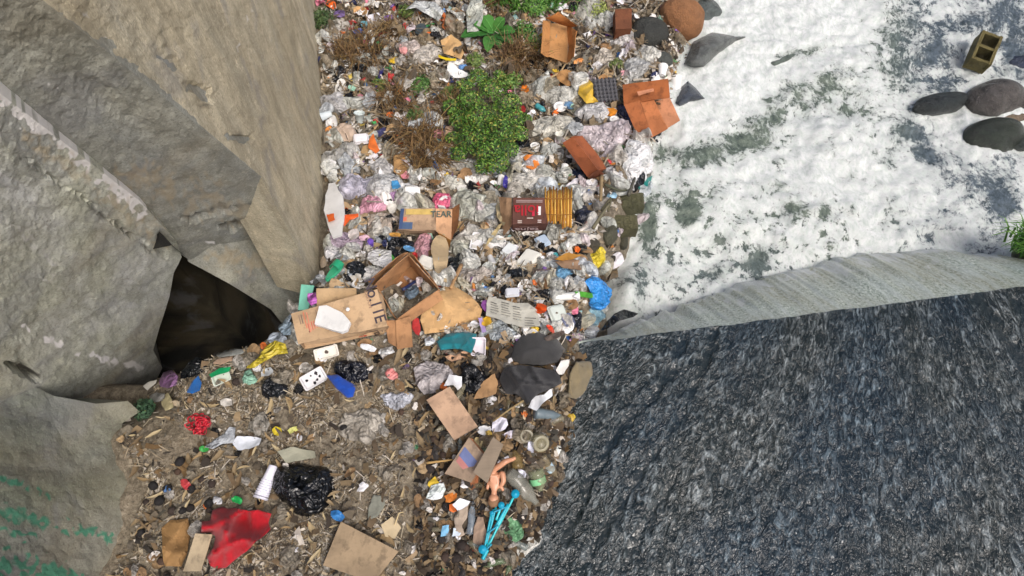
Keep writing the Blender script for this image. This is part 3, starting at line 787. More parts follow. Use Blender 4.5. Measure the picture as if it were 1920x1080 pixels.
# ---- sheet traced on the ground -----------------------------------
def sheet(name, poly, col, label, kind='card', cat='cardboard', lift=.04, fold=.05, thick=.003, step=None, parent=None, dz=None, wob=1.0, cov=True, creases=4.5, follow=.6, smooth=None, dome=0.0, zfix=None):
    P2 = np.array([p[:2] for p in poly], float)
    c2 = P2.mean(0); span = np.linalg.norm(P2.max(0) - P2.min(0))
    st = step or max(2.2, span / (34 if kind in ('cloth', 'film', 'bag', 'black') else 22))
    # ragged outline
    if wob:
        pts = []
        for i in range(len(P2)):
            a, b = P2[i], P2[(i + 1) % len(P2)]
            m = max(1, int(np.linalg.norm(b - a) / (st * 2)))
            for q in range(m):
                t = q / m
                pts.append(a + (b - a) * t + (RNG.normal(0, st * .16 * wob, 2) if q else 0))
        poly2 = [tuple(p) for p in pts]
    else:
        poly2 = [tuple(p) for p in P2]
    V2, F, E = fill_poly(poly2, st)
    k = mpp(*c2); size = span * k
    base = hit(V2[:, 0], V2[:, 1], lift)
    cz = base[:, 2].mean()
    # partly stiff: mix the ground's shape with a flat fit
    A = np.c_[base[:, :2], np.ones(len(base))]
    pl = A @ np.linalg.lstsq(A, base[:, 2], rcond=None)[0]
    z = base[:, 2] * follow + pl * (1 - follow)
    if zfix is not None:
        C = np.array([(p[0], p[1]) for p in poly]); w = 1 / (np.linalg.norm(V2[:, None] - C[None], axis=2) ** 2 + 4)
        z = (w @ np.asarray(zfix, float)) / w.sum(1)
    if dz is not None:
        C = np.array([(p[0], p[1]) for p in poly]); w = 1 / (np.linalg.norm(V2[:, None] - C[None], axis=2) ** 2 + 4)
        z = z + (w @ np.asarray(dz, float)) / w.sum(1)
    q2 = base[:, :2] - base[:, :2].mean(0)
    hh = crumple(q2, size, fold, 6, None, 1.4, creases)
    if kind == 'cloth':                     # soft rolling folds
        for i_ in range(4):
            kk = RNG.normal(size=2); kk /= np.linalg.norm(kk); ff = RNG.uniform(5, 11) / size
            ph_ = q2 @ kk * ff + 1.3 * np.sin(q2 @ np.array([-kk[1], kk[0]]) * ff * .6 + RNG.uniform(0, 6)) + RNG.uniform(0, 6)
            hh = hh * .7 + size * fold * .30 * (1 - np.abs(np.sin(ph_))) ** 2.5
    if dome: z = z + dome * np.sqrt(np.clip(polydist(V2[:, 0], V2[:, 1], poly2) / (span * .30), 0, 1))
    z = z + hh - hh.min() * .6
    V = at_z(V2[:, 0], V2[:, 1], z)
    F2 = face_camera(V, F)
    if F2 is not F: E = [(b, a) for a, b in E]; F = F2
    org = V.mean(0)
    VV, FF = thicken(V - org, F, E, np.array([0, 0, -thick]))
    sm = (kind in ('cloth', 'film', 'bag', 'black')) if smooth is None else smooth
    o = new_obj(name, VV, FF, mat(kind, col), parent, smooth=sm)
    if parent is None: o.location = org
    else: o.matrix_local = parent.matrix_world.inverted() @ Matrix.Translation(org)
    if label: tag(o, label, cat)
    if cov: cover_poly(poly)
    return o
def scrap(name, px, py, rx, ry, rot, col, label, kind='paper', cat='paper', fold=.16, lift=.03, n=9, **kw):
    a = np.linspace(0, 2 * np.pi, n, endpoint=False) + RNG.uniform(-.2, .2, n)
    r = RNG.uniform(.78, 1.15, n); q = math.radians(rot)
    sq = 1 / np.maximum(np.abs(np.cos(a)), np.abs(np.sin(a))) ** .55
    x, y = rx * r * sq * np.cos(a), ry * r * sq * np.sin(a)
    poly = np.stack([px + x * math.cos(q) + y * math.sin(q), py - x * math.sin(q) + y * math.cos(q)], -1)
    return sheet(name, [tuple(p) for p in poly], col, label, kind, cat, lift, fold, step=max(1.6, (rx + ry) / 8), wob=.8, creases=5.5, **kw)

# ---- lathe things -------------------------------------------------
def lathe_mesh(prof, n=20):
    prof = np.asarray(prof, float); m = len(prof)
    a = np.linspace(0, 2 * np.pi, n, endpoint=False)
    V = np.stack([prof[:, 0:1] * np.cos(a), prof[:, 0:1] * np.sin(a), np.repeat(prof[:, 1:2], n, 1)], -1).reshape(-1, 3)
    return V, [tuple(f) for f in grid_faces(n, m, True)]
def lathe(name, prof, M, m, label=None, cat=None, parent=None, n=20, dent=0.0):
    V, F = lathe_mesh(prof, n)
    if dent:
        s = np.ptp(V[:, 2]); V = V + np.stack([crumple(V, s, dent, 5), crumple(V, s, dent, 5), 0 * V[:, 2]], -1)
    o = new_obj(name, V, F, m, parent, smooth=True)
    if parent is None: o.matrix_world = M
    else: o.matrix_local = parent.matrix_world.inverted() @ M
    if label: tag(o, label, cat)
    return o
def lying(px, py, rot, lift, tip=0.0):
    """frame whose Z axis lies along the picture direction rot"""
    G = ground_frame(px, py, rot, lift)
    return G @ Matrix.Rotation(math.radians(90 - tip), 4, 'Y')
def cup(px, py, L, D, rot, col, label, tip=0, upright=False, kind='foam', cat='cup'):
    k = mpp(px, py); l, r = L * k, D * k / 2
    prof = [(0, 0), (r * .68, 0), (r * .70, .004), (r * .96, l * .93), (r * 1.05, l * .94), (r * 1.06, l), (r * .94, l), (r * .92, l * .9), (r * .64, l * .06), (0, l * .06)]
    if upright: M = ground_frame(px, py, rot, 0.0) @ Matrix.Rotation(math.radians(tip), 4, 'Y')
    else: M = lying(px, py, rot, r * .9 + .02, tip) @ Matrix.Translation((0, 0, -l / 2))
    cover_poly(ell_poly(px, py, L / 2, D / 2, rot))
    t = thing('cup', label, cat); t.matrix_world = M
    lathe('cup_wall', prof[1:], M, mat(kind, col), parent=t)
    lathe('rim', [(r * .95, l * .985), (r * 1.09, l * .985), (r * 1.09, l * 1.012), (r * .95, l * 1.012), (r * .95, l * .985)], M, mat(kind, col), parent=t)
    return t
def bottle(px, py, L, D, rot, col, label, kind='clear', cap=None, band=None, tip=0, neck=.28, name='bottle', cat='bottle'):
    k = mpp(px, py); l, r = L * k, D * k / 2
    M = lying(px, py, rot, r * .9 + .02, tip) @ Matrix.Translation((0, 0, -l / 2))
    t = thing(name, label, cat); t.matrix_world = M
    b = l * (1 - neck)
    prof = [(0, 0), (r * .8, 0), (r, l * .04), (r, l * .3), (r * .92, l * .36), (r, l * .42), (r, b * .92), (r * .85, b), (r * .36, l * .93), (r * .34, l), (0, l)]
    lathe('bottle_body', prof, M, mat(kind, col), parent=t, dent=.03)
    if band: lathe('paper_label', [(r * 1.02, l * .36), (r * 1.03, l * .37), (r * 1.03, l * .62), (r * 1.02, l * .63)], M, mat('paper', band), parent=t)
    if cap: lathe('cap', [(0, l * 1.05), (r * .42, l * 1.05), (r * .42, l * .97), (0, l * .97)], M, mat('plastic', cap), parent=t)
    cover_poly(ell_poly(px, py, L / 2, D / 2, rot))
    return t
def disc(name, px, py, R, col, label, cat='lid', kind='foam', rot=0, lift=.05):
    k = mpp(px, py); r = R * k
    M = ground_frame(px, py, rot, lift) @ Matrix.Rotation(math.radians(RNG.uniform(-14, 14)), 4, 'X')
    prof = [(0, .004), (r * .55, .004), (r * .6, -.002), (r * .86, -.002), (r * .9, .007), (r, .007), (r * 1.02, -.006), (r * .9, -.01), (0, -.008)]
    cover_poly(ell_poly(px, py, R, R, 0))
    return lathe(name, prof, M, mat(kind, col), label, cat)

# ---- moulded foam tray --------------------------------------------
def rrect(w, h, r, n=5):
    out = []
    for cx, cy, a0 in ((w - r, h - r, 0), (-w + r, h - r, 90), (-w + r, -h + r, 180), (w - r, -h + r, 270)):
        for i in range(n):
            a = math.radians(a0 + 90 * i / (n - 1)); out.append((cx + r * math.cos(a), cy + r * math.sin(a)))
    return np.array(out)
def tray(px, py, W, H, rot, col, label, flip=False, deep=.022, lift=.04, tilt=(0, 0), cat='foam tray', marks=None, name='foam_tray'):
    k = mpp(px, py); w, h = W * k / 2, H * k / 2 / .93; r = min(w, h) * .28
    sg = -1 if flip else 1
    rings = [(1.0, 0), (1.0, .004), (.9, .004), (.86, 0), (.8, -deep), (.0, -deep)] if not flip else [(1.0, -deep), (1.0, -deep + .004), (.92, -deep + .004), (.82, 0), (.6, .002), (.0, .002)]
    base = rrect(w, h, r); V, F = [], []; n = len(base)
    for f, z in rings:
        f2 = f
        for x, y in base: V.append((x * f2, y * f2, z))
    F = [tuple(q) for q in grid_faces(n, len(rings), True)]
    V = np.array(V); V[:, 2] += crumple(V[:, :2], 2 * max(w, h), .02, 4)
    M = ground_frame(px, py, rot, lift + deep) @ Matrix.Rotation(math.radians(tilt[0]), 4, 'X') @ Matrix.Rotation(math.radians(tilt[1]), 4, 'Y')
    t = thing(name, label, cat); t.matrix_world = M
    o = new_obj('tray_shell', V, F, mat('foam', col), t, smooth=False)
    if marks:
        for i in range(marks[1]):
            x, y = RNG.uniform(-.6, .6) * w, RNG.uniform(-.6, .6) * h; q = RNG.uniform(.06, .18) * w
            a = np.linspace(0, 6.283, 7)[:-1]
            vs = [(x + q * RNG.uniform(.5, 1.3) * math.cos(t_), y + q * RNG.uniform(.5, 1.3) * math.sin(t_), (-deep if not flip else .002) + .0035 + .004 * crumple(np.array([[x, y]]), w, .1)[0] ** 2) for t_ in a]
            new_obj('food_stain', vs, [tuple(range(6))], mat('paper', marks[0]), t)
    cover_poly(ell_poly(px, py, W / 2, H / 2, rot))
    return t

# ---- boxes made of panels -----------------------------------------
def quad_world(q):
    """q: four (px,py,height above the ground in the middle) -> world corners"""
    g = hit(np.array([np.mean([c[0] for c in q])]), np.array([np.mean([c[1] for c in q])]))[0, 2]
    return at_z([c[0] for c in q], [c[1] for c in q], g + np.array([c[2] for c in q], float))
def panel(name, W, col, parent, kind='card', thick=.006, warp=.011, n=10, label=None):
    """a board from four world corners (ordered round), slightly warped"""
    W = np.asarray(W, float)
    u, v = np.meshgrid(np.linspace(0, 1, n), np.linspace(0, 1, n))
    P = (W[0] * ((1 - u) * (1 - v))[..., None] + W[1] * (u * (1 - v))[..., None] + W[2] * (u * v)[..., None] + W[3] * ((1 - u) * v)[..., None]).reshape(-1, 3)
    nrm = np.cross(W[1] - W[0], W[3] - W[0]); nrm /= np.linalg.norm(nrm) + 1e-9
    size = np.linalg.norm(W[2] - W[0])
    uv = np.stack([u.ravel(), v.ravel()], -1) * size
    P = P + nrm * (crumple(uv, size, .010, 4, None, .6, 2.0) * warp / .006)[:, None]
    F = [tuple(f) for f in grid_faces(n, n)]
    E = [(i, i + 1) for i in range(n - 1)] + [(n * (n - 1) + i + 1, n * (n - 1) + i) for i in range(n - 1)] + [(n * (i + 1), n * i) for i in range(n - 1)] + [(n * i + n - 1, n * (i + 1) + n - 1) for i in range(n - 1)]
    org = P.mean(0)
    VV, FF = thicken(P - org, F, E, -nrm * thick)
    o = new_obj(name, VV, FF, mat(kind, col), parent)
    o.matrix_local = parent.matrix_world.inverted() @ Matrix.Translation(org)
    if label: o['label'] = label
    return o
def box(name, top, depth, col, label, cat='cardboard box', closed=True, sides=(0, 1, 2, 3), flaps=(), inner=None, kind='card', down=None, topcol=None):
    """top: four (px,py,z) corners; the sides drop by depth along the top's normal"""
    W = quad_world(top)
    nrm = np.cross(W[1] - W[0], W[3] - W[0]); nrm /= np.linalg.norm(nrm)
    if nrm[2] < 0: nrm = -nrm
    dn = -nrm * depth if down is None else np.asarray(down, float)
    t = thing(name, label, cat, tuple(W.mean(0) + dn))
    bpy.context.view_layer.update()
    t.matrix_world = Matrix.Translation(W.mean(0) + dn)
    parts = {}
    if closed: parts['top'] = panel('top_panel', W, topcol or col, t, kind, warp=.003)
    for i in sides:
        a, b = W[i], W[(i + 1) % 4]
        parts[i] = panel('side_panel', [a + nrm * -.004, b + nrm * -.004, b + dn, a + dn], col, t, kind)
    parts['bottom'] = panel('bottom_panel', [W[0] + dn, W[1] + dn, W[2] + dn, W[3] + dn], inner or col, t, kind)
    for q in flaps:
        panel('flap', quad_world(q), col, t, kind, warp=.012)
    cover_poly([c[:2] for c in top])
    return t, W, nrm, dn, parts
def surface_frame(W, u, v, axis_u, axis_v, nrm, lift=.004, xdir=None):
    p = W + axis_u * u + axis_v * v
    axis_u = axis_u if xdir is None else xdir
    x = axis_u / np.linalg.norm(axis_u); n = np.asarray(nrm) / np.linalg.norm(nrm); y = np.cross(n, x)
    M = Matrix((x, y, n)).transposed().to_4x4(); M.translation = Vector(p + n * lift); return M
def text_on(body, M, size, col, parent, name='printed_lettering', sx=1.0):
    cu = bpy.data.curves.new(name, 'FONT'); cu.body = body; cu.size = size; cu.align_x = 'CENTER'; cu.align_y = 'CENTER'; cu.extrude = .0006; cu.offset = size * .012
    tmp = bpy.data.objects.new(name, cu); COL.objects.link(tmp)
    bpy.context.view_layer.update()
    me = bpy.data.meshes.new_from_object(tmp.evaluated_get(bpy.context.evaluated_depsgraph_get()))
    bpy.data.objects.remove(tmp); bpy.data.curves.remove(cu)
    me.materials.clear(); me.materials.append(mat('paper', col))
    o = bpy.data.objects.new(name, me); COL.objects.link(o); o.parent = parent
    o.matrix_local = parent.matrix_world.inverted() @ M @ Matrix.Diagonal((sx, 1, 1, 1))
    return o
def print_mark(M, pts, col, parent, name='printed_mark'):
    o = new_obj(name, [(x, y, 0) for x, y in pts], [tuple(range(len(pts)))], mat('paper', col), parent)
    o.matrix_local = parent.matrix_world.inverted() @ M
    return o

# ---- stones, sticks, tubes ----------------------------------------
def stone(name, px, py, rx, ry, rot, col, label, h=.6, kind='stone', cat='rock', z=None, sub=5, rough=.16, shape=None, sink=.35):
    V, F = ico(sub); V = V.copy()
    if z is None: k = mpp(px, py)
    else:
        _, dep = to_px(at_z([px], [py], np.array([z]))); k = float(dep[0]) / FPX
    a, b = rx * k, ry * k / .92; c = (a + b) / 2 * h
    sd_ = int(px * 7 + py * 13)
    r = 1 + rough * (.55 * crumple(V, 2.0, .35, 5, sd_, .6, 1.8) + 1.0 * crumple(V, 2.0, .14, 6, sd_ + 1, 1.5, 6))
    P = V * r[:, None] * np.array([a, b, c])
    if z is None: M = ground_frame(px, py, rot, c * (1 - sink) - c * .5)
    else: M = Matrix.Translation(Vector(at_z([px], [py], np.array([z]))[0])) @ Matrix.Rotation(math.radians(rot), 4, 'Z')
    o = new_obj(name, P, F, mat(kind, col), None, smooth=True); o.matrix_world = M
    if label: tag(o, label, cat)
    cover_poly(ell_poly(px, py, rx * .9, ry * .9, rot))
    return o
def tube_mesh(path, rad, n=6):
    P = np.asarray(path, float); m = len(P)
    R = np.full(m, rad, float) if np.isscalar(rad) else np.asarray(rad, float)
    T = np.gradient(P, axis=0); T /= np.linalg.norm(T, axis=1, keepdims=True) + 1e-12
    up = np.array([0, 0, 1.0]) if abs(T[0, 2]) < .9 else np.array([1.0, 0, 0])
    A = np.cross(T, up); A /= np.linalg.norm(A, axis=1, keepdims=True) + 1e-12
    B = np.cross(T, A)
    an = np.linspace(0, 2 * np.pi, n, endpoint=False)
    V = (P[:, None] + R[:, None, None] * (np.cos(an)[None, :, None] * A[:, None] + np.sin(an)[None, :, None] * B[:, None])).reshape(-1, 3)
    F = [tuple(f) for f in grid_faces(n, m, True)] + [tuple(range(n))[::-1], tuple(range(n * (m - 1), n * m))]
    return V, F
def stick(name, pts, wpx, col, label, kind='wood', cat='stick', lift=.05, parent=None, n=6, taper=.7, dz=None):
    P2 = smoothline([p[:2] for p in pts], 9)
    lf = np.full(9, lift) if dz is None else np.interp(np.linspace(0, 1, 9), np.linspace(0, 1, len(dz)), dz) + lift
    P = np.array([hit(np.array([q[0]]), np.array([q[1]]), l)[0] for q, l in zip(P2, lf)])
    k = mpp(*P2[4]); P[:, 2] = P[:, 2] * .4 + np.linspace(P[0, 2], P[-1, 2], 9) * .6
    org = P.mean(0)
    V, F = tube_mesh(P - org, np.linspace(1, taper, 9) * wpx * k / 2, n)
    o = new_obj(name, V, F, mat(kind, col), parent, smooth=True)
    if parent is None: o.location = org
    else: o.matrix_local = parent.matrix_world.inverted() @ Matrix.Translation(org)
    if label: tag(o, label, cat)
    return o
def husk(name, px, py, L, W, rot, col, label=None, group=None, curl=.35, kind='husk', cat='corn husk', lift=.02):
    k = mpp(px, py); l, w = L * k, W * k
    n, m = 9, 4
    u = np.linspace(-.5, .5, n); v = np.linspace(-.5, .5, m)
    U, Vv = np.meshgrid(u, v)
    wid = np.clip(1 - (np.abs(U) * 2) ** 2.2, .06, 1)
    b = RNG.uniform(-.25, .25)
    X = U * l; Y = Vv * wid * w + b * l * (U ** 2) * 1.2
    Z = curl * w * (np.abs(Vv * 2) ** 2) * wid + RNG.uniform(.0, .2) * l * (U * 2) ** 2 * .5 + .008 * np.sin(U * 9 + RNG.uniform(0, 6))
    P = np.stack([X, Y, Z], -1).reshape(-1, 3)
    o = new_obj(name, P, [tuple(f) for f in grid_faces(n, m)], mat(kind, col), None, smooth=True)
    o.matrix_world = ground_frame(px, py, rot, lift) @ Matrix.Rotation(RNG.uniform(-.3, .3), 4, 'X')
    if label: tag(o, label, cat, group)
    return o
def skin_mesh(name, joints, edges, radii, m, M, parent=None, levels=2):
    me = bpy.data.meshes.new(name); me.from_pydata([tuple(j) for j in joints], edges, [])
    tmp = bpy.data.objects.new(name, me); COL.objects.link(tmp)
    mod = tmp.modifiers.new('skin', 'SKIN'); mod.use_smooth_shade = True
    for i, sv in enumerate(me.skin_vertices[0].data):
        sv.radius = (radii[i], radii[i]) if np.isscalar(radii[i]) else radii[i]; sv.use_root = (i == 0)
    sb = tmp.modifiers.new('sub', 'SUBSURF'); sb.levels = levels; sb.render_levels = levels
    bpy.context.view_layer.update()
    out = bpy.data.meshes.new_from_object(tmp.evaluated_get(bpy.context.evaluated_depsgraph_get()))
    bpy.data.objects.remove(tmp)
    out.materials.clear(); out.materials.append(m)
    out.polygons.foreach_set('use_smooth', [True] * len(out.polygons))
    o = bpy.data.objects.new(name, out); COL.objects.link(o)
    if parent is not None: o.parent = parent; o.matrix_local = parent.matrix_world.inverted() @ M
    else: o.matrix_world = M
    return o
# ================================================================== THINGS SEEN ONE BY ONE
WHITE, OFFW, GREYW, KRAFT = (236, 237, 235), (216, 214, 206), (196, 198, 194), (196, 164, 124)
def UV(W): return W[1] - W[0], W[3] - W[0]

# ---- big cardboard box with print ---------------------------------
t, W, nrm, dn, parts = box('cardboard_box', [(546, 589, .24), (708, 543, .26), (727, 612, .24), (560, 646, .22)], .13, (196, 166, 130), 'largest tan cardboard box, printed number and red arrow, white foam piece on top')
au, av = UV(W)
up = nrm
def on_top(u, v, flipx=False):
    return surface_frame(W[0], u, v, au, -av if False else av, up)
def mark_quad(parent, W0, au, av, up, u0, v0, u1, v1, col, name='printed_mark', lift=.011):
    o_ = W0 + au * u0 + av * v0 + up * lift
    q = [o_, W0 + au * u1 + av * v0 + up * lift, W0 + au * u1 + av * v1 + up * lift, W0 + au * u0 + av * v1 + up * lift]
    ob = new_obj(name, np.array(q) - o_, [(0, 1, 2, 3)], mat('paper', col), parent)
    ob.matrix_local = parent.matrix_world.inverted() @ Matrix.Translation(o_)
    return ob
tp = parts['top']
tp_m = tp.matrix_world
bpy.context.view_layer.update()
M = surface_frame(W[0], .935, .33, au, av, up, .014, av)
text_on('No.11E', M, .105, (70, 62, 70), tp)
M = surface_frame(W[0], .87, .25, au, av, up, .014, av)
text_on('CARTON', M, .03, (150, 120, 100), tp)
for i, (u0, v0, v1, c) in enumerate([(.075, .12, .42, (150, 128, 108)), (.10, .12, .42, (128, 110, 98)), (.13, .06, .60, (206, 124, 96)), (.165, .10, .8, (214, 138, 112)), (.19, .42, .92, (204, 112, 96)), (.215, .42, .9, (206, 116, 100)), (.24, .42, .86, (200, 120, 100)), (.15, .45, .9, (198, 112, 94)), (.27, .1, .36, (150, 126, 104)), (.145, .7, .74, (90, 76, 66))]):
    mark_quad(tp, W[0], au, av, up, u0, v0, u0 + .012, v1, c)
def arrow(parent, W0, au, av, up, u, v, s, col):
    x = au / np.linalg.norm(au); y = av / np.linalg.norm(av)
    pts = [(-.5, -.12), (.05, -.12), (.05, -.38), (.5, 0), (.05, .38), (.05, .12), (-.5, .12)]
    o_ = W0 + au * u + av * v + up * .011
    V = np.array([x * a * s + y * b * s for a, b in pts])
    ob = new_obj('printed_arrow', V, [tuple(range(7))], mat('paper', col), parent); ob.matrix_local = parent.matrix_world.inverted() @ Matrix.Translation(o_)
arrow(tp, W[0], au, av, up, .88, .74, .075, (214, 92, 74))
# print on its near side
sdn = W[3] + dn - W[3]; fn = np.cross(W[2] - W[3], sdn); fn /= np.linalg.norm(fn)
if np.dot(fn, np.array([0, 0, CAM_H]) - W[3]) < 0: fn = -fn
sp = parts[2]
text_on('no.1', surface_frame(W[3], .84, .5, W[2] - W[3], sdn, fn, .008) @ Matrix.Rotation(math.pi / 2, 4, 'Z'), .08, (66, 52, 44), sp)
arrow(sp, W[3], W[2] - W[3], sdn, fn, .70, .5, .06, (196, 84, 62))
# its raised back flap
panel('flap', quad_world([(593, 541, .30), (668, 540, .30), (669, 562, .22), (594, 577, .22)]), (188, 160, 122), t)
cover_poly([(593, 541), (740, 541), (742, 660), (560, 665)])

# ---- open box beside it -------------------------------------------
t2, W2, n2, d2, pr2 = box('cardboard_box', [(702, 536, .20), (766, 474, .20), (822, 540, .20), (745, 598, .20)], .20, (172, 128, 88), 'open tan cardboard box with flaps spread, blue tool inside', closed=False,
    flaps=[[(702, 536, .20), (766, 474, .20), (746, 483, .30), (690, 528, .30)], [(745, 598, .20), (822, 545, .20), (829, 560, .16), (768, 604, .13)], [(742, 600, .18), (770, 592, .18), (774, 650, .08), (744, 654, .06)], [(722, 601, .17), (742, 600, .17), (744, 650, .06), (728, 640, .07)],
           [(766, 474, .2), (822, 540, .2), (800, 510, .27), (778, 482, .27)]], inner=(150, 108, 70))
hz = stick('garden_tool', [(755, 543), (790, 520)], 7, (36, 46, 84), 'blue handled tool lying in the open cardboard box', kind='plastic', cat='tool', lift=.10)
scrap('film_scrap', 772, 548, 15, 12, 30, (92, 112, 128), 'crumpled grey blue film inside the open cardboard box', 'film', 'plastic film', lift=.06)
cover_poly([(695, 530), (766, 470), (830, 545), (775, 655), (735, 650)])

# white foam chunk on the big box
sheet('foam_slab', [(598, 574), (612, 572), (642, 586), (657, 604), (651, 619), (640, 623), (590, 608)], WHITE, 'chunky white foam slab lying on the largest box', 'foam', 'foam slab', lift=.285, fold=.012, thick=.03, wob=.4, follow=0, smooth=False)
V, F = ico(2); o = new_obj('foam_ball', V * .014, F, mat('foam', WHITE), smooth=True); o.location = hit(np.array([652]), np.array([580]), .27)[0]; tag(o, 'small round white foam ball on the largest cardboard box', 'foam ball')

# ---- maroon printed carton, upside down ---------------------------
t3, W3, n3, d3, pr3 = box('printed_carton', [(962, 371, .30), (1020, 371, .30), (1025, 420, .25), (961, 421, .25)], .17, (98, 62, 52), 'maroon printed carton box with red upside-down lettering next to the golden slats', cat='carton')
bpy.context.view_layer.update()
a3, b3 = UV(W3)
p3 = pr3['top']
text_on('iolla', surface_frame(W3[0], .44, .47, a3, b3, n3, .015, -a3), .12, (164, 26, 40), p3, sx=1.0)
mark_quad(p3, W3[0], a3, b3, n3, .62, .50, .70, .70, (190, 34, 66), lift=.011)
mark_quad(p3, W3[0], a3, b3, n3, .80, .34, .90, .66, (226, 226, 226), lift=.011)
for (u0, v0, u1, v1, c) in [(.1, .10, .95, .125, (170, 150, 146)), (.1, .16, .95, .185, (176, 156, 152)), (.46, .76, .66, .79, (208, 196, 186)), (.16, .86, .30, .90, (200, 186, 176)), (.8, .84, .92, .87, (214, 200, 196)), (.8, .91, .92, .94, (214, 200, 196)), (.16, .93, .30, .96, (190, 176, 166))]:
    mark_quad(p3, W3[0], a3, b3, n3, u0, v0, u1, v1, c, lift=.011)
s3 = W3[3] + d3 - W3[3]; f3 = np.cross(W3[2] - W3[3], s3); f3 /= np.linalg.norm(f3)
if np.dot(f3, np.array([0, 0, CAM_H]) - W3[3]) < 0: f3 = -f3
text_on('tajna', surface_frame(W3[3], .42, .55, W3[2] - W3[3], s3, f3, .012, W3[3] - W3[2]), .10, (196, 172, 172), pr3[2])
mark_quad(pr3[2], W3[3], W3[2] - W3[3], s3, f3, .2, .22, .75, .27, (180, 150, 146), lift=.008)
panel('flap', quad_world([(937, 369, .20), (961, 371, .28), (960, 421, .22), (946, 442, .08)]), (176, 142, 110), t3)
cover_poly([(935, 368), (1028, 368), (1030, 442), (940, 442)])

# ---- golden slat bundle -------------------------------------------
gt = thing('slat_bundle', 'golden brown bundle of thin upright slats next to the maroon carton', 'slat bundle', tuple(hit(np.array([1047.]), np.array([390.]))[0]))
for i in range(17):
    x = 1023 + i * 3.0
    yb = 415 + (12 if i > 9 else 2) + RNG.uniform(-3, 3)
    P = np.array([hit(np.array([x + RNG.uniform(-1, 1)]), np.array([353 + RNG.uniform(-3, 6)]), .20)[0], hit(np.array([x + RNG.uniform(-.6, .6)]), np.array([385.]), .2 + RNG.uniform(0, .02))[0], hit(np.array([x + RNG.uniform(-1, 1)]), np.array([yb]), .13)[0]])
    org = P.mean(0); V, F = tube_mesh(smoothline(P - org, 5), .0075, 5)
    o = new_obj('slat', V, F, mat('wood', [(198, 148, 58), (176, 122, 40), (214, 172, 84), (152, 98, 30)][i % 4]), gt, smooth=True)
    o.matrix_local = gt.matrix_world.inverted() @ Matrix.Translation(org)
for yy in (372, 402):
    o = stick('binding_rod', [(1021, yy), (1073, yy)], 2.4, (140, 96, 36), None, lift=.225, parent=gt)
cover_poly([(1020, 352), (1074, 352), (1074, 428), (1020, 420)])

# ---- other boxes and boards ---------------------------------------
t4, W4, n4, d4, pr4 = box('cardboard_box', [(752, 391, .22), (818, 391, .24), (818, 432, .20), (748, 431, .18)], .12, (186, 158, 130), 'beige carton with navy panel and printed lettering half under clear film')
bpy.context.view_layer.update()
a4, b4 = UV(W4)
mark_quad(pr4['top'], W4[0], a4, b4, n4, -.0, .02, .10, .98, (58, 80, 120), lift=.011)
mark_quad(pr4['top'], W4[0], a4, b4, n4, .10, .66, .38, .98, (74, 98, 132), lift=.011)
mark_quad(pr4['top'], W4[0], a4, b4, n4, .10, .42, .2, .6, (214, 118, 92), lift=.011)
mark_quad(pr4['top'], W4[0], a4, b4, n4, .16, .05, .9, .3, (206, 178, 104), lift=.011)
panel('lettered_panel', quad_world([(817, 391, .25), (848, 392, .25), (846, 450, .14), (818, 434, .18)]), (206, 162, 124), t4)
text_on('TEAR', Matrix.Translation(Vector(quad_world([(817, 391, .25), (848, 392, .25), (846, 450, .14), (818, 434, .18)]).mean(0)) + Vector((-.02, .05, .035))) @ Matrix.Rotation(math.radians(18), 4, 'X'), .07, (70, 90, 84), t4)
panel('flap', quad_world([(848, 391, .25), (862, 382, .18), (858, 425, .05), (846, 448, .13)]), (130, 84, 46), t4)
panel('flap', quad_world([(822, 436, .14), (846, 450, .14), (842, 470, .04), (824, 455, .04)]), (140, 96, 40), t4)
cover_poly([(745, 390), (862, 385), (848, 470), (745, 435)])

t5, W5, n5, d5, pr5 = box('cardboard_box', [(1056, 268, .22), (1074, 256, .30), (1121, 318, .26), (1102, 332, .16)], .15, (150, 84, 50), 'russet brown cardboard box with clear plastic spilling out of it', topcol=(172, 98, 60))
panel('flap', quad_world([(1102, 331, .15), (1121, 318, .25), (1132, 326, .12), (1108, 336, .06)]), (120, 66, 40), t5)
bag('plastic_bag', 1128, 262, 46, 42, -40, (196, 186, 190), 'clear crinkled bag with faint pink print bulging beside the russet box', 'film', .45, .5)
cover_poly([(1056, 268), (1074, 256), (1135, 325), (1105, 335)])
# flattened russet carton by the foam
r6 = thing('flattened_carton', 'flattened orange brown carton with folded strips next to the white foam', 'carton'); r6.matrix_world = Matrix.Translation(Vector(hit(np.array([1220.]), np.array([205.]))[0]))
C6 = (166, 96, 50)
panel('back_panel', quad_world([(1167, 160, .16), (1252, 150, .18), (1256, 184, .18), (1170, 196, .16)]), C6, r6, warp=.01)
panel('side_panel', quad_world([(1170, 198, .17), (1200, 190, .19), (1222, 258, .16), (1198, 261, .13)]), (172, 102, 58), r6, warp=.01)
panel('side_panel', quad_world([(1199, 184, .23), (1222, 178, .23), (1251, 244, .19), (1222, 258, .18)]), (190, 118, 72), r6, warp=.01)
panel('side_panel', quad_world([(1228, 186, .19), (1256, 184, .19), (1275, 226, .16), (1246, 244, .15)]), (198, 136, 98), r6, warp=.012)
panel('folded_strip', quad_world([(1194, 173, .25), (1225, 166, .25), (1226, 171, .25), (1197, 180, .25)]), (200, 136, 100), r6)
cover_poly([(1167, 160), (1252, 150), (1275, 226), (1200, 261)])
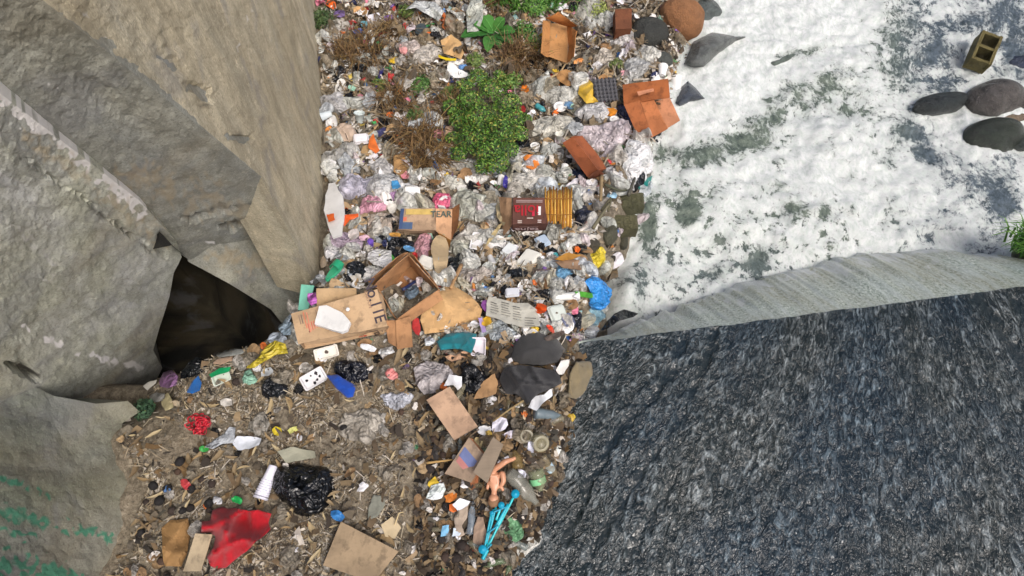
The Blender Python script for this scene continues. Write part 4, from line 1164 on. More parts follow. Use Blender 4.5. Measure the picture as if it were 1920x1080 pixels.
# kraft tray-shaped carton at the top
k7 = thing('flattened_carton', 'long tan carton opened out like a tray between the grasses', 'carton'); k7.matrix_world = Matrix.Translation(Vector(hit(np.array([1048.]), np.array([90.]))[0]))
C7 = (192, 138, 82)
panel('base_panel', quad_world([(1030, 42, .10), (1066, 48, .10), (1064, 118, .10), (1026, 108, .10)]), (196, 146, 92), k7, warp=.01)
panel('side_panel', quad_world([(1018, 38, .24), (1031, 40, .12), (1027, 108, .12), (1013, 100, .24)]), C7, k7)
panel('side_panel', quad_world([(1066, 48, .12), (1085, 60, .26), (1080, 108, .24), (1064, 118, .12)]), (190, 132, 74), k7)
panel('end_panel', quad_world([(1022, 34, .22), (1046, 22, .30), (1082, 50, .26), (1066, 50, .12)]), (178, 116, 60), k7)
cover_poly([(1015, 30), (1045, 22), (1086, 60), (1078, 115), (1020, 112)])
sheet('cardboard_piece', [(1040, 136), (1062, 130), (1086, 140), (1088, 158), (1062, 161), (1046, 150)], (176, 132, 82), 'torn tan cardboard piece below the tray-shaped carton', lift=.08, fold=.08)
t8, W8, *_ = box('cardboard_box', [(1153, 18, .2), (1184, 16, .2), (1184, 54, .18), (1154, 56, .18)], .18, (116, 70, 44), 'small dark brown cardboard box near the top between pale litter and stones', inner=(94, 56, 34))
t9, W9, n9, d9, pr9 = box('printed_carton', [(880, 820, .16), (912, 858, .16), (884, 905, .13), (834, 888, .10)], .07, (176, 122, 82), 'worn tan carton with faded blue and pink print under the grey board', cat='carton', topcol=(168, 146, 124))
bpy.context.view_layer.update()
mark_quad(pr9['top'], W9[0], W9[1] - W9[0], W9[3] - W9[0], n9, .08, .22, .8, .46, (112, 124, 168), lift=.011)
mark_quad(pr9['top'], W9[0], W9[1] - W9[0], W9[3] - W9[0], n9, .1, .46, .85, .6, (190, 128, 122), lift=.011)
panel('flap', quad_world([(880, 892, .10), (898, 886, .12), (896, 912, .04), (884, 918, .03)]), (150, 92, 56), t9)
def board(name, q, col, label, cat='board', thick=.018, kind='wood', cov=True):
    tt_ = thing(name, label, cat); Wq = quad_world(q); tt_.matrix_world = Matrix.Translation(Vector(Wq.mean(0)))
    panel('board_face', Wq, col, tt_, kind, thick=thick, warp=.004)
    if cov: cover_poly([c[:2] for c in q])
    return tt_
board('wooden_board', [(925, 820, .22), (944, 834, .22), (914, 906, .19), (888, 886, .19)], (138, 124, 106), 'narrow grey wooden board lying across the printed carton')
board('chipboard_panel', [(800, 751, .14), (844, 726, .15), (896, 800, .13), (852, 826, .12)], (190, 158, 130), 'pale chipboard panel below the white paper and black bag', thick=.022, kind='card')
board('cardboard_sheet', [(640, 978, .12), (748, 1034, .12), (700, 1092, .10), (606, 1060, .10)], (158, 138, 110), 'large dirty tan cardboard sheet lying flat at the bottom edge', 'cardboard', .006, 'card')
board('cardboard_strip', [(367, 1000, .16), (399, 1002, .16), (377, 1071, .12), (344, 1071, .12)], (176, 160, 132), 'clean tan cardboard strip beside the red cloth', 'cardboard', .006, 'card')
board('wooden_board', [(477, 616, .15), (497, 618, .15), (482, 655, .10), (466, 652, .10)], (150, 124, 92), 'short tan board propped at the edge of the dark hollow')
board('turquoise_board', [(566, 534, .22), (590, 536, .22), (578, 582, .18), (560, 582, .18)], (128, 204, 180), 'turquoise and white board standing behind the largest box', 'board', .012, 'plastic')
sheet('plastic_flower', [(577, 550), (592, 548), (594, 568), (583, 573), (576, 564)], (186, 92, 186), 'magenta crumpled plastic behind the largest cardboard box', 'film', 'plastic film', lift=.24, fold=.2)

# ---- traced sheets -------------------------------------------------
SH = [
 ('red_cloth', [(398, 957), (416, 950), (446, 953), (466, 958), (484, 956), (509, 963), (503, 980), (507, 992), (488, 1010), (478, 1016), (462, 1034), (440, 1050), (424, 1064), (408, 1068), (394, 1061), (388, 1045), (400, 1026), (404, 1006), (394, 998), (376, 999), (378, 978), (394, 976)], (176, 18, 34), 'crumpled bright red cloth on the lower bank', 'cloth', 'cloth', .03, .75),
 ('kraft_sack', [(303, 990), (320, 975), (352, 972), (356, 1000), (350, 1040), (340, 1062), (310, 1062), (304, 1030)], (150, 116, 72), 'torn brown paper sack to the left of the red cloth', 'paper', 'paper sack', .03, .18),
 ('paper_bag', [(793, 576), (815, 556), (832, 537), (858, 540), (884, 556), (904, 580), (900, 598), (868, 607), (832, 622), (796, 626), (788, 600)], (200, 162, 112), 'large crumpled tan paper bag beside the open box', 'paper', 'paper bag', .05, .17),
 ('newspaper', [(916, 556), (936, 560), (965, 568), (990, 568), (1006, 580), (1014, 612), (985, 614), (948, 606), (928, 596), (911, 592)], (206, 204, 190), 'folded printed newspaper sheet in the middle of the slope', 'paper', 'newspaper', .10, .05),
 ('teal_cloth', [(818, 640), (838, 626), (868, 622), (894, 626), (892, 640), (884, 662), (862, 654), (826, 656)], (22, 118, 128), 'deep teal cloth beside the white square tray', 'cloth', 'cloth', .07, .2),
 ('rubber_sheet', [(962, 648), (978, 630), (1008, 620), (1040, 632), (1060, 655), (1048, 678), (1015, 686), (975, 684), (955, 672)], (58, 58, 58), 'smooth domed charcoal rubber sheet near the weir crest', 'cloth', 'rubber sheet', .04, .05),
 ('dark_garment', [(945, 690), (975, 684), (1015, 690), (1048, 696), (1054, 718), (1032, 730), (1010, 738), (988, 758), (974, 742), (948, 738), (936, 712)], (44, 45, 48), 'dark grey trousers-like garment below the rubber sheet', 'cloth', 'garment', .06, .5),
 ('black_sheeting', [(1124, 622), (1138, 602), (1152, 588), (1170, 580), (1197, 588), (1188, 594), (1160, 602), (1140, 616)], (22, 25, 28), 'wrinkled black plastic sheeting trailing into the falling water', 'black', 'plastic sheet', .08, .12),
 ('blue_cloth', [(612, 704), (632, 702), (655, 716), (668, 724), (662, 744), (652, 746), (630, 728)], (10, 72, 176), 'bright blue cloth under the small black bag', 'cloth', 'cloth', .04, .05),
 ('white_slab', [(616, 344), (628, 342), (643, 368), (646, 400), (641, 440), (624, 446), (614, 420), (607, 394), (610, 366)], (230, 231, 230), 'tall white foam slab standing against the concrete wall', 'foam', 'foam slab', .16, .02),
 ('kraft_bag', [(818, 442), (834, 438), (842, 466), (838, 500), (838, 530), (820, 522), (812, 492), (808, 462)], (188, 166, 130), 'tall narrow tan paper bag below the lettered carton', 'paper', 'paper bag', .10, .08),
 ('kraft_bag', [(826, 76), (846, 64), (864, 78), (870, 100), (864, 112), (846, 104), (832, 100)], (196, 160, 110), 'small tan paper bag near the top beside a white cup', 'paper', 'paper bag', .07, .12),
 ('white_paper', [(835, 142), (842, 112), (858, 128), (882, 140), (870, 145), (850, 146)], WHITE, 'white triangular sheet beside the small tan paper bag', 'paper', 'paper', .07, .06),
 ('white_bag', [(690, 474), (706, 466), (734, 470), (736, 494), (722, 502), (700, 496), (688, 486)], (232, 232, 226), 'white plastic bag with yellow print among the coloured bags', 'bag', 'plastic bag', .12, .08),
 ('yellow_bag', [(460, 690), (482, 672), (496, 652), (515, 638), (535, 645), (540, 662), (520, 664), (498, 676), (476, 690)], (186, 168, 28), 'translucent yellow bag stretched beside the largest box', 'bag', 'plastic bag', .10, .10),
 ('purple_bag', [(298, 716), (306, 698), (318, 690), (334, 706), (330, 722), (314, 728), (300, 724)], (132, 92, 138), 'muted purple bag next to the leaning slab foot', 'bag', 'plastic bag', .07, .10),
 ('blue_rag', [(350, 736), (360, 716), (372, 704), (378, 718), (374, 732), (360, 738)], (14, 100, 178), 'small vivid blue rag under the black bag by the hollow', 'cloth', 'cloth', .06, .10),
 ('green_strip', [(392, 702), (412, 690), (432, 688), (430, 696), (410, 702), (396, 708)], (20, 150, 92), 'bright green plastic strip above a white tray by the hollow', 'plastic', 'plastic strip', .09, .05),
 ('white_strip', [(268, 724), (278, 716), (294, 712), (292, 718), (276, 732)], OFFW, 'white plastic strip at the tip of the purple bag', 'plastic', 'plastic strip', .06, .04),
 ('clear_sheet', [(775, 690), (800, 676), (840, 684), (850, 700), (830, 716), (820, 735), (795, 740), (780, 720)], (170, 164, 164), 'clear printed film sheet above the chipboard panel', 'film', 'plastic film', .05, .09),
 ('white_paper', [(832, 724), (842, 702), (866, 706), (866, 724), (858, 732), (850, 722)], (226, 228, 232), 'folded white paper between clear film and black bag', 'paper', 'paper', .10, .08),
 ('white_paper', [(436, 832), (444, 818), (470, 818), (490, 822), (486, 834), (466, 842), (446, 844)], (206, 212, 220), 'torn white sheet on the bare soil of the lower bank', 'paper', 'paper', .04, .07),
 ('clear_sheet', [(383, 838), (402, 824), (420, 814), (430, 800), (441, 802), (440, 830), (418, 832), (398, 842)], (160, 166, 172), 'grey translucent film beside the torn white sheet', 'film', 'plastic film', .04, .07),
 ('kraft_piece', [(888, 748), (905, 716), (928, 700), (934, 720), (930, 738), (908, 746)], (168, 132, 92), 'bent tan cardboard between black bag and dark garment', 'card', 'cardboard', .07, .05),
 ('tan_cloth', [(1064, 744), (1068, 700), (1080, 678), (1110, 676), (1124, 690), (1112, 715), (1096, 738), (1080, 748)], (128, 116, 88), 'muddy tan sack hanging at the edge of the dark water', 'cloth', 'sack', .09, .12),
 ('white_rag', [(1042, 694), (1052, 676), (1068, 674), (1066, 686), (1056, 702), (1048, 702)], (222, 220, 214), 'white frayed rag above the muddy tan sack', 'cloth', 'cloth', .11, .12),
 ('white_paper', [(990, 764), (1000, 742), (1020, 740), (1034, 728), (1036, 742), (1020, 754), (1006, 770)], (218, 222, 226), 'white torn tissue just above the grey canister', 'paper', 'paper', .10, .10),
 ('white_packet', [(798, 934), (808, 910), (832, 904), (836, 918), (828, 934), (812, 938)], (206, 220, 214), 'pale mint packet left of the worn printed carton', 'bag', 'packet', .06, .08),
 ('white_packet', [(848, 946), (862, 934), (882, 940), (874, 952), (858, 958)], (226, 230, 234), 'small white packet above the slim clear bottle', 'paper', 'packet', .07, .06),
 ('tan_rag', [(852, 970), (864, 950), (878, 948), (876, 970), (866, 985), (872, 1002), (860, 1008), (852, 990)], (176, 160, 142), 'beige rag strip hanging below the small white packet', 'cloth', 'cloth', .06, .10),
 ('tan_rag', [(886, 1020), (888, 990), (896, 968), (906, 970), (912, 1000), (906, 1022)], (166, 142, 122), 'pinkish tan rag left of the teal rack', 'cloth', 'cloth', .06, .10),
 ('blue_packet', [(826, 1006), (830, 986), (842, 984), (840, 1004)], (128, 186, 222), 'pale blue packet beside white packet near bottom', 'paper', 'packet', .06, .05),
 ('white_packet', [(848, 1006), (850, 990), (866, 990), (868, 1004)], (204, 218, 230), 'white packet beside the pale blue packet', 'paper', 'packet', .06, .05),
 ('printed_packet', [(714, 984), (736, 968), (752, 990), (740, 1010), (722, 1006)], (184, 168, 136), 'tan packet with orange and blue print above cardboard sheet', 'paper', 'packet', .05, .06),
 ('grey_rag', [(690, 956), (700, 928), (720, 930), (722, 946), (708, 968), (690, 976)], (128, 130, 118), 'grey green rag right of the big black bag', 'cloth', 'cloth', .04, .10),
 ('grey_paper', [(520, 846), (545, 838), (590, 846), (592, 858), (560, 864), (536, 868)], (150, 150, 132), 'grey soggy paper tucked above the big black bag', 'paper', 'paper', .05, .07),
 ('film_strip', [(968, 1032), (990, 1008), (1012, 1006), (1034, 990), (1040, 1002), (1016, 1022), (996, 1044), (972, 1044)], (196, 196, 188), 'white film strip trailing along the waterline at the bottom', 'film', 'plastic film', .06, .12),
 ('orange_strip', [(1040, 486), (1062, 474), (1090, 478), (1072, 486), (1050, 488)], (206, 148, 64), 'flat orange card strip left of the yellow bag', 'card', 'card strip', .12, .03),
 ('tan_card', [(1040, 490), (1070, 486), (1092, 488), (1090, 506), (1056, 502)], (164, 134, 106), 'tan card piece under the flat orange strip', 'card', 'cardboard', .09, .05),
 ('orange_patch', [(612, 402), (626, 400), (628, 412), (616, 416)], (226, 104, 36), 'square orange patch stuck to the tall foam slab', 'paper', 'wrapper', .19, .05),
 ('orange_ribbon', [(640, 404), (656, 402), (672, 400), (672, 406), (656, 412), (646, 424), (640, 418)], (232, 100, 40), 'torn orange ribbon right of the tall foam slab', 'plastic', 'wrapper', .14, .12),
 ('teal_plastic', [(1196, 352), (1206, 338), (1228, 326), (1238, 320), (1236, 336), (1222, 354), (1204, 360)], (0, 118, 112), 'dark teal plastic sheet at the foam edge', 'plastic', 'plastic sheet', .07, .10),
 ('teal_plastic', [(1236, 272), (1244, 250), (1262, 232), (1266, 246), (1250, 268), (1242, 290)], (120, 196, 184), 'pale aqua sheet under the flattened orange brown carton', 'film', 'plastic sheet', .04, .06),
 ('printed_wrapper', [(1088, 152), (1100, 144), (1112, 158), (1112, 180), (1122, 190), (1100, 194), (1084, 176)], (214, 176, 62), 'yellow and white snack wrapper left of the dark egg tray', 'plastic', 'wrapper', .09, .14),
 ('grey_cloth', [(760, 18), (780, 0), (815, 4), (834, 20), (822, 40), (800, 26), (780, 14)], (184, 188, 186), 'grey white bag hanging at the top edge left', 'bag', 'plastic bag', .10, .12),
 ('white_bag', [(876, 60), (874, 20), (884, -4), (904, 0), (906, 30), (898, 58)], (176, 180, 170), 'long pale bag beside the broad green leaves', 'bag', 'plastic bag', .09, .12),
 ('orange_paper', [(692, 262), (700, 250), (706, 268), (712, 282), (704, 288), (690, 276)], (232, 120, 50), 'orange and white wrapper left of the dry grass', 'paper', 'wrapper', .08, .10),
 ('cardboard_piece', [(680, 274), (700, 268), (702, 284), (690, 292), (676, 286)], (190, 158, 112), 'small tan card under the orange and white wrapper', 'card', 'cardboard', .06, .05),
 ('cardboard_piece', [(738, 292), (760, 288), (766, 312), (752, 330), (738, 322)], (186, 146, 96), 'torn tan card at the foot of the dry grass', 'card', 'cardboard', .06, .08),
 ('purple_strip', [(896, 596), (904, 596), (912, 622), (904, 624)], (188, 166, 218), 'short lilac strip beside the crumpled tan paper bag', 'plastic', 'plastic strip', .10, .04),
 ('yellow_strip', [(822, 102), (836, 108), (856, 110), (854, 114), (836, 113), (822, 107)], (226, 200, 28), 'thin yellow strip in front of the small tan bag', 'plastic', 'plastic strip', .10, .05),
 ('navy_ribbon', [(714, 128), (720, 128), (712, 150), (706, 168), (703, 164), (708, 146)], (44, 40, 104), 'dark navy ribbon near the top left of the slope', 'plastic', 'ribbon', .08, .06),
]
for nm, poly, col, lab, kd, ct, lf, fo in SH:
    sheet(nm, poly, col, lab, kd, ct, lf, fo, zfix=[.08, 0, -.12, -.2, -.38, -.34, -.1, .03] if nm == 'black_sheeting' else None, dome={'rubber_sheet': .14, 'dark_garment': .07, 'red_cloth': .05, 'tan_cloth': .06, 'paper_bag': .06, 'kraft_sack': .05, 'teal_cloth': .04, 'blue_cloth': .04}.get(nm, 0), thick=.02 if kd == 'foam' else (.006 if kd == 'card' else .003))

# ---- bags ----------------------------------------------------------
BG = [
 # px,py,rx,ry,rot,col,kind,h,label
 (572, 912, 57, 48, 20, (15, 18, 22), 'black', .62, 'largest shiny black bin bag on the lower bank'),
 (662, 698, 32, 26, -20, (20, 24, 34), 'black', .5, 'small black bag lying over the bright blue cloth'),
 (516, 732, 26, 21, 0, (24, 28, 34), 'black', .8, 'round black bag ball left of the stained white tray'),
 (366, 692, 28, 18, 40, (18, 22, 26), 'black', .6, 'black bag at the mouth of the dark hollow'),
 (888, 712, 28, 33, 70, (22, 24, 28), 'black', .5, 'black bag between white paper and bent cardboard'),
 (752, 462, 27, 19, 15, (30, 34, 40), 'black', .5, 'black bag with blue strip below the beige carton'),
 (672, 506, 26, 18, -10, (36, 40, 46), 'black', .5, 'charcoal bag left of the open cardboard box'),
 (856, 498, 18, 36, -30, (26, 32, 34), 'black', .4, 'slim black bag right of the tall tan paper bag'),
 (970, 514, 22, 15, 0, (30, 36, 42), 'black', .7, 'black bag below the white foam boxes'),
 (1096, 404, 23, 21, 0, (40, 44, 58), 'black', .7, 'rounded dark navy bag right of the golden slats'),
 (1033, 474, 13, 11, 0, (26, 32, 34), 'black', .7, 'small dark bag below the white cups'),
 (1082, 330, 18, 16, -20, (30, 40, 62), 'black', .5, 'dark blue black bag under the russet box corner'),
 (1076, 606, 22, 20, 0, (34, 38, 46), 'black', .5, 'dark bag left of the vivid blue bag'),
 (1170, 218, 14, 30, 10, (32, 36, 66), 'black', .4, 'navy bag tucked behind the flattened orange carton'),
 (975, 272, 20, 14, -30, (34, 38, 42), 'black', .5, 'black bag at the right of the green bush'),
 (655, 184, 12, 12, 0, (26, 26, 34), 'black', .7, 'small black bundle near the wall upper left'),
 (1118, 548, 24, 32, 70, (20, 130, 206), 'bag', .6, 'vivid blue plastic bag beside the falling water'),
 (1110, 588, 22, 15, 20, (150, 196, 220), 'film', .6, 'pale blue translucent bag below the vivid blue bag'),
 (1057, 514, 17, 12, 0, (110, 170, 214), 'film', .7, 'small blue and pink bag below the tan card'),
 (1116, 484, 17, 20, 90, (206, 184, 24), 'bag', .8, 'knotted bright yellow bag beside the mossy stones'),
 (1196, 306, 44, 32, 35, (226, 230, 230), 'bag', .5, 'big white plastic bag at the foam edge'),
 (676, 352, 34, 28, 10, (178, 176, 192), 'film', .6, 'lavender grey film bag behind the tall foam slab'),
 (716, 348, 32, 26, -15, (190, 192, 192), 'film', .55, 'large clear grey bag next to the lavender bag'),
 (696, 388, 24, 15, 10, (222, 156, 178), 'film', .6, 'soft pink bag right of the orange ribbon'),
 (830, 378, 21, 16, 20, (232, 96, 132), 'bag', .6, 'hot pink and white bag above the lettered panel'),
 (794, 462, 15, 24, 0, (204, 152, 162), 'film', .5, 'dusty pink bag below the beige carton'),
 (648, 456, 30, 18, -10, (178, 160, 180), 'film', .5, 'mauve film bag below the tall foam slab'),
 (716, 420, 25, 24, 40, (184, 170, 156), 'film', .5, 'beige film bag left of the navy panelled carton'),
 (882, 388, 28, 34, 60, (178, 182, 170), 'film', .5, 'grey green film bag left of the maroon carton'),
 (985, 345, 36, 18, 10, (204, 202, 194), 'film', .5, 'pale film bag above the maroon carton'),
 (1018, 328, 26, 20, -20, (186, 188, 178), 'film', .5, 'greyish film bag above the golden slats'),
 (955, 300, 22, 18, 0, (188, 190, 184), 'film', .5, 'grey film bag at the right foot of the bush'),
 (1035, 240, 36, 24, 20, (192, 190, 178), 'film', .5, 'dirty white film bag left of the russet box'),
 (1118, 214, 30, 18, 10, (196, 196, 196), 'film', .5, 'crinkled silver grey film above the clear pink bag'),
 (1052, 182, 30, 20, 0, (188, 188, 180), 'film', .55, 'domed pale bag left of the snack wrapper'),
 (1192, 132, 24, 20, 40, (178, 180, 178), 'film', .6, 'wrinkled grey bag above the flattened orange carton'),
 (1210, 104, 22, 14, 0, (188, 188, 180), 'film', .6, 'pale crumpled bag left of the white upright cup'),
 (1162, 76, 20, 17, -30, (206, 204, 202), 'film', .6, 'white crumpled bag below the small dark brown box'),
 (1105, 24, 26, 22, 0, (172, 172, 162), 'film', .5, 'grey film bag at the top right of the tray carton'),
 (800, 104, 24, 18, 30, (190, 184, 174), 'film', .5, 'greyish bag left of the small tan paper bag'),
 (630, 196, 24, 20, 0, (186, 186, 188), 'film', .6, 'light grey bag against the wall'),
 (640, 290, 28, 22, 50, (178, 178, 174), 'film', .5, 'limp grey bag above the white foam tray by the wall'),
 (715, 318, 18, 22, 60, (190, 190, 190), 'film', .5, 'thin clear bag left of the torn tan card'),
 (815, 228, 20, 14, -20, (220, 216, 204), 'bag', .6, 'ruffled white bag left of the green bush'),
 (636, 252, 22, 28, 60, (194, 174, 156), 'paper_', .4, 'long crumpled beige paper against the wall'),
 (935, 624, 30, 17, 10, (170, 180, 186), 'film', .5, 'grey blue film bag below the newspaper'),
 (888, 518, 26, 18, 20, (170, 162, 154), 'film', .5, 'brownish clear film right of the slim black bag'),
 (1012, 520, 20, 14, -20, (120, 104, 94), 'film', .5, 'brown clear film beside the black bag'),
 (1040, 436, 20, 16, 10, (176, 178, 170), 'film', .5, 'crumpled clear wrap below the golden slats'),
 (905, 400, 18, 22, 70, (186, 188, 180), 'film', .5, 'clear bag touching the maroon carton flap'),
 (745, 752, 15, 24, 80, (176, 180, 190), 'film', .5, 'pale blue grey film on the soil beside the wrapper'),
 (680, 800, 26, 34, 60, (152, 146, 134), 'film', .3, 'dusty film lying on bare soil left of the wrapper'),
 (812, 700, 20, 14, 0, (186, 176, 176), 'film', .3, 'film with faint pink print above the chipboard'),
 (962, 992, 16, 18, 0, (96, 150, 104), 'film', .6, 'green translucent bag right of the teal rack'),
 (715, 250, 14, 10, 0, (60, 62, 110), 'cloth', .5, 'navy patterned cloth bundle left of the dry grass'),
 (467, 708, 12, 11, 0, (130, 178, 156), 'bag', .6, 'small sage green crumpled bag on the lower bank'),
 (760, 358, 22, 14, 10, (232, 232, 230), 'bag', .55, 'white bag left of the hot pink one'),
 (748, 372, 13, 13, 0, (204, 156, 212), 'film', .6, 'lilac pink bag above the navy panelled carton'),
 (705, 512, 22, 10, 20, (226, 226, 230), 'bag', .5, 'white wrapper lying between charcoal bag and open box'),
 (628, 470, 10, 20, -20, (206, 206, 208), 'film', .6, 'narrow white bag against the wall above the green slipper'),
 (735, 452, 12, 12, 0, (138, 168, 206), 'film', .6, 'light blue film beside black bag with strip'),
 (868, 470, 20, 22, 0, (184, 186, 172), 'film', .45, 'pale olive film right of the tall tan bag'),
 (900, 330, 20, 13, 0, (216, 212, 208), 'film', .5, 'white film below the bush'),
 (850, 345, 22, 13, 10, (206, 206, 196), 'film', .5, 'creased pale film between pink bag and bush'),
 (700, 170, 16, 12, 0, (206, 198, 192), 'film', .5, 'pale wrapper in dry grass near the navy ribbon'),
 (770, 90, 20, 13, 0, (188, 176, 170), 'film', .5, 'rosy grey film in the upper slope litter'),
 (1130, 110, 20, 13, 0, (200, 192, 178), 'film', .5, 'pale film above the dark egg tray'),
 (1150, 330, 18, 14, 0, (206, 206, 206), 'film', .5, 'clear wrap between russet box and big white bag'),
]
for px, py, rx, ry, rot, col, kd, h, lab in BG:
    if kd in ('film', 'bag'): rx, ry = rx * 1.22, ry * 1.22
    k2 = 'paper' if kd == 'paper_' else kd
    ct = {'black': 'plastic bag', 'cloth': 'cloth', 'paper_': 'paper'}.get(kd, 'plastic bag')
    bag({'cloth': 'cloth_bundle', 'paper_': 'crumpled_paper'}.get(kd, 'plastic_bag'), px, py, rx, ry, rot, col, lab, k2, h, .42 if kd != 'black' else .34, ct, knot=(kd == 'black' and rx > 25), lift=.01)

# ---- trays, lids, cups, bottles -----------------------------------
for a in [
 (588, 710, 46, 28, 35, (222, 222, 224), 'white foam tray with dark stains left of the blue cloth', False, .014, .03, (10, 0), (52, 48, 56), 9),
 (612, 661, 46, 20, 12, (226, 222, 212), 'white foam tray leaning below the largest box', False, .014, .05, (24, 0), (90, 80, 74), 2),
 (414, 706, 34, 26, 25, (206, 216, 204), 'white tray with green edge near the dark hollow', False, .014, .04, (18, 0), (110, 110, 100), 2),
 (897, 650, 27, 34, 0, (226, 220, 226), 'square white foam tray beside the teal cloth', False, .02, .06, (10, 0), None, 0),
 (990, 482, 34, 42, -35, (232, 232, 222), 'open white foam food box below the maroon carton', True, .03, .06, (6, 0), None, 0),
 (955, 466, 22, 28, -35, (220, 226, 226), 'white foam box half leaning on the open one', True, .03, .06, (0, 10), None, 0),
 (895, 452, 24, 34, -10, (230, 230, 232), 'white foam tray right of the olive film', False, .02, .06, (8, 0), None, 0),
 (614, 313, 22, 30, -25, (232, 232, 232), 'white diamond-shaped foam tray against the wall', True, .015, .07, (15, 0), None, 0),
 (772, 358, 30, 22, 5, (238, 238, 236), 'clean white foam tray between white and pink bags', True, .02, .12, (12, 0), None, 0),
 (1048, 586, 38, 30, 25, (196, 204, 196), 'grey white foam tray below the white tube', True, .02, .06, (10, 0), None, 0),
 (676, 258, 28, 20, 10, (232, 230, 234), 'white foam box above the orange and white wrapper', True, .03, .06, (10, 0), None, 0),
 (800, 490, 30, 26, -20, (218, 216, 206), 'whitish foam tray between dusty pink and tan bags', True, .02, .1, (12, 10), None, 0),
 (1018, 450, 24, 24, 30, (176, 194, 212), 'pale blue tray below the maroon carton', True, .02, .06, (6, 0), None, 0),
 (960, 546, 26, 18, 0, (220, 224, 230), 'white bowl-shaped tray above the newspaper', True, .02, .08, (4, 0), None, 0),
 (700, 32, 26, 17, 20, (228, 228, 236), 'small white tray at the top left of the slope', True, .015, .05, (6, 0), None, 0),
 ]:
    tray(*a[:7], flip=a[7], deep=a[8], lift=a[9], tilt=a[10], marks=(a[11], a[12]) if a[11] else None)
for a in [(645, 320, 7, 'round white lid above the lavender bag'), (1003, 273, 9, 'white round lid below the dirty white film bag'), (1152, 224, 9, 'white ring lid beside the orange carton'), (985, 316, 9, 'round white lid below the grey film by the bush'),
          (1050, 200, 12, 'white round dome lid near the bush'), (718, 72, 8, 'small white disc in the upper dry litter')]:
    disc('lid', a[0], a[1], a[2], (232, 232, 228), a[3])
for a in [
 (875, 86, 17, 14, 80, WHITE, 'white cup standing right of the small tan paper bag', 25, True),
 (675, 230, 20, 19, 90, (210, 222, 222), 'pale white cup tipped near the wall', 20, True),
 (612, 216, 20, 16, 200, (206, 216, 220), 'white and blue cup against the wall', 0, False),
 (1047, 268, 20, 15, 80, (228, 228, 218), 'white cup left of the russet box', 10, True),
 (1057, 318, 18, 14, 70, WHITE, 'white cup lying below the russet box', 0, False),
 (938, 340, 22, 13, 80, (232, 232, 230), 'white cup upright left of the pale film bag', 10, False),
 (1064, 442, 30, 12, 15, (232, 230, 224), 'white cup lying below the golden slats', 0, False),
 (1093, 433, 17, 16, 30, (232, 224, 214), 'white cup with pink mark right of the lying cup', 0, False),
 (1242, 134, 24, 18, 80, (236, 236, 234), 'white cup upright above the flattened orange carton', 0, False),
 (1268, 162, 34, 22, 100, (236, 236, 234), 'largest white tub at the foam edge', 0, False),
 (1045, 846, 16, 13, 70, (226, 232, 226), 'white crushed cup at the lower bank waterline', 0, False),
 (1060, 556, 50, 17, 12, (234, 236, 232), 'long white foam tube of nested cups beside the blue bag', 0, False),
 ]:
    cup(a[0], a[1], a[2], a[3], a[4], a[5], a[6], tip=a[7], upright=a[8])
# stack of nested foam cups
k = mpp(500, 905); M = lying(500, 905, 255, .05) ; st = thing('cup_stack', 'stack of nested white foam cups beside the largest black bag', 'cup stack'); st.matrix_world = M @ Matrix.Translation((0, 0, -32 * k))
L, r = 62 * k, 13 * k
lathe('inner_cup', [(r * .55, 0), (r * .62, .004), (r * .98, L * .86), (r * .7, L * .86)], st.matrix_world, mat('foam', (226, 226, 238)), parent=st)
for i in range(8):
    z = L * (.44 + i * .07); rr_ = r * (.86 + i * .025)
    lathe('cup_rim', [(rr_ * .96, z), (rr_ * 1.05, z + .002), (rr_ * 1.06, z + L * .035), (rr_ * .97, z + L * .045)], st.matrix_world, mat('foam', (226, 226, 240)), parent=st)
lathe('open_mouth', [(r * 1.04, L * .98), (r * 1.08, L), (r * .96, L), (r * .86, L * .8), (0, L * .78)], st.matrix_world, mat('foam', (212, 212, 224)), parent=st)
cover_poly([(485, 936), (508, 936), (518, 876), (504, 874)])
for a in [
 (1027, 778, 58, 20, 2, (104, 118, 124), 'plastic', 'grey blue plastic canister at the waterline', None, None),
 (1073, 783, 24, 18, 10, (190, 160, 66), 'plastic', 'small can with yellow label right of the grey canister', None, (226, 206, 70)),
 (980, 914, 78, 28, -40, (150, 150, 138), 'clear', 'largest dull grey bottle right of the doll', None, None),
 (1030, 876, 62, 17, -38, (150, 138, 110), 'clear', 'brown clear bottle with blue label at the waterline', None, (180, 204, 216)),
 (1008, 900, 42, 30, -60, (154, 162, 128), 'clear', 'round clear bottle with green label at the waterline', None, (126, 196, 142)),
 (885, 972, 56, 15, 88, (146, 158, 168), 'clear', 'slim clear bottle left of the teal rack', (70, 74, 80), None),
 (968, 862, 34, 22, 100, (150, 128, 82), 'clear', 'amber clear bottle above the white scrap by the doll', None, None),
 (1116, 616, 40, 13, 85, (134, 92, 58), 'plastic', 'brown bottle standing by the weir crest', (214, 206, 196), None),
 (712, 86, 20, 10, -60, (74, 160, 104), 'plastic', 'little green bottle in the upper slope litter', None, None),
 (1014, 203, 22, 12, -40, (70, 150, 156), 'plastic', 'teal bottle at the upper right of the bush', None, None),
 (880, 470, 22, 8, 60, (150, 150, 150), 'clear', 'tiny clear bottle beside the white foam tray', None, None),
 ]:
    bottle(a[0], a[1], a[2], a[3], a[4], a[5], a[7], a[6], a[8], a[9])
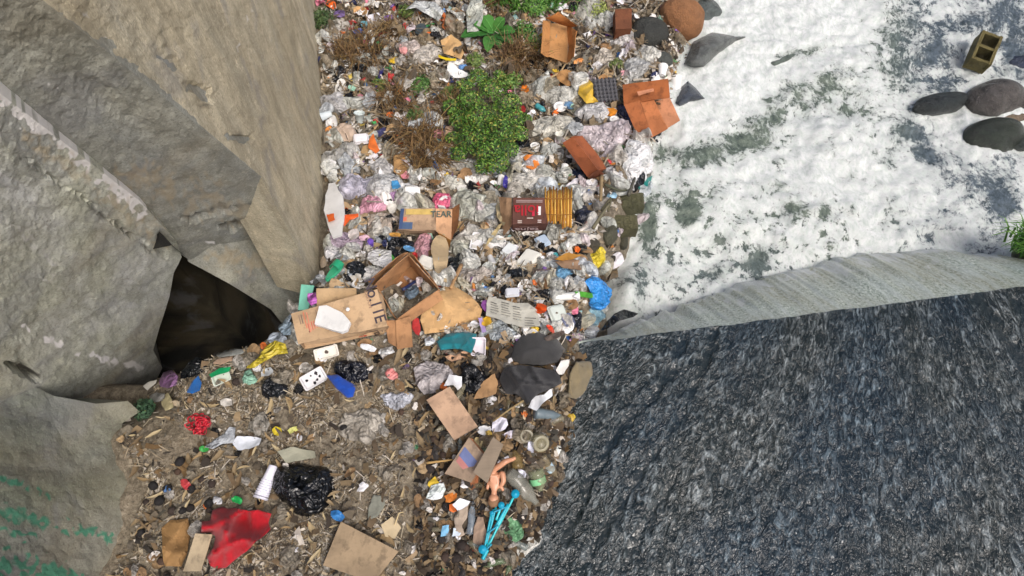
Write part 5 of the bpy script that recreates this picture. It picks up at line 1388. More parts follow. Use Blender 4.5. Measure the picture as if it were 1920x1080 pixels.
for a in [(1008, 826, 17, (164, 158, 128), 'round jar bottom at the waterline beside white scrap'), (985, 814, 14, (150, 142, 118), 'dull glass jar left of the round jar bottom')]:
    k = mpp(a[0], a[1]); R = a[2] * k; M = ground_frame(a[0], a[1], 20, .02) @ Matrix.Rotation(.5, 4, 'X')
    t = thing('jar', a[4], 'jar'); t.matrix_world = M
    lathe('jar_body', [(0, R * .2), (R * .7, R * .2), (R * .9, R * .1), (R, .0), (R, R * 1.1), (R * .9, R * 1.3), (R * .6, R * 1.32), (R * .55, R * 1.2), (0, R * 1.15)], M, mat('clear', a[3]), parent=t)
    lathe('base_ring', [(R * .6, R * 1.33), (R * .75, R * 1.37), (R * .88, R * 1.33)], M, mat('plastic', tuple(int(c * .82) for c in a[3])), parent=t)

# ---- small scraps worth naming ------------------------------------
SC = [
 (621, 8, 11, 8, -40, (232, 110, 40), 'plastic', 'vivid orange wrapper at the top left of the slope'),
 (637, 26, 10, 8, 0, (108, 84, 140), 'film', 'purple film scrap below the vivid orange wrapper'),
 (676, 20, 14, 10, 0, (206, 164, 112), 'card', 'peach card scrap near the top left'),
 (683, 44, 7, 6, 0, (120, 186, 200), 'plastic', 'pale cyan scrap near the small white tray'),
 (652, 51, 12, 5, 5, (206, 92, 100), 'plastic', 'pinkish red wrapper strip at the upper left'),
 (672, 58, 10, 5, 10, (84, 110, 180), 'plastic', 'blue wrapper near the pinkish red strip'),
 (790, 54, 12, 10, 20, (58, 72, 78), 'cloth', 'dark slate rag near the top of the slope'),
 (838, 46, 9, 12, -40, (226, 128, 60), 'plastic', 'orange and white wrapper left of the long pale bag'),
 (756, 93, 8, 10, 20, (222, 160, 158), 'plastic', 'rosy wrapper scrap left of the rosy grey film'),
 (869, 126, 9, 6, -20, (106, 150, 206), 'plastic', 'sky blue scrap behind the white triangular sheet'),
 (985, 167, 8, 8, 0, (226, 128, 30), 'plastic', 'round orange scrap above the bush right side'),
 (975, 208, 12, 8, 20, (170, 50, 50), 'plastic', 'red wrapper at the right edge of the bush'),
 (1066, 197, 10, 7, 0, (100, 140, 176), 'plastic', 'blue wrapper next to the dome lid'),
 (1145, 210, 12, 8, -10, (236, 150, 40), 'card', 'orange carton scrap above the clear pink bag'),
 (995, 302, 12, 16, 30, (222, 130, 50), 'plastic', 'orange and yellow wrapper below the round lids'),
 (912, 312, 6, 9, 10, (220, 70, 40), 'plastic', 'small red tag at the foot of the bush'),
 (948, 342, 5, 12, 0, (60, 52, 140), 'plastic', 'navy scrap right of the upright white cup'),
 (742, 346, 8, 9, 20, (74, 150, 204), 'plastic', 'blue wrapper between clear grey bag and white bag'),
 (760, 327, 9, 8, 0, (214, 142, 150), 'paper', 'pink crumple on the torn tan card'),
 (822, 250, 10, 10, 20, (214, 152, 160), 'paper', 'pink paper left of the bush'),
 (842, 248, 11, 14, 10, (204, 172, 148), 'card', 'tan card left edge of the bush'),
 (1013, 578, 11, 9, -10, (220, 84, 24), 'plastic', 'bright orange wrapper at the right end of the newspaper'),
 (1033, 616, 10, 4, -50, (216, 70, 40), 'plastic', 'red orange strip above the rubber sheet'),
 (1082, 634, 14, 8, 0, (204, 158, 196), 'film', 'pink lilac scrap at the weir crest'),
 (912, 602, 10, 8, 20, (222, 176, 50), 'plastic', 'yellow orange wrapper under the newspaper corner'),
 (912, 574, 9, 12, 10, (142, 78, 152), 'plastic', 'purple wrapper left of the newspaper'),
 (735, 702, 12, 10, -30, (226, 132, 128), 'film', 'pink wrapper with orange spot on bare soil'),
 (443, 937, 11, 7, -20, (36, 168, 84), 'plastic', 'green scrap above the red cloth'),
 (407, 938, 9, 8, 0, (206, 208, 212), 'film', 'white knotted film left of the green scrap'),
 (520, 808, 9, 8, 0, (206, 186, 44), 'plastic', 'yellow wrapper scrap on the bare soil'),
 (548, 806, 10, 6, 20, (196, 196, 116), 'plastic', 'lime scrap right of the yellow wrapper'),
 (632, 966, 15, 10, -20, (60, 130, 196), 'plastic', 'blue confetti-like wrapper right below the largest black bag'),
 (382, 842, 9, 6, 0, (60, 160, 74), 'plastic', 'small green wrapper below the grey translucent film'),
 (348, 908, 9, 11, 30, (178, 62, 66), 'plastic', 'dull red wrapper beside black stones'),
 (845, 932, 12, 8, 30, (206, 122, 46), 'husk', 'orange peel scrap below the worn printed carton'),
 (850, 953, 10, 8, 0, (228, 120, 56), 'husk', 'bright orange peel beside the small white packet'),
 (812, 906, 12, 9, 40, (206, 176, 52), 'husk', 'yellow peel above the pale mint packet'),
 (936, 797, 17, 13, 45, (224, 224, 238), 'paper', 'white folded paper right of the chipboard panel'),
 (908, 806, 14, 10, 10, (214, 216, 218), 'paper', 'white torn paper left of the white folded paper'),
 (956, 815, 12, 7, 10, (224, 218, 230), 'paper', 'white paper leaf near the jar'),
 (996, 838, 8, 11, 0, (226, 228, 244), 'paper', 'white scrap against the round jar bottom'),
 (976, 888, 10, 9, 0, (226, 228, 240), 'paper', 'white heart-shaped scrap right of the doll'),
 (945, 863, 14, 6, 25, (230, 228, 236), 'paper', 'white slip above the doll leg'),
 (898, 830, 12, 10, 5, (206, 190, 142), 'wood', 'pale wooden comb-like piece on the printed carton'),
 (500, 697, 12, 8, 20, (206, 212, 216), 'paper', 'white shred behind the round black bag ball'),
 (430, 662, 26, 7, 8, (140, 144, 140), 'cloth', 'grey rag strip along the hollow edge'),
 (420, 676, 20, 6, 12, (180, 152, 128), 'cloth', 'beige rag strip along the hollow edge'),
 (424, 755, 10, 8, 0, (200, 196, 188), 'paper', 'white crumple on the husks below the green edged tray'),
 (312, 752, 12, 16, 20, (190, 180, 140), 'husk', 'curled pale leaf below the purple bag'),
 (295, 745, 16, 10, 10, (160, 160, 158), 'film', 'dirty film below the purple bag'),
 (532, 610, 14, 20, 30, (150, 172, 190), 'film', 'blue white printed film left of the largest box'),
 (520, 638, 18, 14, -20, (176, 188, 202), 'film', 'blue white film patch behind the yellow bag'),
 (548, 566, 9, 20, -15, (116, 132, 148), 'plastic', 'slate blue can-like scrap behind the largest box'),
 (538, 590, 9, 14, 0, (150, 166, 180), 'film', 'grey blue film at the hollow edge by the largest box'),
 (690, 652, 16, 6, -10, (214, 218, 220), 'paper', 'white strip below the largest box'),
 (724, 658, 16, 7, 15, (206, 208, 206), 'film', 'white film strip below the open box'),
 (780, 612, 8, 16, 10, (176, 48, 46), 'cloth', 'red scrap left of the crumpled tan paper bag'),
 (805, 640, 10, 9, 0, (206, 212, 224), 'film', 'white blue film left of the teal cloth'),
 (858, 668, 22, 8, 10, (206, 166, 134), 'card', 'peach card strip below the teal cloth'),
 (710, 478, 11, 9, 10, (214, 212, 44), 'plastic', 'lemon yellow print patch on the white bag'),
 (735, 490, 6, 14, 10, (70, 190, 50), 'plastic', 'lime green handle at the white bag edge'),
 (768, 466, 12, 5, -15, (104, 160, 206), 'plastic', 'bright blue strip across the black bag'),
 (694, 455, 7, 9, 0, (110, 80, 176), 'plastic', 'violet and cyan wrapper below the beige film bag'),
 (684, 446, 10, 6, 0, (230, 190, 204), 'paper', 'pale pink paper above the violet wrapper'),
 (740, 440, 12, 4, 0, (200, 150, 70), 'card', 'ochre strip below the navy panel'),
 (662, 440, 12, 10, 20, (198, 190, 186), 'paper', 'off-white paper right of the tall foam slab base'),
 (606, 492, 6, 12, 0, (196, 178, 156), 'paper', 'beige tatter against the wall above the slipper'),
 (603, 516, 6, 9, 0, (206, 200, 190), 'paper', 'white tatter just left of the green slipper'),
 (940, 400, 10, 22, 20, (176, 162, 128), 'husk', 'tan bent leaf left of the maroon carton'),
 (925, 440, 26, 4, 55, (196, 178, 132), 'husk', 'long thin straw below the maroon carton flap'),
 (1085, 360, 16, 8, 10, (214, 214, 210), 'film', 'white film above the dark navy bag'),
 (1105, 355, 10, 8, 0, (228, 226, 222), 'paper', 'white card scrap right of the golden slats'),
 (1147, 366, 10, 6, 0, (140, 180, 204), 'film', 'light blue film near the crossed sticks'),
 (1188, 348, 8, 8, 0, (226, 226, 232), 'film', 'white scrap between stick and dark teal sheet'),
 (1096, 552, 5, 20, 80, (70, 150, 40), 'leaf', 'bright green leaf left of the vivid blue bag'),
 (1066, 600, 10, 16, 30, (110, 118, 150), 'film', 'slate violet film left of the brown bottle'),
 (1040, 630, 20, 6, 20, (96, 84, 76), 'card', 'wet brown card beside the rubber sheet'),
 (1130, 150, 10, 10, 0, (170, 130, 84), 'card', 'tan card scrap above the egg tray'),
 (1085, 118, 10, 8, 20, (226, 160, 96), 'card', 'peach scrap right of the tray-shaped carton'),
 (602, 92, 6, 12, -20, (206, 210, 206), 'film', 'white corner of film against the wall'),
 (1335, 24, 7, 5, 0, (226, 206, 30), 'plastic', 'small yellow scrap on the flat grey rock'),
 (1273, 134, 8, 6, 20, (226, 190, 40), 'plastic', 'yellow scrap above the white tub'),
]
for px, py, rx, ry, rot, col, kd, lab in SC:
    ct = {'film': 'plastic film', 'plastic': 'wrapper', 'card': 'cardboard', 'paper': 'paper', 'cloth': 'rag', 'husk': 'peel', 'wood': 'wood piece', 'leaf': 'leaf'}[kd]
    nm = {'film': 'film_scrap', 'plastic': 'wrapper', 'card': 'card_scrap', 'paper': 'paper_scrap', 'cloth': 'rag', 'husk': 'peel', 'wood': 'wood_piece', 'leaf': 'leaf'}[kd]
    on = 1.0 if not (600 < px < 1100 and 330 < py < 660) else 2.2
    scrap(nm, px, py, rx, ry, rot, col, lab, kd, ct, lift=.045 * on)

# stray slipper, fruit, red net
sl = thing('slipper', 'green rubber slipper lying against the wall', 'slipper'); Ms = ground_frame(627, 512, 70, .10); sl.matrix_world = Ms
k = mpp(627, 512)
base = np.array([(math.cos(a) * 24 * k * (1.0 if math.cos(a) < 0 else 1.0), math.sin(a) * (9 + 3 * math.cos(a)) * k) for a in np.linspace(0, 6.283, 25)[:-1]])
V = np.vstack([np.c_[base, np.zeros(24)], np.c_[base * .98, np.full(24, .02)]])
new_obj('sole', V, [tuple(range(24))[::-1], tuple(range(24, 48))] + [(i, (i + 1) % 24, 24 + (i + 1) % 24, 24 + i) for i in range(24)], mat('plastic', (66, 176, 132)), sl)
an = np.linspace(0, math.pi, 9)
strap = np.array([[(x * k, math.cos(q) * 11 * k, .02 + math.sin(q) * 11 * k) for q in an] for x in (4, 10, 16, 20)])
new_obj('strap', strap.reshape(-1, 3), [tuple(f) for f in grid_faces(9, 4)], mat('plastic', (40, 156, 112)), sl, smooth=True)
cover_poly(ell_poly(627, 512, 24, 12, 70))
nt = thing('net_bag', 'small crumpled red net bag on the lower bank', 'net bag'); nt.matrix_world = Matrix.Translation(Vector(hit(np.array([377.]), np.array([796.]), .03)[0]))
k = mpp(377, 796)
for i in range(26):
    a0 = RNG.uniform(0, 6.28); c0 = RNG.normal(0, 7, 2) * k
    q = np.linspace(0, RNG.uniform(3, 6), 12)
    R_ = RNG.uniform(5, 12) * k
    path = np.stack([c0[0] + R_ * np.cos(q + a0), c0[1] + R_ * np.sin(q + a0) * .8, .012 + .03 * np.abs(np.sin(q * 1.7 + a0))], -1)
    V, F = tube_mesh(path, .0045, 4); new_obj('net_strand', V, F, mat('plastic', [(186, 26, 46), (206, 50, 64), (150, 20, 36)][i % 3]), nt, smooth=True)
cover_poly(ell_poly(377, 796, 18, 15, 0))

# ---- teal plastic rack --------------------------------------------
tr = thing('toy_rack', 'turquoise plastic frame of thin rods with round knobs at the bottom', 'plastic frame'); tr.matrix_world = Matrix.Translation(Vector(hit(np.array([930.]), np.array([990.]), .05)[0]))
TE = (20, 168, 188)
for i, (a, b, w) in enumerate([((966, 926), (906, 1040), 5), ((958, 940), (914, 1028), 3), ((930, 950), (912, 1020), 4), ((942, 944), (930, 975), 5), ((953, 945), (928, 990), 6), ((921, 962), (908, 1030), 4), ((946, 960), (916, 1024), 4), ((925, 955), (918, 1000), 3), ((905, 1048), (914, 1030), 8)]):
    stick('rod', [a, b], w, TE if i % 3 else (60, 200, 206), None, 'plastic', None, lift=.10, parent=tr, taper=.95)
for (x, y, R) in [(966, 926, 8), (940, 947, 6), (905, 1030, 8), (922, 962, 4)]:
    k = mpp(x, y); lathe('knob', [(0, R * k * .7), (R * k * .35, R * k * .7), (R * k * .45, R * k * .5), (R * k * .9, R * k * .5), (R * k, 0), (R * k * .8, -R * k * .5), (0, -R * k * .5)], ground_frame(x, y, 0, .12), mat('plastic', (16, 150, 184)), parent=tr)
for (a, b) in [((921, 962), (950, 950)), ((914, 1000), (934, 985)), ((906, 1036), (922, 1020))]:
    stick('cross_bar', [a, b], 3.5, (14, 140, 170), None, 'plastic', None, lift=.11, parent=tr, taper=1)
cover_poly([(958, 920), (975, 926), (920, 1040), (900, 1050)], 2)

# ---- doll ----------------------------------------------------------
dl = thing('doll', 'naked plastic doll with legs raised lying beside the carton', 'doll'); k = mpp(930, 905); Md = ground_frame(928, 905, 0, .07); dl.matrix_world = Md
def J(px, py, z): return ((px - 928) * k, -(py - 905) * k / .95, z)
joints = [J(930, 902, .03), J(929, 892, .035), J(927, 912, .035), J(927, 920, .035), J(926, 930, .03), J(920, 888, .045), J(938, 878, .075), J(948, 872, .09), J(960, 868, .07), J(966, 865, .08),
          J(937, 895, .045), J(942, 890, .07), J(944, 905, .06), J(938, 914, .05), J(916, 908, .03), J(914, 918, .025), J(939, 912, .03), J(944, 920, .02)]
edges = [(0, 1), (0, 2), (2, 3), (3, 4), (1, 5), (5, 6), (6, 7), (7, 8), (8, 9), (1, 10), (10, 11), (11, 12), (12, 13), (2, 14), (14, 15), (2, 16), (16, 17)]
rad = [x * k for x in [8.5, 8.5, 8, 4, 8, 6.5, 6, 5.4, 4, 3, 6, 6, 5.2, 3.6, 4, 3, 4, 3]]
skin_mesh('doll_body', joints, edges, rad, mat('plastic', (206, 150, 116)), Md, dl)
V, F = ico(4); V = V.copy()
hd = V * np.array([9.5, 10, 9]) * k; hd = hd + np.array(J(926, 934, .03))
new_obj('doll_head', hd, F, mat('plastic', (204, 150, 116)), dl, smooth=True)
hr = V[:, :] * np.array([10.6, 11, 9.5]) * k * (1 + .05 * crumple(V, 2, .5, 6))[:, None] + np.array(J(926, 937, .026))
new_obj('doll_hair', hr, F, mat('husk', (138, 104, 74)), dl, smooth=True)
cover_poly([(912, 880), (968, 860), (972, 872), (948, 920), (938, 948), (914, 945)])

# ---- egg tray -------------------------------------------------------
eg = thing('egg_tray', 'dark grey moulded egg tray beside the flattened orange carton', 'egg tray'); We = quad_world([(1110, 148, .12), (1154, 146, .14), (1160, 188, .12), (1117, 191, .10)]); eg.matrix_world = Matrix.Translation(Vector(We.mean(0)))
n = 61; u, v = np.meshgrid(np.linspace(0, 1, n), np.linspace(0, 1, n))
P = (We[0] * ((1 - u) * (1 - v))[..., None] + We[1] * (u * (1 - v))[..., None] + We[2] * (u * v)[..., None] + We[3] * ((1 - u) * v)[..., None])
P[..., 2] += .030 * np.sin(u * 6 * math.pi) ** 2 * np.sin(v * 6 * math.pi) ** 2 - .012 * (np.cos(u * 12 * math.pi) * np.cos(v * 12 * math.pi))
new_obj('egg_cups', P.reshape(-1, 3) - We.mean(0), [tuple(f) for f in grid_faces(n, n)], mat('paper', (84, 84, 88)), eg, smooth=True)
cover_poly([(1110, 148), (1154, 146), (1160, 188), (1117, 191)])

# newspaper print: rows of type, set just proud of the paper
np_ob = [o for o in bpy.data.objects if o.name.startswith('newspaper')][0]
me = np_ob.data
n_top = len(me.vertices) // 2
pv = np.array([v.co[:] for v in me.vertices])[:n_top] + np.array(np_ob.location)
def drape(px0, py0, px1, py1, col, parent, lift=.004, name='printed_line'):
    L = np.linspace(0, 1, 5)
    a = np.array([px0, py0]); b = np.array([px1, py1]); d = (b - a) / np.linalg.norm(b - a); nn = np.array([-d[1], d[0]])
    pxy, _ = to_px(pv)
    top, bot = [], []
    for t in L:
        for lst, sg in ((top, -.55), (bot, .55)):
            q = a + (b - a) * t + nn * sg
            i = np.argsort(np.linalg.norm(pxy - q, axis=1))[:3]
            lst.append(at_z([q[0]], [q[1]], np.array([pv[i, 2].max() + lift]))[0])
    V = np.array(top + bot) - np.array(parent.location)
    new_obj(name, V, [(i, i + 1, i + 6, i + 5) for i in range(4)], mat('paper', col), parent)
for i in range(9):
    x = 922 + i * 0
for j, (x0, y0, dx, dy, n_) in enumerate([(920, 566, 16, 4, 5), (940, 566, 18, 4, 6), (962, 574, 16, 3, 6), (984, 596, 22, 1, 4)]):
    for i in range(n_):
        drape(x0, y0 + i * 4.6, x0 + dx * RNG.uniform(.7, 1), y0 + i * 4.6 + dy, (120, 118, 112) if i else (54, 52, 50), np_ob)
# ================================================================== ROCKS
ROCKS = [
 (1276, 32, 34, 36, 80, (150, 104, 66), 'orange brown boulder at the top edge above the pale litter', .8, 'stone'),
 (1216, 62, 34, 27, 10, (58, 60, 56), 'dark grey boulder left of the orange brown one', .7, 'stone'),
 (1322, 20, 30, 34, 60, (92, 100, 98), 'grey boulder at the top edge beside the foam', .5, 'wet'),
 (1866, 186, 56, 40, 10, (82, 78, 74), 'largest smooth brown grey boulder in the foam', .75, 'wet'),
 (1760, 198, 52, 23, 5, (38, 45, 45), 'dark wet rock with foam washing over it', .75, 'wet'),
 (1862, 256, 54, 32, 12, (42, 50, 40), 'dark green mossy rock below the largest boulder', .75, 'wet'),
 (1914, 124, 26, 18, 0, (58, 66, 84), 'bluish dark rock behind the largest boulder', .6, 'wet'),
 (1905, 222, 36, 9, 8, (120, 104, 84), 'brown flat rock at the right edge between boulders', .4, 'wet'),
 (1918, 192, 26, 22, 0, (64, 62, 58), 'dark brown boulder cut by the right edge', .7, 'wet'),
 (1912, 262, 30, 22, 0, (44, 52, 48), 'wet black rock at the right edge below the brown one', .6, 'wet'),
 (1300, 352, 20, 14, 0, (70, 80, 74), 'small submerged rock in the churning foam', .3, 'wet'),
 (1142, 442, 22, 18, 20, (78, 78, 62), 'small dark stone below the mossy blocks', .7, 'stone'),
 (1210, 470, 18, 16, 0, (62, 58, 46), 'wet brown stone at the foot of the falls', .7, 'wet'),
 (1112, 462, 16, 13, 10, (70, 66, 54), 'dull brown stone left of the lowest mossy stones', .7, 'stone'),
 (1168, 452, 22, 15, -10, (66, 64, 50), 'flat mossy stone just below the lower cut block', .6, 'stone'),
 (1152, 486, 20, 15, 20, (58, 52, 42), 'dark wet stone right of the yellow knotted bag', .7, 'wet'),
 (1196, 442, 14, 14, 0, (62, 60, 62), 'small slate stone at the water edge below the blocks', .7, 'wet'),
 (1128, 520, 16, 12, 0, (72, 58, 42), 'brown wet stone above the vivid blue bag', .6, 'wet'),
 (1246, 112, 18, 16, 0, (78, 82, 78), 'grey stone beside the upright white cup', .6, 'stone'),
]
for px, py, rx, ry, rot, col, lab, h, kd in ROCKS:
    inpool = px > 1280
    stone('boulder' if rx > 28 else 'stone', px, py, rx, ry, rot, col, lab, h, kd, z=(POOL_Z + (.02 if rx > 45 else -.03)) if inpool else None, rough=.3)
cover_poly([(1128, 350), (1212, 350), (1206, 470), (1150, 510), (1108, 470), (1120, 400)])
# long grey flat rocks with pointed ends
def flat_rock(poly, col, label, zt, kind='wet'):
    V2, F, E = fill_poly(poly, 4.0)
    d = np.clip(polydist(V2[:, 0], V2[:, 1], poly) / 16, 0, 1)
    z = POOL_Z - .02 + zt * np.sqrt(d) + .03 * fbm(V2[:, 0] / 14, V2[:, 1] / 14, 4, 1) * d
    V = at_z(V2[:, 0], V2[:, 1], z); F2 = face_camera(V, F)
    if F2 is not F: E = [(b, a) for a, b in E]; F = F2
    org = V.mean(0); VV, FF = thicken(V - org, F, E, np.array([0, 0, -.25]))
    o = new_obj('flat_rock', VV, FF, mat(kind, col), smooth=True); o.location = org; tag(o, label, 'rock'); cover_poly(poly)
flat_rock([(1282, 120), (1300, 78), (1335, 60), (1370, 66), (1408, 68), (1380, 78), (1350, 100), (1318, 128), (1296, 126)], (104, 108, 106), 'long flat grey rock with a pointed tip in the foam', .16)
flat_rock([(1262, 194), (1276, 164), (1290, 152), (1308, 168), (1326, 186), (1296, 192), (1274, 202)], (66, 74, 86), 'pointed dark slate rock beside the white tub', .14)
flat_rock([(1440, 118), (1480, 100), (1516, 92), (1512, 100), (1486, 110), (1452, 124)], (96, 108, 100), 'thin wet rock ridge just breaking the foam', .05)
# mossy cut blocks beside the falls
for q, dep, col, lab in [([(1160, 364, .22), (1208, 358, .22), (1210, 384, .20), (1158, 390, .20)], .12, (84, 84, 58), 'upper mossy cut stone block beside the falls'),
                         ([(1142, 402, .18), (1196, 400, .18), (1198, 426, .16), (1140, 428, .16)], .14, (92, 90, 62), 'lower mossy cut stone block beside the falls')]:
    W = quad_world(q); u, v = np.meshgrid(np.linspace(0, 1, 22), np.linspace(0, 1, 16))
    P = (W[0] * ((1 - u) * (1 - v))[..., None] + W[1] * (u * (1 - v))[..., None] + W[2] * (u * v)[..., None] + W[3] * ((1 - u) * v)[..., None])
    ed = np.clip(np.minimum(np.minimum(u, 1 - u), np.minimum(v, 1 - v)) * 9, 0, 1)
    P[..., 2] += .02 * fbm(u * 6, v * 5, 4, 1) - .03 * (1 - ed) ** 2
    n_ = 22; F = [tuple(f) for f in grid_faces(22, 16)]
    E = [(i, i + 1) for i in range(21)] + [(22 * 15 + i + 1, 22 * 15 + i) for i in range(21)] + [(22 * (i + 1), 22 * i) for i in range(15)] + [(22 * i + 21, 22 * (i + 1) + 21) for i in range(15)]
    org = W.mean(0); VV, FF = thicken(P.reshape(-1, 3) - org, F, E, np.array([0, 0, -dep]))
    o = new_obj('stone_block', VV, FF, mat('stone', col), smooth=False); o.location = org; tag(o, lab, 'stone block'); cover_poly([c[:2] for c in q])
# hollow concrete block in the foam: frame round two holes
hb = thing('hollow_block', 'yellowish hollow concrete block with two holes above the largest boulder', 'concrete block')
pb0 = at_z([1842.], [98.], np.array([POOL_Z + .14]))[0]
hb.matrix_world = Matrix.Translation(Vector(pb0)) @ Matrix.Rotation(math.radians(62), 4, 'Z') @ Matrix.Rotation(math.radians(-14), 4, 'Y')
bm = bmesh.new()
L_, Wd, Hh, wl_ = .17, .10, .09, .028
def bx(x0, x1, y0, y1, z0, z1):
    r = bmesh.ops.create_cube(bm, size=1.0)
    for v in r['verts']:
        v.co = Vector(((x0 + x1) / 2 + v.co.x * (x1 - x0), (y0 + y1) / 2 + v.co.y * (y1 - y0), (z0 + z1) / 2 + v.co.z * (z1 - z0)))
bx(-L_, L_, -Wd, -Wd + wl_, -Hh, Hh); bx(-L_, L_, Wd - wl_, Wd, -Hh, Hh)
for x in (-L_ + .002, -wl_ / 2, L_ - wl_ - .002): bx(x, x + wl_, -Wd + wl_ - .002, Wd - wl_ + .002, -Hh + .003, Hh - .003)
bmesh.ops.subdivide_edges(bm, edges=bm.edges[:], cuts=3, use_grid_fill=True)
for v in bm.verts: v.co += Vector(RNG.normal(0, .0022, 3))
me = bpy.data.meshes.new('block_shell'); bm.to_mesh(me); bm.free(); me.materials.append(mat('stone', (112, 102, 58)))
ob = bpy.data.objects.new('block_shell', me); COL.objects.link(ob); ob.parent = hb

# ================================================================== STICKS AND ROOTS
for pts, w, col, lab, lf in [
 ([(1010, 152), (1030, 146), (1050, 136), (1060, 120)], 5, (170, 146, 108), 'pale bent root below the tray-shaped carton', .09),
 ([(1128, 395), (1146, 372), (1140, 396)], 6, (96, 92, 70), 'short grey stick between dark navy bag and blocks', .12),
 ([(1112, 428), (1142, 382)], 7, (110, 106, 84), 'grey stick leaning right of the dark navy bag', .14),
 ([(1134, 346), (1186, 352)], 6, (74, 76, 60), 'dark level stick above the mossy blocks', .14),
 ([(1128, 330), (1126, 376)], 8, (150, 130, 96), 'upright tan stick left of the mossy blocks', .12),
 ([(1178, 366), (1190, 334)], 7, (80, 78, 68), 'dark slanting stick beside the dark teal sheet', .16),
 ([(990, 745), (955, 768), (925, 790)], 4, (150, 130, 90), 'thin tan twig below the dark garment', .08),
 ([(800, 868), (850, 862)], 5, (178, 146, 92), 'short tan cane left of the worn printed carton', .08),
 ([(882, 792), (898, 806), (880, 818)], 3, (120, 104, 84), 'bent thin twig beside the chipboard panel', .08),
 ([(740, 985), (748, 962), (756, 960)], 3, (206, 186, 142), 'pale bent straw beside the tan printed packet', .08),
 ([(865, 497), (845, 540)], 8, (176, 140, 98), 'tan stick beside the slim black bag', .14),
 ([(70, 730), (95, 740)], 6, (140, 112, 62), 'brown husk piece lying on the concrete footing', .55),
 ]:
    stick('stick', pts, w, col, lab, lift=lf)

# ================================================================== PLANTS
def leaf_cloud(name, centres, count, size, cols, mname, parent, flat=.5, seed=1):
    """many small pointed leaves spread through lumps; centres: (world pos, radius)"""
    r = np.random.default_rng(seed)
    C = np.array([c[0] for c in centres]); R = np.array([c[1] for c in centres]); w = R ** 2 / (R ** 2).sum()
    idx = r.choice(len(C), count, p=w)
    d = r.normal(size=(count, 3)); d /= np.linalg.norm(d, axis=1, keepdims=True); d[:, 2] = np.abs(d[:, 2]) * .9 - .15
    rad = R[idx] * r.uniform(.45, 1.08, count) ** .6
    p = C[idx] + d * rad[:, None] * np.array([1, 1, flat * 1.4])
    n = d + r.normal(0, .55, (count, 3)) + np.array([0, 0, .5]); n /= np.linalg.norm(n, axis=1, keepdims=True)
    t = np.cross(n, r.normal(size=(count, 3))); t /= np.linalg.norm(t, axis=1, keepdims=True)
    b = np.cross(n, t); s = size * r.uniform(.5, 1.3, count)[:, None]
    q = [p - t * s, p + b * s * .5 - n * s * .1, p + t * s * 1.1, p - b * s * .5 - n * s * .1]
    V = np.stack(q, 1).reshape(-1, 3); F = np.arange(count * 4).reshape(-1, 4)
    cc = np.array([lin(c) for c in cols])[r.integers(0, len(cols), count)] * r.uniform(.65, 1.25, (count, 1))
    o = new_obj(name, V, F, tint_mat(mname, .6), parent, cols=np.repeat(cc, 4, 0))
    return o
def put(o, parent):
    o.matrix_parent_inverse = parent.matrix_world.inverted()
def H(px, py, lift=0.0): return hit(np.array([float(px)]), np.array([float(py)]), lift)[0]
# the round leafy bush
bu = thing('leafy_bush', 'dense round bush of small bright green leaves in the litter', 'bush', tuple(H(915, 240)))
spots = [(880, 190, .13), (920, 165, .12), (950, 195, .14), (900, 220, .17), (942, 240, .16), (886, 262, .15), (918, 282, .15), (962, 218, .11), (864, 226, .11), (932, 306, .11), (896, 146, .11), (860, 286, .08), (972, 250, .09), (846, 200, .09), (870, 160, .08), (905, 312, .08), (955, 280, .09), (985, 222, .06), (850, 258, .07), (935, 140, .06)]
fo = leaf_cloud('foliage', [(H(x, y, .10 + r_ * .6), r_) for x, y, r_ in spots], 11000, .0135, [(74, 120, 38), (104, 152, 54), (48, 84, 28), (130, 168, 74), (60, 104, 40), (92, 132, 44), (150, 150, 70), (36, 64, 24)], 'bush_leaves', bu, .6, 4); put(fo, bu)
for i in range(14):
    a = H(912 + RNG.uniform(-20, 20), 245 + RNG.uniform(-20, 20)); x, y, r_ = spots[i % len(spots)]
    b = H(x, y, .12 + r_ * .5)
    V, F = tube_mesh(smoothline([a, (a + b) / 2 + np.array([0, 0, .05]), b], 6), np.linspace(.008, .003, 6), 5)
    put(new_obj('stem', V, F, mat('wood', (92, 78, 50)), bu, smooth=True), bu)
cover_poly([(850, 170), (890, 140), (950, 165), (985, 220), (960, 290), (915, 325), (860, 300), (845, 240)], -2)
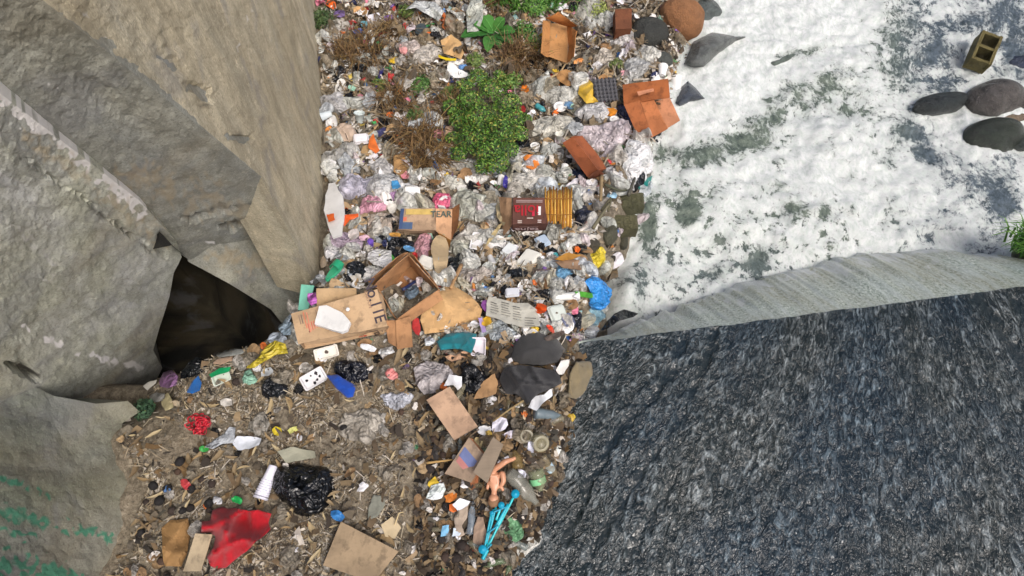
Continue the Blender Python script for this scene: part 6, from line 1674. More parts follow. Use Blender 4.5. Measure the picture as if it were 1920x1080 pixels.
# sprigs
for j, (px, py, n_, rr_, cols, lab) in enumerate([
 (604, 38, 500, .12, [(60, 84, 44), (78, 104, 54)], 'small dark green sprig growing by the wall at the top'),
 (792, 160, 500, .12, [(70, 112, 50), (96, 136, 64)], 'green sprig above the dry grass clump'),
 (1130, 20, 400, .12, [(150, 164, 84), (176, 186, 110)], 'pale yellow green weed left of the small dark brown box'),
 (775, 215, 400, .1, [(74, 104, 50), (104, 130, 70)], 'thin green sprig left of the ruffled white bag'),
 (272, 770, 300, .08, [(52, 84, 60), (70, 104, 74)], 'little dark green weed at the footing corner'),
 (710, 160, 300, .08, [(70, 110, 50), (120, 130, 60)], 'tiny green sprig beside the navy ribbon'),
  (960, 150, 500, .12, [(74, 116, 44), (104, 144, 60), (140, 150, 80)], 'leafy green sprig just above the bush right side'),
 (842, 176, 450, .11, [(84, 110, 48), (110, 136, 64)], 'leafy sprig at the upper left of the bush'),
 (985, 60, 600, .14, [(60, 110, 40), (90, 140, 56)], 'green weed between the dock plant and the tray-shaped carton'),
 (1005, 6, 700, .16, [(66, 116, 42), (96, 148, 60), (120, 160, 74)], 'thick green weed at the top edge above the carton'),
 (890, 110, 380, .10, [(90, 118, 54), (120, 140, 70)], 'low green weed below the dock plant'),
 (760, 20, 360, .10, [(84, 112, 52), (118, 138, 68)], 'low green weed at the top edge beside the grey bag'),
 (1150, 120, 260, .07, [(96, 116, 60), (130, 140, 80)], 'olive weed below the white crumpled bag near the top'),
 ]):
    t = thing('green_sprig', lab, 'weed', tuple(H(px, py)))
    put(leaf_cloud('foliage', [(H(px + RNG.uniform(-8, 8), py + RNG.uniform(-8, 8), .06), rr_ * RNG.uniform(.6, 1)) for _ in range(4)], n_, .016, cols, 'sprig_leaves_%d' % j, t, .6, 20 + j), t)
    V, F = tube_mesh(smoothline([H(px, py), H(px, py, .1)], 4), .005, 5); put(new_obj('stem', V, F, mat('leaf', (78, 92, 50)), t), t)
# broad-leaved plant: every leaf its own part
bp = thing('broad_leaf_plant', 'broad leaved bright green dock plant near the top', 'plant', tuple(H(925, 66)))
def broad_leaf(x0, y0, x1, y1, w, col, up=.12, parent=bp, name='leaf', base_lift=.04):
    A, B = H(x0, y0, base_lift), H(x1, y1, up); k = mpp(x0, y0)
    n, m = 12, 7; d = B - A; side = np.cross(d, [0, 0, 1.0]); side /= np.linalg.norm(side)
    u = np.linspace(0, 1, n)[:, None]; v = np.linspace(-1, 1, m)[None]
    wid = np.sin(np.pi * np.clip(u * .96 + .03, 0, 1)) ** .75 * w * k / 2
    P = A + d * u[..., None] + side * (wid * v)[..., None]
    P[..., 2] += .10 * np.sin(np.pi * u) * np.linalg.norm(d) * 1.2 + .28 * np.abs(v) * wid + .006 * np.sin(u * 26) * np.abs(v)
    o = new_obj(name, P.reshape(-1, 3), [tuple(f) for f in grid_faces(m, n)], mat('leaf', col), parent, smooth=True); put(o, parent)
    V, F = tube_mesh(P[:, m // 2] + np.array([0, 0, .002]), np.linspace(.006, .002, n), 4); r_ = new_obj('midrib', V, F, mat('leaf', tuple(min(255, c + 34) for c in col)), o, smooth=True)
    r_.matrix_parent_inverse = (parent.matrix_world @ o.matrix_parent_inverse @ Matrix()).inverted() @ Matrix() if False else Matrix()
for (x0, y0, x1, y1, w, col, up_) in [(925, 62, 864, 70, 30, (47, 107, 36), .10), (925, 60, 906, 30, 26, (60, 119, 41), .16), (926, 62, 946, 34, 24, (68, 124, 48), .16), (928, 64, 966, 60, 24, (55, 112, 39), .12), (926, 66, 962, 82, 22, (44, 97, 34), .1), (922, 66, 914, 98, 24, (64, 120, 45), .12), (920, 62, 888, 46, 22, (55, 114, 37), .16), (930, 66, 938, 92, 16, (49, 100, 36), .1)]:
    broad_leaf(x0, y0, x1, y1, w, col, up_)
cover_poly([(868, 55), (915, 28), (965, 45), (970, 80), (920, 100), (880, 80)], -1)
def grass(name, px, py, n, length, spread, cols, label, lean=(0, 0), droop=.5, width=.006, cat='grass', seed=0, lift=0.0, origin=None):
    r = np.random.default_rng(seed + 50)
    O = H(px, py, lift) if origin is None else np.asarray(origin)
    k = 1.0; V, F, C = [], [], []
    for i in range(n):
        b = O + np.r_[r.normal(0, spread * .35, 2), 0]
        a = r.uniform(0, 6.283); l = length * r.uniform(.5, 1.15); out = r.uniform(.1, 1) * spread * 1.6
        tip = np.array([math.cos(a) * out + lean[0] * l, math.sin(a) * out + lean[1] * l, l * r.uniform(.35, 1) * (1 - droop * .5)])
        sd_ = np.array([-math.sin(a), math.cos(a), 0]) * width * r.uniform(.6, 1.3)
        base = len(V)
        for t in (0, .35, .7, 1.0):
            p = b + tip * t + np.array([0, 0, droop * l * .5 * math.sin(math.pi * t) * .8])
            w = (1 - t * .9)
            V += [p - sd_ * w, p + sd_ * w]
        F += [(base + 2 * j, base + 2 * j + 1, base + 2 * j + 3, base + 2 * j + 2) for j in range(3)]
        c = np.array(lin(cols[r.integers(len(cols))])) * r.uniform(.7, 1.25); C += [c] * 8
    t = thing(name, label, cat, tuple(O))
    put(new_obj('blades', np.array(V), F, tint_mat(name + '_blades', .7), t, cols=np.array(C)), t)
    V, F = ico(2); rb = new_obj('root_clump', V * np.array([spread * .25, spread * .25, .02]) + O, F, mat('husk', (84, 70, 46)), t); put(rb, t)
    return t
GR = [(62, 110, 34), (86, 138, 46), (110, 160, 62), (70, 120, 44)]
DRY = [(128, 100, 62), (96, 72, 42), (154, 128, 82), (110, 84, 50), (74, 56, 34)]
grass('grass_tuft', 975, 14, 160, .34, .16, GR, 'tall green grass tuft at the top edge centre', (0, .2), .6, .008, seed=1)
grass('grass_tuft', 1035, 12, 120, .30, .14, GR, 'green grass tuft at the top edge right of the centre tuft', (0, .1), .6, .008, seed=2)
grass('grass_tuft', 950, 6, 130, .32, .16, GR + [(60, 96, 36)], 'short green tuft left of the tall one at the top edge', (-.1, .1), .6, .008, seed=12)
grass('grass_tuft', 1070, 4, 110, .26, .14, GR, 'low green tuft at the top edge above the tray-shaped carton', (.1, 0), .6, .007, seed=13)
grass('grass_tuft', 1010, 95, 60, .24, .10, GR + [(130, 150, 80)], 'thin green grass in front of the tray-shaped carton', (-.2, .1), .6, .005, seed=3)
bank_p = at_z([1925.], [470.], np.array([-.55]))[0]
grass('grass_tuft', 1925, 470, 220, .45, .14, GR, 'green grass tuft hanging at the right edge above the weir', (-.25, .1), .9, .009, seed=4, origin=bank_p)
grass('dry_grass', 785, 262, 420, .34, .22, DRY, 'brown dry grass clump left of the bush, upper part', (.0, -.3), .5, .006, 'dry grass', 5)
grass('dry_grass', 800, 300, 380, .34, .20, DRY, 'brown dry grass clump left of the bush, lower part', (.1, -.35), .5, .006, 'dry grass', 6)
grass('dry_grass', 690, 100, 300, .30, .24, DRY, 'dry brown grass patch near the top left wall', (0, -.1), .5, .006, 'dry grass', 7)
grass('dry_grass', 740, 190, 260, .30, .20, DRY, 'dry brown stalks above the dry grass clump', (0, -.2), .5, .005, 'dry grass', 8)
grass('dry_grass', 965, 108, 260, .38, .20, DRY + [(150, 118, 88)], 'fan of dry brown stems below the dock plant', (.1, -.1), .4, .006, 'dry grass', 9)
grass('dry_grass', 850, 200, 200, .26, .16, DRY, 'dry brown stalks between the white bag and bush', (0, -.2), .5, .005, 'dry grass', 14)
grass('dry_grass', 640, 110, 240, .26, .16, DRY, 'dry brown stalks right against the wall near the top', (0, -.1), .5, .005, 'dry grass', 15)
grass('dry_grass', 1000, 120, 200, .3, .18, DRY, 'dry stems in front of the tray-shaped carton', (-.1, -.2), .4, .005, 'dry grass', 16)
grass('dry_grass', 730, 60, 180, .26, .18, DRY, 'thin dry stems in the litter below the top edge', (.1, -.1), .4, .005, 'dry grass', 17)
grass('dry_grass', 930, 14, 160, .3, .16, DRY + [(150, 128, 100)], 'dry brown twigs at the top edge beside the tuft', (-.2, 0), .4, .006, 'dry grass', 10)
# right-hand bank that the tuft grows from
stone('boulder', 1960, 480, 60, 40, 0, (78, 80, 62), 'mossy boulder at the right edge under the grass tuft', .5, 'stone', z=-.62)
# ================================================================== LITTER
# picture zones for the scatter
ZSLOPE = [(598, -40), (1420, -40), (1340, 20), (1285, 110), (1240, 240), (1230, 310), (1205, 420), (1150, 500), (1120, 620), (1080, 650), (560, 650), (545, 570), (612, 520), (614, 380), (604, 150)]
ZBANK = [(560, 640), (1080, 640), (1118, 690), (1085, 760), (1078, 850), (1030, 945), (1000, 1015), (940, 1100), (200, 1100), (252, 985), (280, 915), (232, 845), (226, 800), (262, 770), (300, 700), (400, 668), (480, 640)]
def sample(poly, n, weight=None, avoid=0.0, seed=0):
    r = np.random.default_rng(seed); P = np.array(poly); lo, hi = P.min(0), P.max(0); out = np.zeros((0, 2))
    while len(out) < n:
        q = r.uniform(lo, hi, (n * 3, 2)); q = q[polydist(q[:, 0], q[:, 1], poly) > 2]
        if weight is not None: q = q[r.random(len(q)) < weight(q[:, 0], q[:, 1])]
        if avoid:
            m = MASK[np.clip((q[:, 1] / 2).astype(int), 0, 539), np.clip((q[:, 0] / 2).astype(int), 0, 959)]
            q = q[(m < .5) | (r.random(len(q)) > avoid)]
        out = np.vstack([out, q])
    return out[:n]
def unit_scrap(seed, kind='paper', n=6, fold=.3):
    r = np.random.default_rng(seed)
    if n not in _DG: _DG[n] = disc_grid(n)
    D, F = _DG[n]; an = np.arctan2(D[:, 1], D[:, 0]); m = int(r.integers(5, 9))
    kn = np.linspace(0, 2 * math.pi, m + 1); ph = r.uniform(.6, 1.25, m)
    rad = np.interp(an % (2 * math.pi), kn, np.r_[ph, ph[0]])
    x, y = D[:, 0] * rad, D[:, 1] * rad * r.uniform(.55, .95)
    z = crumple(np.stack([x, y], -1), 2.0, fold, 5, int(r.integers(1e6)), 1.0, 6.0)
    if kind == 'dome': z = z + .45 * (1 - np.hypot(D[:, 0], D[:, 1]) ** 2)
    return np.stack([x, y, z], -1), F
def unit_husk(seed):
    r = np.random.default_rng(seed); n, m = 8, 4
    U, W_ = np.meshgrid(np.linspace(-1, 1, n), np.linspace(-1, 1, m)); wid = np.clip(1 - np.abs(U) ** 2.4, .05, 1) * r.uniform(.14, .30)
    b = r.uniform(-.4, .4); X = U; Y = W_ * wid + b * U ** 2; Z = .5 * (W_ ** 2) * wid + r.uniform(0, .35) * U ** 2 + .05 * np.sin(U * 6 + r.uniform(0, 6))
    return np.stack([X, Y, Z], -1).reshape(-1, 3), [tuple(f) for f in grid_faces(n, m)]
def unit_pit(seed):
    V, F = ico(3); return V * np.array([1, .86, .8]) * (1 + .06 * crumple(V, 2, .5, 4, seed))[:, None], F
def unit_cup(seed):
    V, F = lathe_mesh([(.35, -.7), (.38, -.68), (.52, .6), (.6, .62), (.6, .7), (.5, .7), (.34, -.6), (0, -.6)], 14)
    V = V[:, [2, 0, 1]]; V[:, 2] += .45
    return V, F
def unit_block(seed):
    """chunk of broken foam board"""
    r = np.random.default_rng(seed); m = int(r.integers(4, 7)); a = np.sort(np.linspace(0, 6.283, m, endpoint=False) + r.uniform(-.3, .3, m))
    b = np.stack([np.cos(a), np.sin(a) * r.uniform(.5, .9)], -1) * r.uniform(.8, 1.1, (m, 1))
    V = np.vstack([np.c_[b, np.zeros(m)], np.c_[b * .95, np.full(m, .28)]])
    return V, [tuple(range(m))[::-1], tuple(range(m, 2 * m))] + [(i, (i + 1) % m, m + (i + 1) % m, m + i) for i in range(m)]
def make_variants(fn, mats, nvar, name, smooth=False, **kw):
    out = []
    for i in range(nvar):
        V, F = fn(1000 + i * 7 + len(name), **kw)
        me = bpy.data.meshes.new(name); me.from_pydata([tuple(v) for v in V], [], [tuple(int(q) for q in f) for f in F]); me.materials.append(mats[i % len(mats)])
        if smooth: me.polygons.foreach_set('use_smooth', [True] * len(me.polygons))
        out.append(me)
    return out
LANDMARKS = [(621, 8, 'the vivid orange wrapper'), (604, 38, 'the dark green sprig'), (712, 86, 'the little green bottle'), (756, 93, 'the rosy wrapper'), (655, 184, 'the small black bundle'), (838, 46, 'the orange and white wrapper'), (770, 20, 'the low green weed'), (675, 230, 'the pale white cup'), (1192, 132, 'the wrinkled grey bag'), (1242, 134, 'the upright white cup'), (1105, 24, 'the grey film bag'), (640, 600, 'the largest cardboard box'), (765, 540, 'the open cardboard box'), (990, 400, 'the maroon carton'), (1047, 388, 'the golden slats'), (790, 412, 'the beige carton'), (1090, 290, 'the russet box'), (1220, 205, 'the flattened orange carton'),
 (1048, 75, 'the tray-shaped carton'), (1168, 36, 'the small brown box'), (872, 862, 'the worn printed carton'), (848, 776, 'the chipboard panel'), (680, 1035, 'the dirty cardboard sheet'), (372, 1035, 'the clean cardboard strip'), (440, 1010, 'the red cloth'), (328, 1015, 'the brown paper sack'),
 (850, 585, 'the crumpled tan paper bag'), (965, 585, 'the newspaper'), (855, 640, 'the teal cloth'), (1005, 655, 'the charcoal rubber sheet'), (990, 715, 'the dark garment'), (640, 722, 'the bright blue cloth'), (627, 395, 'the tall foam slab'), (825, 480, 'the tall tan paper bag'), (850, 88, 'the small tan paper bag'),
 (712, 484, 'the white bag with yellow print'), (510, 662, 'the yellow bag'), (314, 708, 'the purple bag'), (572, 912, 'the largest black bag'), (516, 732, 'the round black bag'), (888, 712, 'the black bag by the bent cardboard'), (1118, 548, 'the vivid blue bag'), (1116, 484, 'the yellow knotted bag'), (1196, 306, 'the big white bag'),
 (676, 352, 'the lavender bag'), (830, 378, 'the hot pink bag'), (915, 225, 'the green bush'), (790, 280, 'the dry grass clump'), (920, 60, 'the dock plant'), (1135, 168, 'the egg tray'), (588, 710, 'the stained foam tray'), (897, 650, 'the square foam tray'), (990, 482, 'the open foam food box'), (614, 313, 'the diamond-shaped tray'),
 (500, 905, 'the cup stack'), (1027, 778, 'the grey canister'), (930, 900, 'the doll'), (935, 985, 'the turquoise frame'), (377, 796, 'the red net bag'), (463, 830, 'the torn white sheet'), (700, 950, 'the grey green rag'), (1180, 375, 'the upper mossy block'), (1168, 414, 'the lower mossy block'), (1276, 32, 'the orange brown boulder'),
 (690, 100, 'the dry grass patch by the wall'), (627, 512, 'the green slipper'), (790, 10, 'the grey white bag at the top'), (630, 196, 'the light grey bag by the wall'), (730, 990, 'the tan printed packet'), (735, 702, 'the pink wrapper with orange spot'), (1128, 262, 'the clear crinkled bag'), (1095, 710, 'the muddy tan sack'), (560, 852, 'the grey soggy paper'), (415, 705, 'the green edged tray'), (980, 914, 'the largest grey bottle'), (700, 32, 'the small white tray'), (860, 132, 'the white triangular sheet')]
_used = set()
def place_label(what, px, py):
    L = sorted(LANDMARKS, key=lambda l: (l[0] - px) ** 2 + (l[1] - py) ** 2)[:5]
    first = None; L = [l for l in L if len(what.split()) + len(l[2].split()) < 11]
    for lx, ly, ph in L:
        a = math.degrees(math.atan2(ly - py, px - lx)) % 360
        d = ['right of', 'above and right of', 'above', 'above and left of', 'left of', 'below and left of', 'below', 'below and right of'][int((a + 22.5) // 45) % 8]
        far = math.hypot(px - lx, py - ly)
        for near in (('just ', '') if far < 70 else ('', 'some way ')):
            lab = '%s %s%s %s' % (what, near, d, ph)
            first = first or lab
            if lab not in _used:
                _used.add(lab); return lab
    return first
def scatter(name, meshes, pos, rpx, label, cat, group, lift=(.01, .06), tilt=.45, seed=0):
    r = np.random.default_rng(seed + 900)
    P = hit(pos[:, 0], pos[:, 1]); _, dep = to_px(P)
    for i in range(len(pos)):
        o = bpy.data.objects.new(name, meshes[int(r.integers(len(meshes)))]); COL.objects.link(o)
        s = float(dep[i]) / FPX * r.uniform(*rpx)
        o.location = P[i] + np.array([0, 0, r.uniform(*lift)]); o.scale = (s, s, s)
        o.rotation_euler = (r.normal(0, tilt), r.normal(0, tilt), r.uniform(0, 6.283))
        tag(o, place_label(label, *pos[i]), cat, group)
def mats_of(kind, cols): return [mat(kind, c, .11) for c in cols]
wS = lambda x, y: np.clip(.22 + .7 * sstep(180, 360, y) + .25 * (x < 720), 0, 1)
wU = lambda x, y: np.clip(.3 + .7 * sstep(360, 200, y), 0, 1)
wB = lambda x, y: np.clip(.12 + .9 * sstep(700, 860, x) + .4 * sstep(720, 650, y), 0, 1)
SC_ = lambda mk, cols, nv, **kw: make_variants(unit_scrap, mats_of(mk, cols), nv, 'crumpled_scrap', **kw)
scatter('paper_scrap', SC_('paper', [(232, 230, 226), (222, 222, 222), (214, 208, 198), (236, 236, 238)], 12), sample(ZSLOPE, 105, wS, .93, 1), (7, 14), 'small crumpled white paper scrap', 'paper', 'white paper scraps on the slope', (.01, .06), .4, 1)
scatter('film_scrap', SC_('film', [(196, 198, 192), (176, 180, 172), (184, 180, 172), (170, 176, 180)], 12, n=9, kind='dome', smooth=True), sample(ZSLOPE, 125, wS, .9, 2), (12, 26), 'creased clear film scrap', 'plastic film', 'clear film scraps on the slope', (.0, .05), .3, 2)
wM = lambda x, y: np.clip(.12 + sstep(280, 360, y) * .9, 0, 1)
scatter('film_sheet', SC_('film', [(206, 208, 202), (188, 192, 186), (198, 196, 188), (182, 190, 196), (198, 186, 190), (186, 182, 162)], 12, n=12, kind='dome', smooth=True), sample(ZSLOPE, 90, wM, .75, 21), (18, 34), 'large wrinkled clear film sheet', 'plastic film', 'large clear film sheets on the slope', (-.01, .03), .22, 21)
scatter('paper_sheet', SC_('paper', [(234, 233, 230), (222, 220, 214), (228, 226, 232)], 8, n=9, fold=.2), sample(ZSLOPE, 45, wM, .85, 22), (13, 22), 'larger creased white paper sheet', 'paper', 'larger white paper sheets on the slope', (.01, .05), .3, 22)
scatter('card_sheet', SC_('card', [(186, 154, 112), (164, 130, 92), (196, 168, 130)], 6, n=7, fold=.08), sample(ZSLOPE, 26, wM, .9, 23), (13, 24), 'larger torn tan card piece', 'cardboard', 'larger tan card pieces on the slope', (.01, .05), .3, 23)
scatter('plastic_sheet', SC_('black', [(24, 27, 31), (34, 38, 44)], 5, n=11, kind='dome', smooth=True), sample(ZSLOPE, 24, wM, .9, 24), (13, 24), 'larger wrinkled black plastic sheet', 'plastic sheet', 'larger black plastic sheets on the slope', (-.01, .02), .25, 24)
scatter('rag', SC_('cloth', [(110, 94, 70), (86, 74, 58), (134, 118, 92), (66, 60, 54), (120, 116, 104)], 10, n=8, fold=.4, smooth=True), sample(ZSLOPE, 95, wU, .9, 25), (9, 20), 'dirty brown rag', 'rag', 'dirty rags on the slope', (.0, .04), .35, 25)
scatter('film_sheet', SC_('film', [(128, 116, 94), (112, 106, 92), (146, 138, 118)], 8, n=10, kind='dome', smooth=True), sample(ZSLOPE, 60, wU, .85, 26), (12, 26), 'muddy tan film sheet', 'plastic film', 'muddy film sheets on the slope', (-.005, .03), .3, 26)
scatter('foam_chunk', make_variants(unit_block, mats_of('foam', [(234, 234, 232), (224, 226, 226)]), 8, 'foam_chunk'), sample(ZSLOPE, 70, wS, .95, 3), (5, 10), 'small broken white foam chunk', 'foam chunk', 'white foam chunks on the slope', (.01, .05), .5, 3)
scatter('cup', make_variants(unit_cup, mats_of('foam', [(232, 232, 230), (222, 218, 206)]), 2, 'small_cup', smooth=True), sample(ZSLOPE, 26, wS, .95, 4), (9, 13), 'small plain white cup', 'cup', 'small white cups on the slope', (.01, .05), .4, 4)
scatter('card_scrap', SC_('card', [(190, 158, 116), (168, 132, 92), (150, 116, 80), (200, 172, 132)], 10, fold=.12), sample(ZSLOPE, 110, None, .95, 5), (7, 16), 'small torn tan card scrap', 'cardboard', 'tan card scraps on the slope', (.01, .05), .35, 5)
for j, (cn, c, n_) in enumerate([('orange', (230, 118, 44), 16), ('blue', (70, 128, 200), 16), ('pink', (224, 130, 156), 15), ('green', (66, 156, 86), 13), ('yellow', (222, 190, 60), 15), ('purple', (130, 96, 168), 13), ('red', (190, 48, 50), 15), ('teal', (50, 150, 156), 8), ('navy', (48, 54, 92), 12), ('mint green', (160, 206, 186), 10)]):
    scatter('wrapper', SC_('plastic', [c], 4), sample(ZSLOPE, n_, None, .93, 30 + j), (5, 10), 'small %s wrapper' % cn, 'wrapper', 'small %s wrappers on the slope' % cn, (.01, .06), .4, 30 + j)
scatter('plastic_scrap', SC_('black', [(26, 28, 32), (38, 40, 46)], 6, n=8, kind='dome'), sample(ZSLOPE, 50, wS, .95, 6), (7, 14), 'small black plastic scrap', 'plastic scrap', 'black plastic scraps on the slope', (.0, .06), .4, 6)
HK = make_variants(unit_husk, mats_of('husk', [(166, 148, 112), (140, 122, 92), (184, 168, 132), (112, 94, 68), (150, 128, 92)]), 15, 'dry_husk', smooth=True)
scatter('film_sheet', SC_('film', [(140, 132, 116), (120, 112, 98), (150, 146, 136)], 8, n=10, kind='dome', smooth=True), sample(ZBANK, 34, None, .9, 45), (11, 26), 'dusty grey brown film sheet', 'plastic film', 'dusty film sheets on the bank', (-.008, .012), .2, 45)
scatter('rag', SC_('cloth', [(104, 94, 78), (84, 74, 60), (126, 118, 102)], 8, n=9, fold=.35, smooth=True), sample(ZBANK, 40, None, .9, 46), (8, 20), 'matted earth coloured rag', 'rag', 'matted rags on the bank', (-.006, .014), .25, 46)
def unit_clod(seed):
    V, F = ico(3); return V * np.array([1, .8, .5]) * (1 + .5 * crumple(V, 2, .3, 6, seed, 1.0, 4.0))[:, None], F
scatter('soil_clod', make_variants(unit_clod, mats_of('stone', [(112, 102, 86), (96, 86, 70), (128, 120, 106)]), 6, 'soil_clod'), sample(ZBANK, 80, None, .9, 47), (4, 11), 'rough grey brown soil clod', 'soil clod', 'soil clods on the bank', (-.01, .01), .3, 47)
scatter('corn_husk', HK, sample(ZBANK, 200, None, .92, 7), (9, 22), 'curled dry corn husk', 'corn husk', 'dry corn husks on the bank', (.005, .04), .25, 7)
scatter('dry_leaf', HK, sample(ZSLOPE, 90, None, .95, 8), (7, 16), 'curled dry brown leaf', 'dry leaf', 'dry leaves on the slope', (.01, .05), .4, 8)
scatter('fruit_stone', make_variants(unit_pit, mats_of('wood', [(34, 28, 26), (52, 42, 36), (74, 56, 44)]), 6, 'fruit_pit', smooth=True), sample(ZBANK, 46, lambda x, y: np.clip(.05 + (x > 780) * .8 + (x < 420) * (y > 880) * .9, 0, 1), .8, 9), (6, 10), 'dark round fruit stone', 'fruit stone', 'dark fruit stones on the bank', (.01, .03), .6, 9)
scatter('fruit_stone', make_variants(unit_pit, mats_of('wood', [(26, 24, 24)]), 3, 'fruit_pit', smooth=True), np.array([(340, 868), (362, 918), (290, 912), (302, 940), (346, 958), (648, 806), (888, 793), (903, 952), (268, 1000), (318, 918), (394, 945)], float), (8, 11), 'large black round fruit stone', 'fruit stone', 'large black fruit stones on the bank', (.02, .03), .5, 10)
scatter('paper_scrap', SC_('paper', [(224, 224, 226), (210, 206, 200)], 8), sample(ZBANK, 55, wB, .95, 11), (5, 11), 'small white paper scrap', 'paper', 'white paper scraps on the bank', (.01, .06), .4, 11)
scatter('film_scrap', SC_('film', [(176, 172, 164), (160, 156, 148)], 8, n=9, kind='dome'), sample(ZBANK, 60, wB, .95, 12), (8, 18), 'dusty clear film scrap', 'plastic film', 'dusty film scraps on the bank', (.005, .04), .3, 12)
scatter('card_scrap', SC_('card', [(150, 124, 90), (130, 104, 74), (168, 144, 108)], 8, fold=.12), sample(ZBANK, 70, wB, .95, 13), (7, 15), 'small dull tan card scrap', 'cardboard', 'tan card scraps on the bank', (.005, .05), .3, 13)
for j, (cn, c, n_) in enumerate([('orange', (196, 108, 50), 6), ('blue', (76, 112, 160), 5), ('green', (62, 112, 78), 5), ('yellow', (176, 150, 66), 5), ('red', (146, 54, 52), 4), ('purple', (104, 88, 118), 3)]):
    scatter('wrapper', SC_('plastic', [c], 3), sample(ZBANK, n_, wB, .95, 60 + j), (4, 8), 'tiny %s wrapper' % cn, 'wrapper', 'tiny %s wrappers on the bank' % cn, (.01, .05), .4, 60 + j)
scatter('plastic_scrap', SC_('black', [(26, 26, 28), (44, 42, 40)], 6, n=8, kind='dome'), sample(ZBANK, 45, wB, .95, 14), (7, 13), 'small black plastic scrap', 'plastic scrap', 'black plastic scraps on the bank', (-.005, .03), .3, 14)

# ---- too small and too many to count ------------------------------
def crumbs(name, pos, size, cols, mname, lift, elong=(1, 2.2), tilt=.6, seed=0, rough=.85, wts=None):
    """bent two-facet chips, one mesh"""
    r = np.random.default_rng(seed); n = len(pos)
    P = hit(pos[:, 0], pos[:, 1]); _, dep = to_px(P); k = dep / FPX
    P[:, 2] = terrain(P[:, 0], P[:, 1]) + r.uniform(lift[0], lift[1], n)
    s = k * r.uniform(size[0], size[1], n) * .5; e = r.uniform(elong[0], elong[1], n)
    a = r.uniform(0, 6.283, n); t = np.stack([np.cos(a), np.sin(a), r.normal(0, tilt * .5, n)], -1)
    b = np.stack([-np.sin(a), np.cos(a), r.normal(0, tilt, n)], -1); up_ = np.stack([r.normal(0, .3, n), r.normal(0, .3, n), r.uniform(-.5, .8, n)], -1)
    A, B = t * (s * e)[:, None], b * s[:, None]; U = up_ * s[:, None]
    j = lambda: r.uniform(.6, 1.3, (n, 1))
    q = [P - A * j() - B * j(), P - A * j() + B * j(), P + B * j() + U, P - B * j() + U, P + A * j() + B * j(), P + A * j() - B * j()]
    V = np.stack(q, 1).reshape(-1, 3); i0 = np.arange(n) * 6
    F = np.concatenate([np.stack([i0, i0 + 1, i0 + 2, i0 + 3], -1), np.stack([i0 + 3, i0 + 2, i0 + 4, i0 + 5], -1)])
    C = np.array([lin(c) for c in cols]); w = None if wts is None else np.array(wts) / np.sum(wts)
    cc = C[r.choice(len(C), n, p=w)] * r.uniform(.7, 1.2, (n, 1))
    o = new_obj(name, V, F, tint_mat(mname, rough), cols=np.repeat(np.clip(cc, 0, 1), 6, 0))
    return tag(o, kind='stuff')
PALE = [(226, 224, 218), (206, 202, 194), (190, 182, 170), (176, 160, 134), (150, 130, 102), (110, 94, 74), (78, 68, 56), (50, 46, 42), (214, 140, 70), (90, 130, 180), (206, 150, 160), (96, 140, 96), (206, 184, 90), (140, 112, 160), (176, 70, 64), (150, 190, 190)]
PW = [11, 12, 13, 13, 12, 11, 10, 10, 1.0, 1.0, 1.0, .9, .9, .8, .8, .8]
crumbs('slope_litter_crumbs', sample(ZSLOPE, 9000, None, .9, 101), (2, 8), PALE, 'slope_crumbs', (0, .035), (1, 2.6), .6, 1, wts=PW)
wP = lambda x, y: np.clip(.12 + 3.2 * (fbm(np.asarray(x) / 60, np.asarray(y) / 60, 4, 2) + .12), .05, 1)
BROWN = [(140, 126, 102), (120, 106, 84), (158, 144, 120), (108, 97, 78), (88, 77, 62), (136, 128, 113), (176, 165, 142), (118, 113, 102), (70, 62, 52), (190, 182, 168)]
crumbs('bank_litter_crumbs', sample(ZBANK, 12000, wP, .9, 102), (1.5, 5), BROWN, 'bank_crumbs', (0, .012), (1, 3), .5, 2)
crumbs('bank_straw', sample(ZBANK, 8000, wP, .9, 103), (.8, 2.0), BROWN, 'bank_straw', (.003, .02), (4, 16), .25, 3)
crumbs('slope_straw', sample(ZSLOPE, 4000, lambda x, y: np.clip(.35 + (y < 330) * .6, 0, 1), .9, 104), (1.2, 3.0), BROWN, 'slope_straw', (.01, .08), (4, 14), .5, 4)
wE = lambda x, y: np.clip(sstep(760, 900, x), .02, 1)
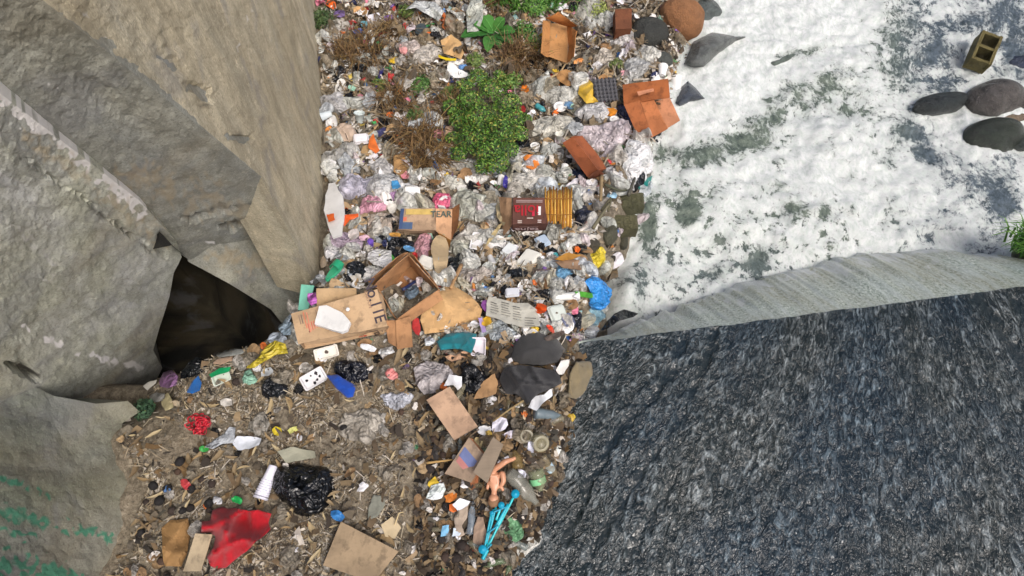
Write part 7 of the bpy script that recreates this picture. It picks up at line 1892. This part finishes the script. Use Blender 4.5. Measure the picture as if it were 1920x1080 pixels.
DARK = [(92, 76, 56), (70, 58, 44), (112, 94, 70), (54, 46, 38), (130, 112, 84), (40, 36, 32), (84, 80, 70), (104, 82, 52)]
crumbs('bank_edge_litter', sample(ZBANK, 3800, wE, .9, 105), (3, 12), DARK + PALE[2:6], 'bank_edge_crumbs', (0, .04), (1, 3.4), .6, 5, wts=[8] * 8 + [2.2] * 4)
wF = lambda x, y: np.clip(sstep(770, 880, x) * sstep(640, 700, y), .0, 1)
scatter('film_sheet', SC_('film', [(112, 98, 76), (96, 88, 74), (128, 118, 98), (84, 76, 64)], 8, n=10, kind='dome', smooth=True), sample(ZBANK, 46, wF, .85, 41), (12, 24), 'muddy brown film sheet', 'plastic film', 'muddy film sheets on the bank', (-.005, .03), .3, 41)
scatter('rag', SC_('cloth', [(84, 70, 54), (64, 56, 48), (104, 92, 74), (48, 44, 42)], 8, n=9, fold=.4, smooth=True), sample(ZBANK, 44, wF, .85, 42), (9, 20), 'soggy dark brown rag', 'rag', 'dark rags on the bank', (.0, .03), .35, 42)
scatter('fruit_stone', make_variants(unit_pit, mats_of('wood', [(44, 36, 32), (62, 48, 40), (36, 32, 30)]), 5, 'fruit_pit', smooth=True), sample(ZBANK, 44, wF, .8, 43), (7, 12), 'round brown black fruit stone', 'fruit stone', 'fruit stones at the water side', (.01, .04), .6, 43)
def unit_bottle(seed):
    V, F = lathe_mesh([(0, -1), (.26, -1), (.3, -.94), (.3, .1), (.27, .16), (.3, .22), (.3, .45), (.24, .58), (.1, .82), (.1, 1.0), (0, 1.0)], 12)
    r = np.random.default_rng(seed); V = V[:, [2, 0, 1]]; V[:, 2] += .25 + .10 * crumple(V, 2, .2, 3, seed); return V, F
scatter('bottle', make_variants(unit_bottle, mats_of('clear', [(146, 140, 116), (120, 112, 86), (140, 150, 146), (110, 130, 96)]), 8, 'plastic_bottle', smooth=True), sample(ZBANK, 20, wF, .9, 44), (14, 22), 'dull plastic bottle', 'bottle', 'dull bottles at the water side', (.01, .04), .2, 44)
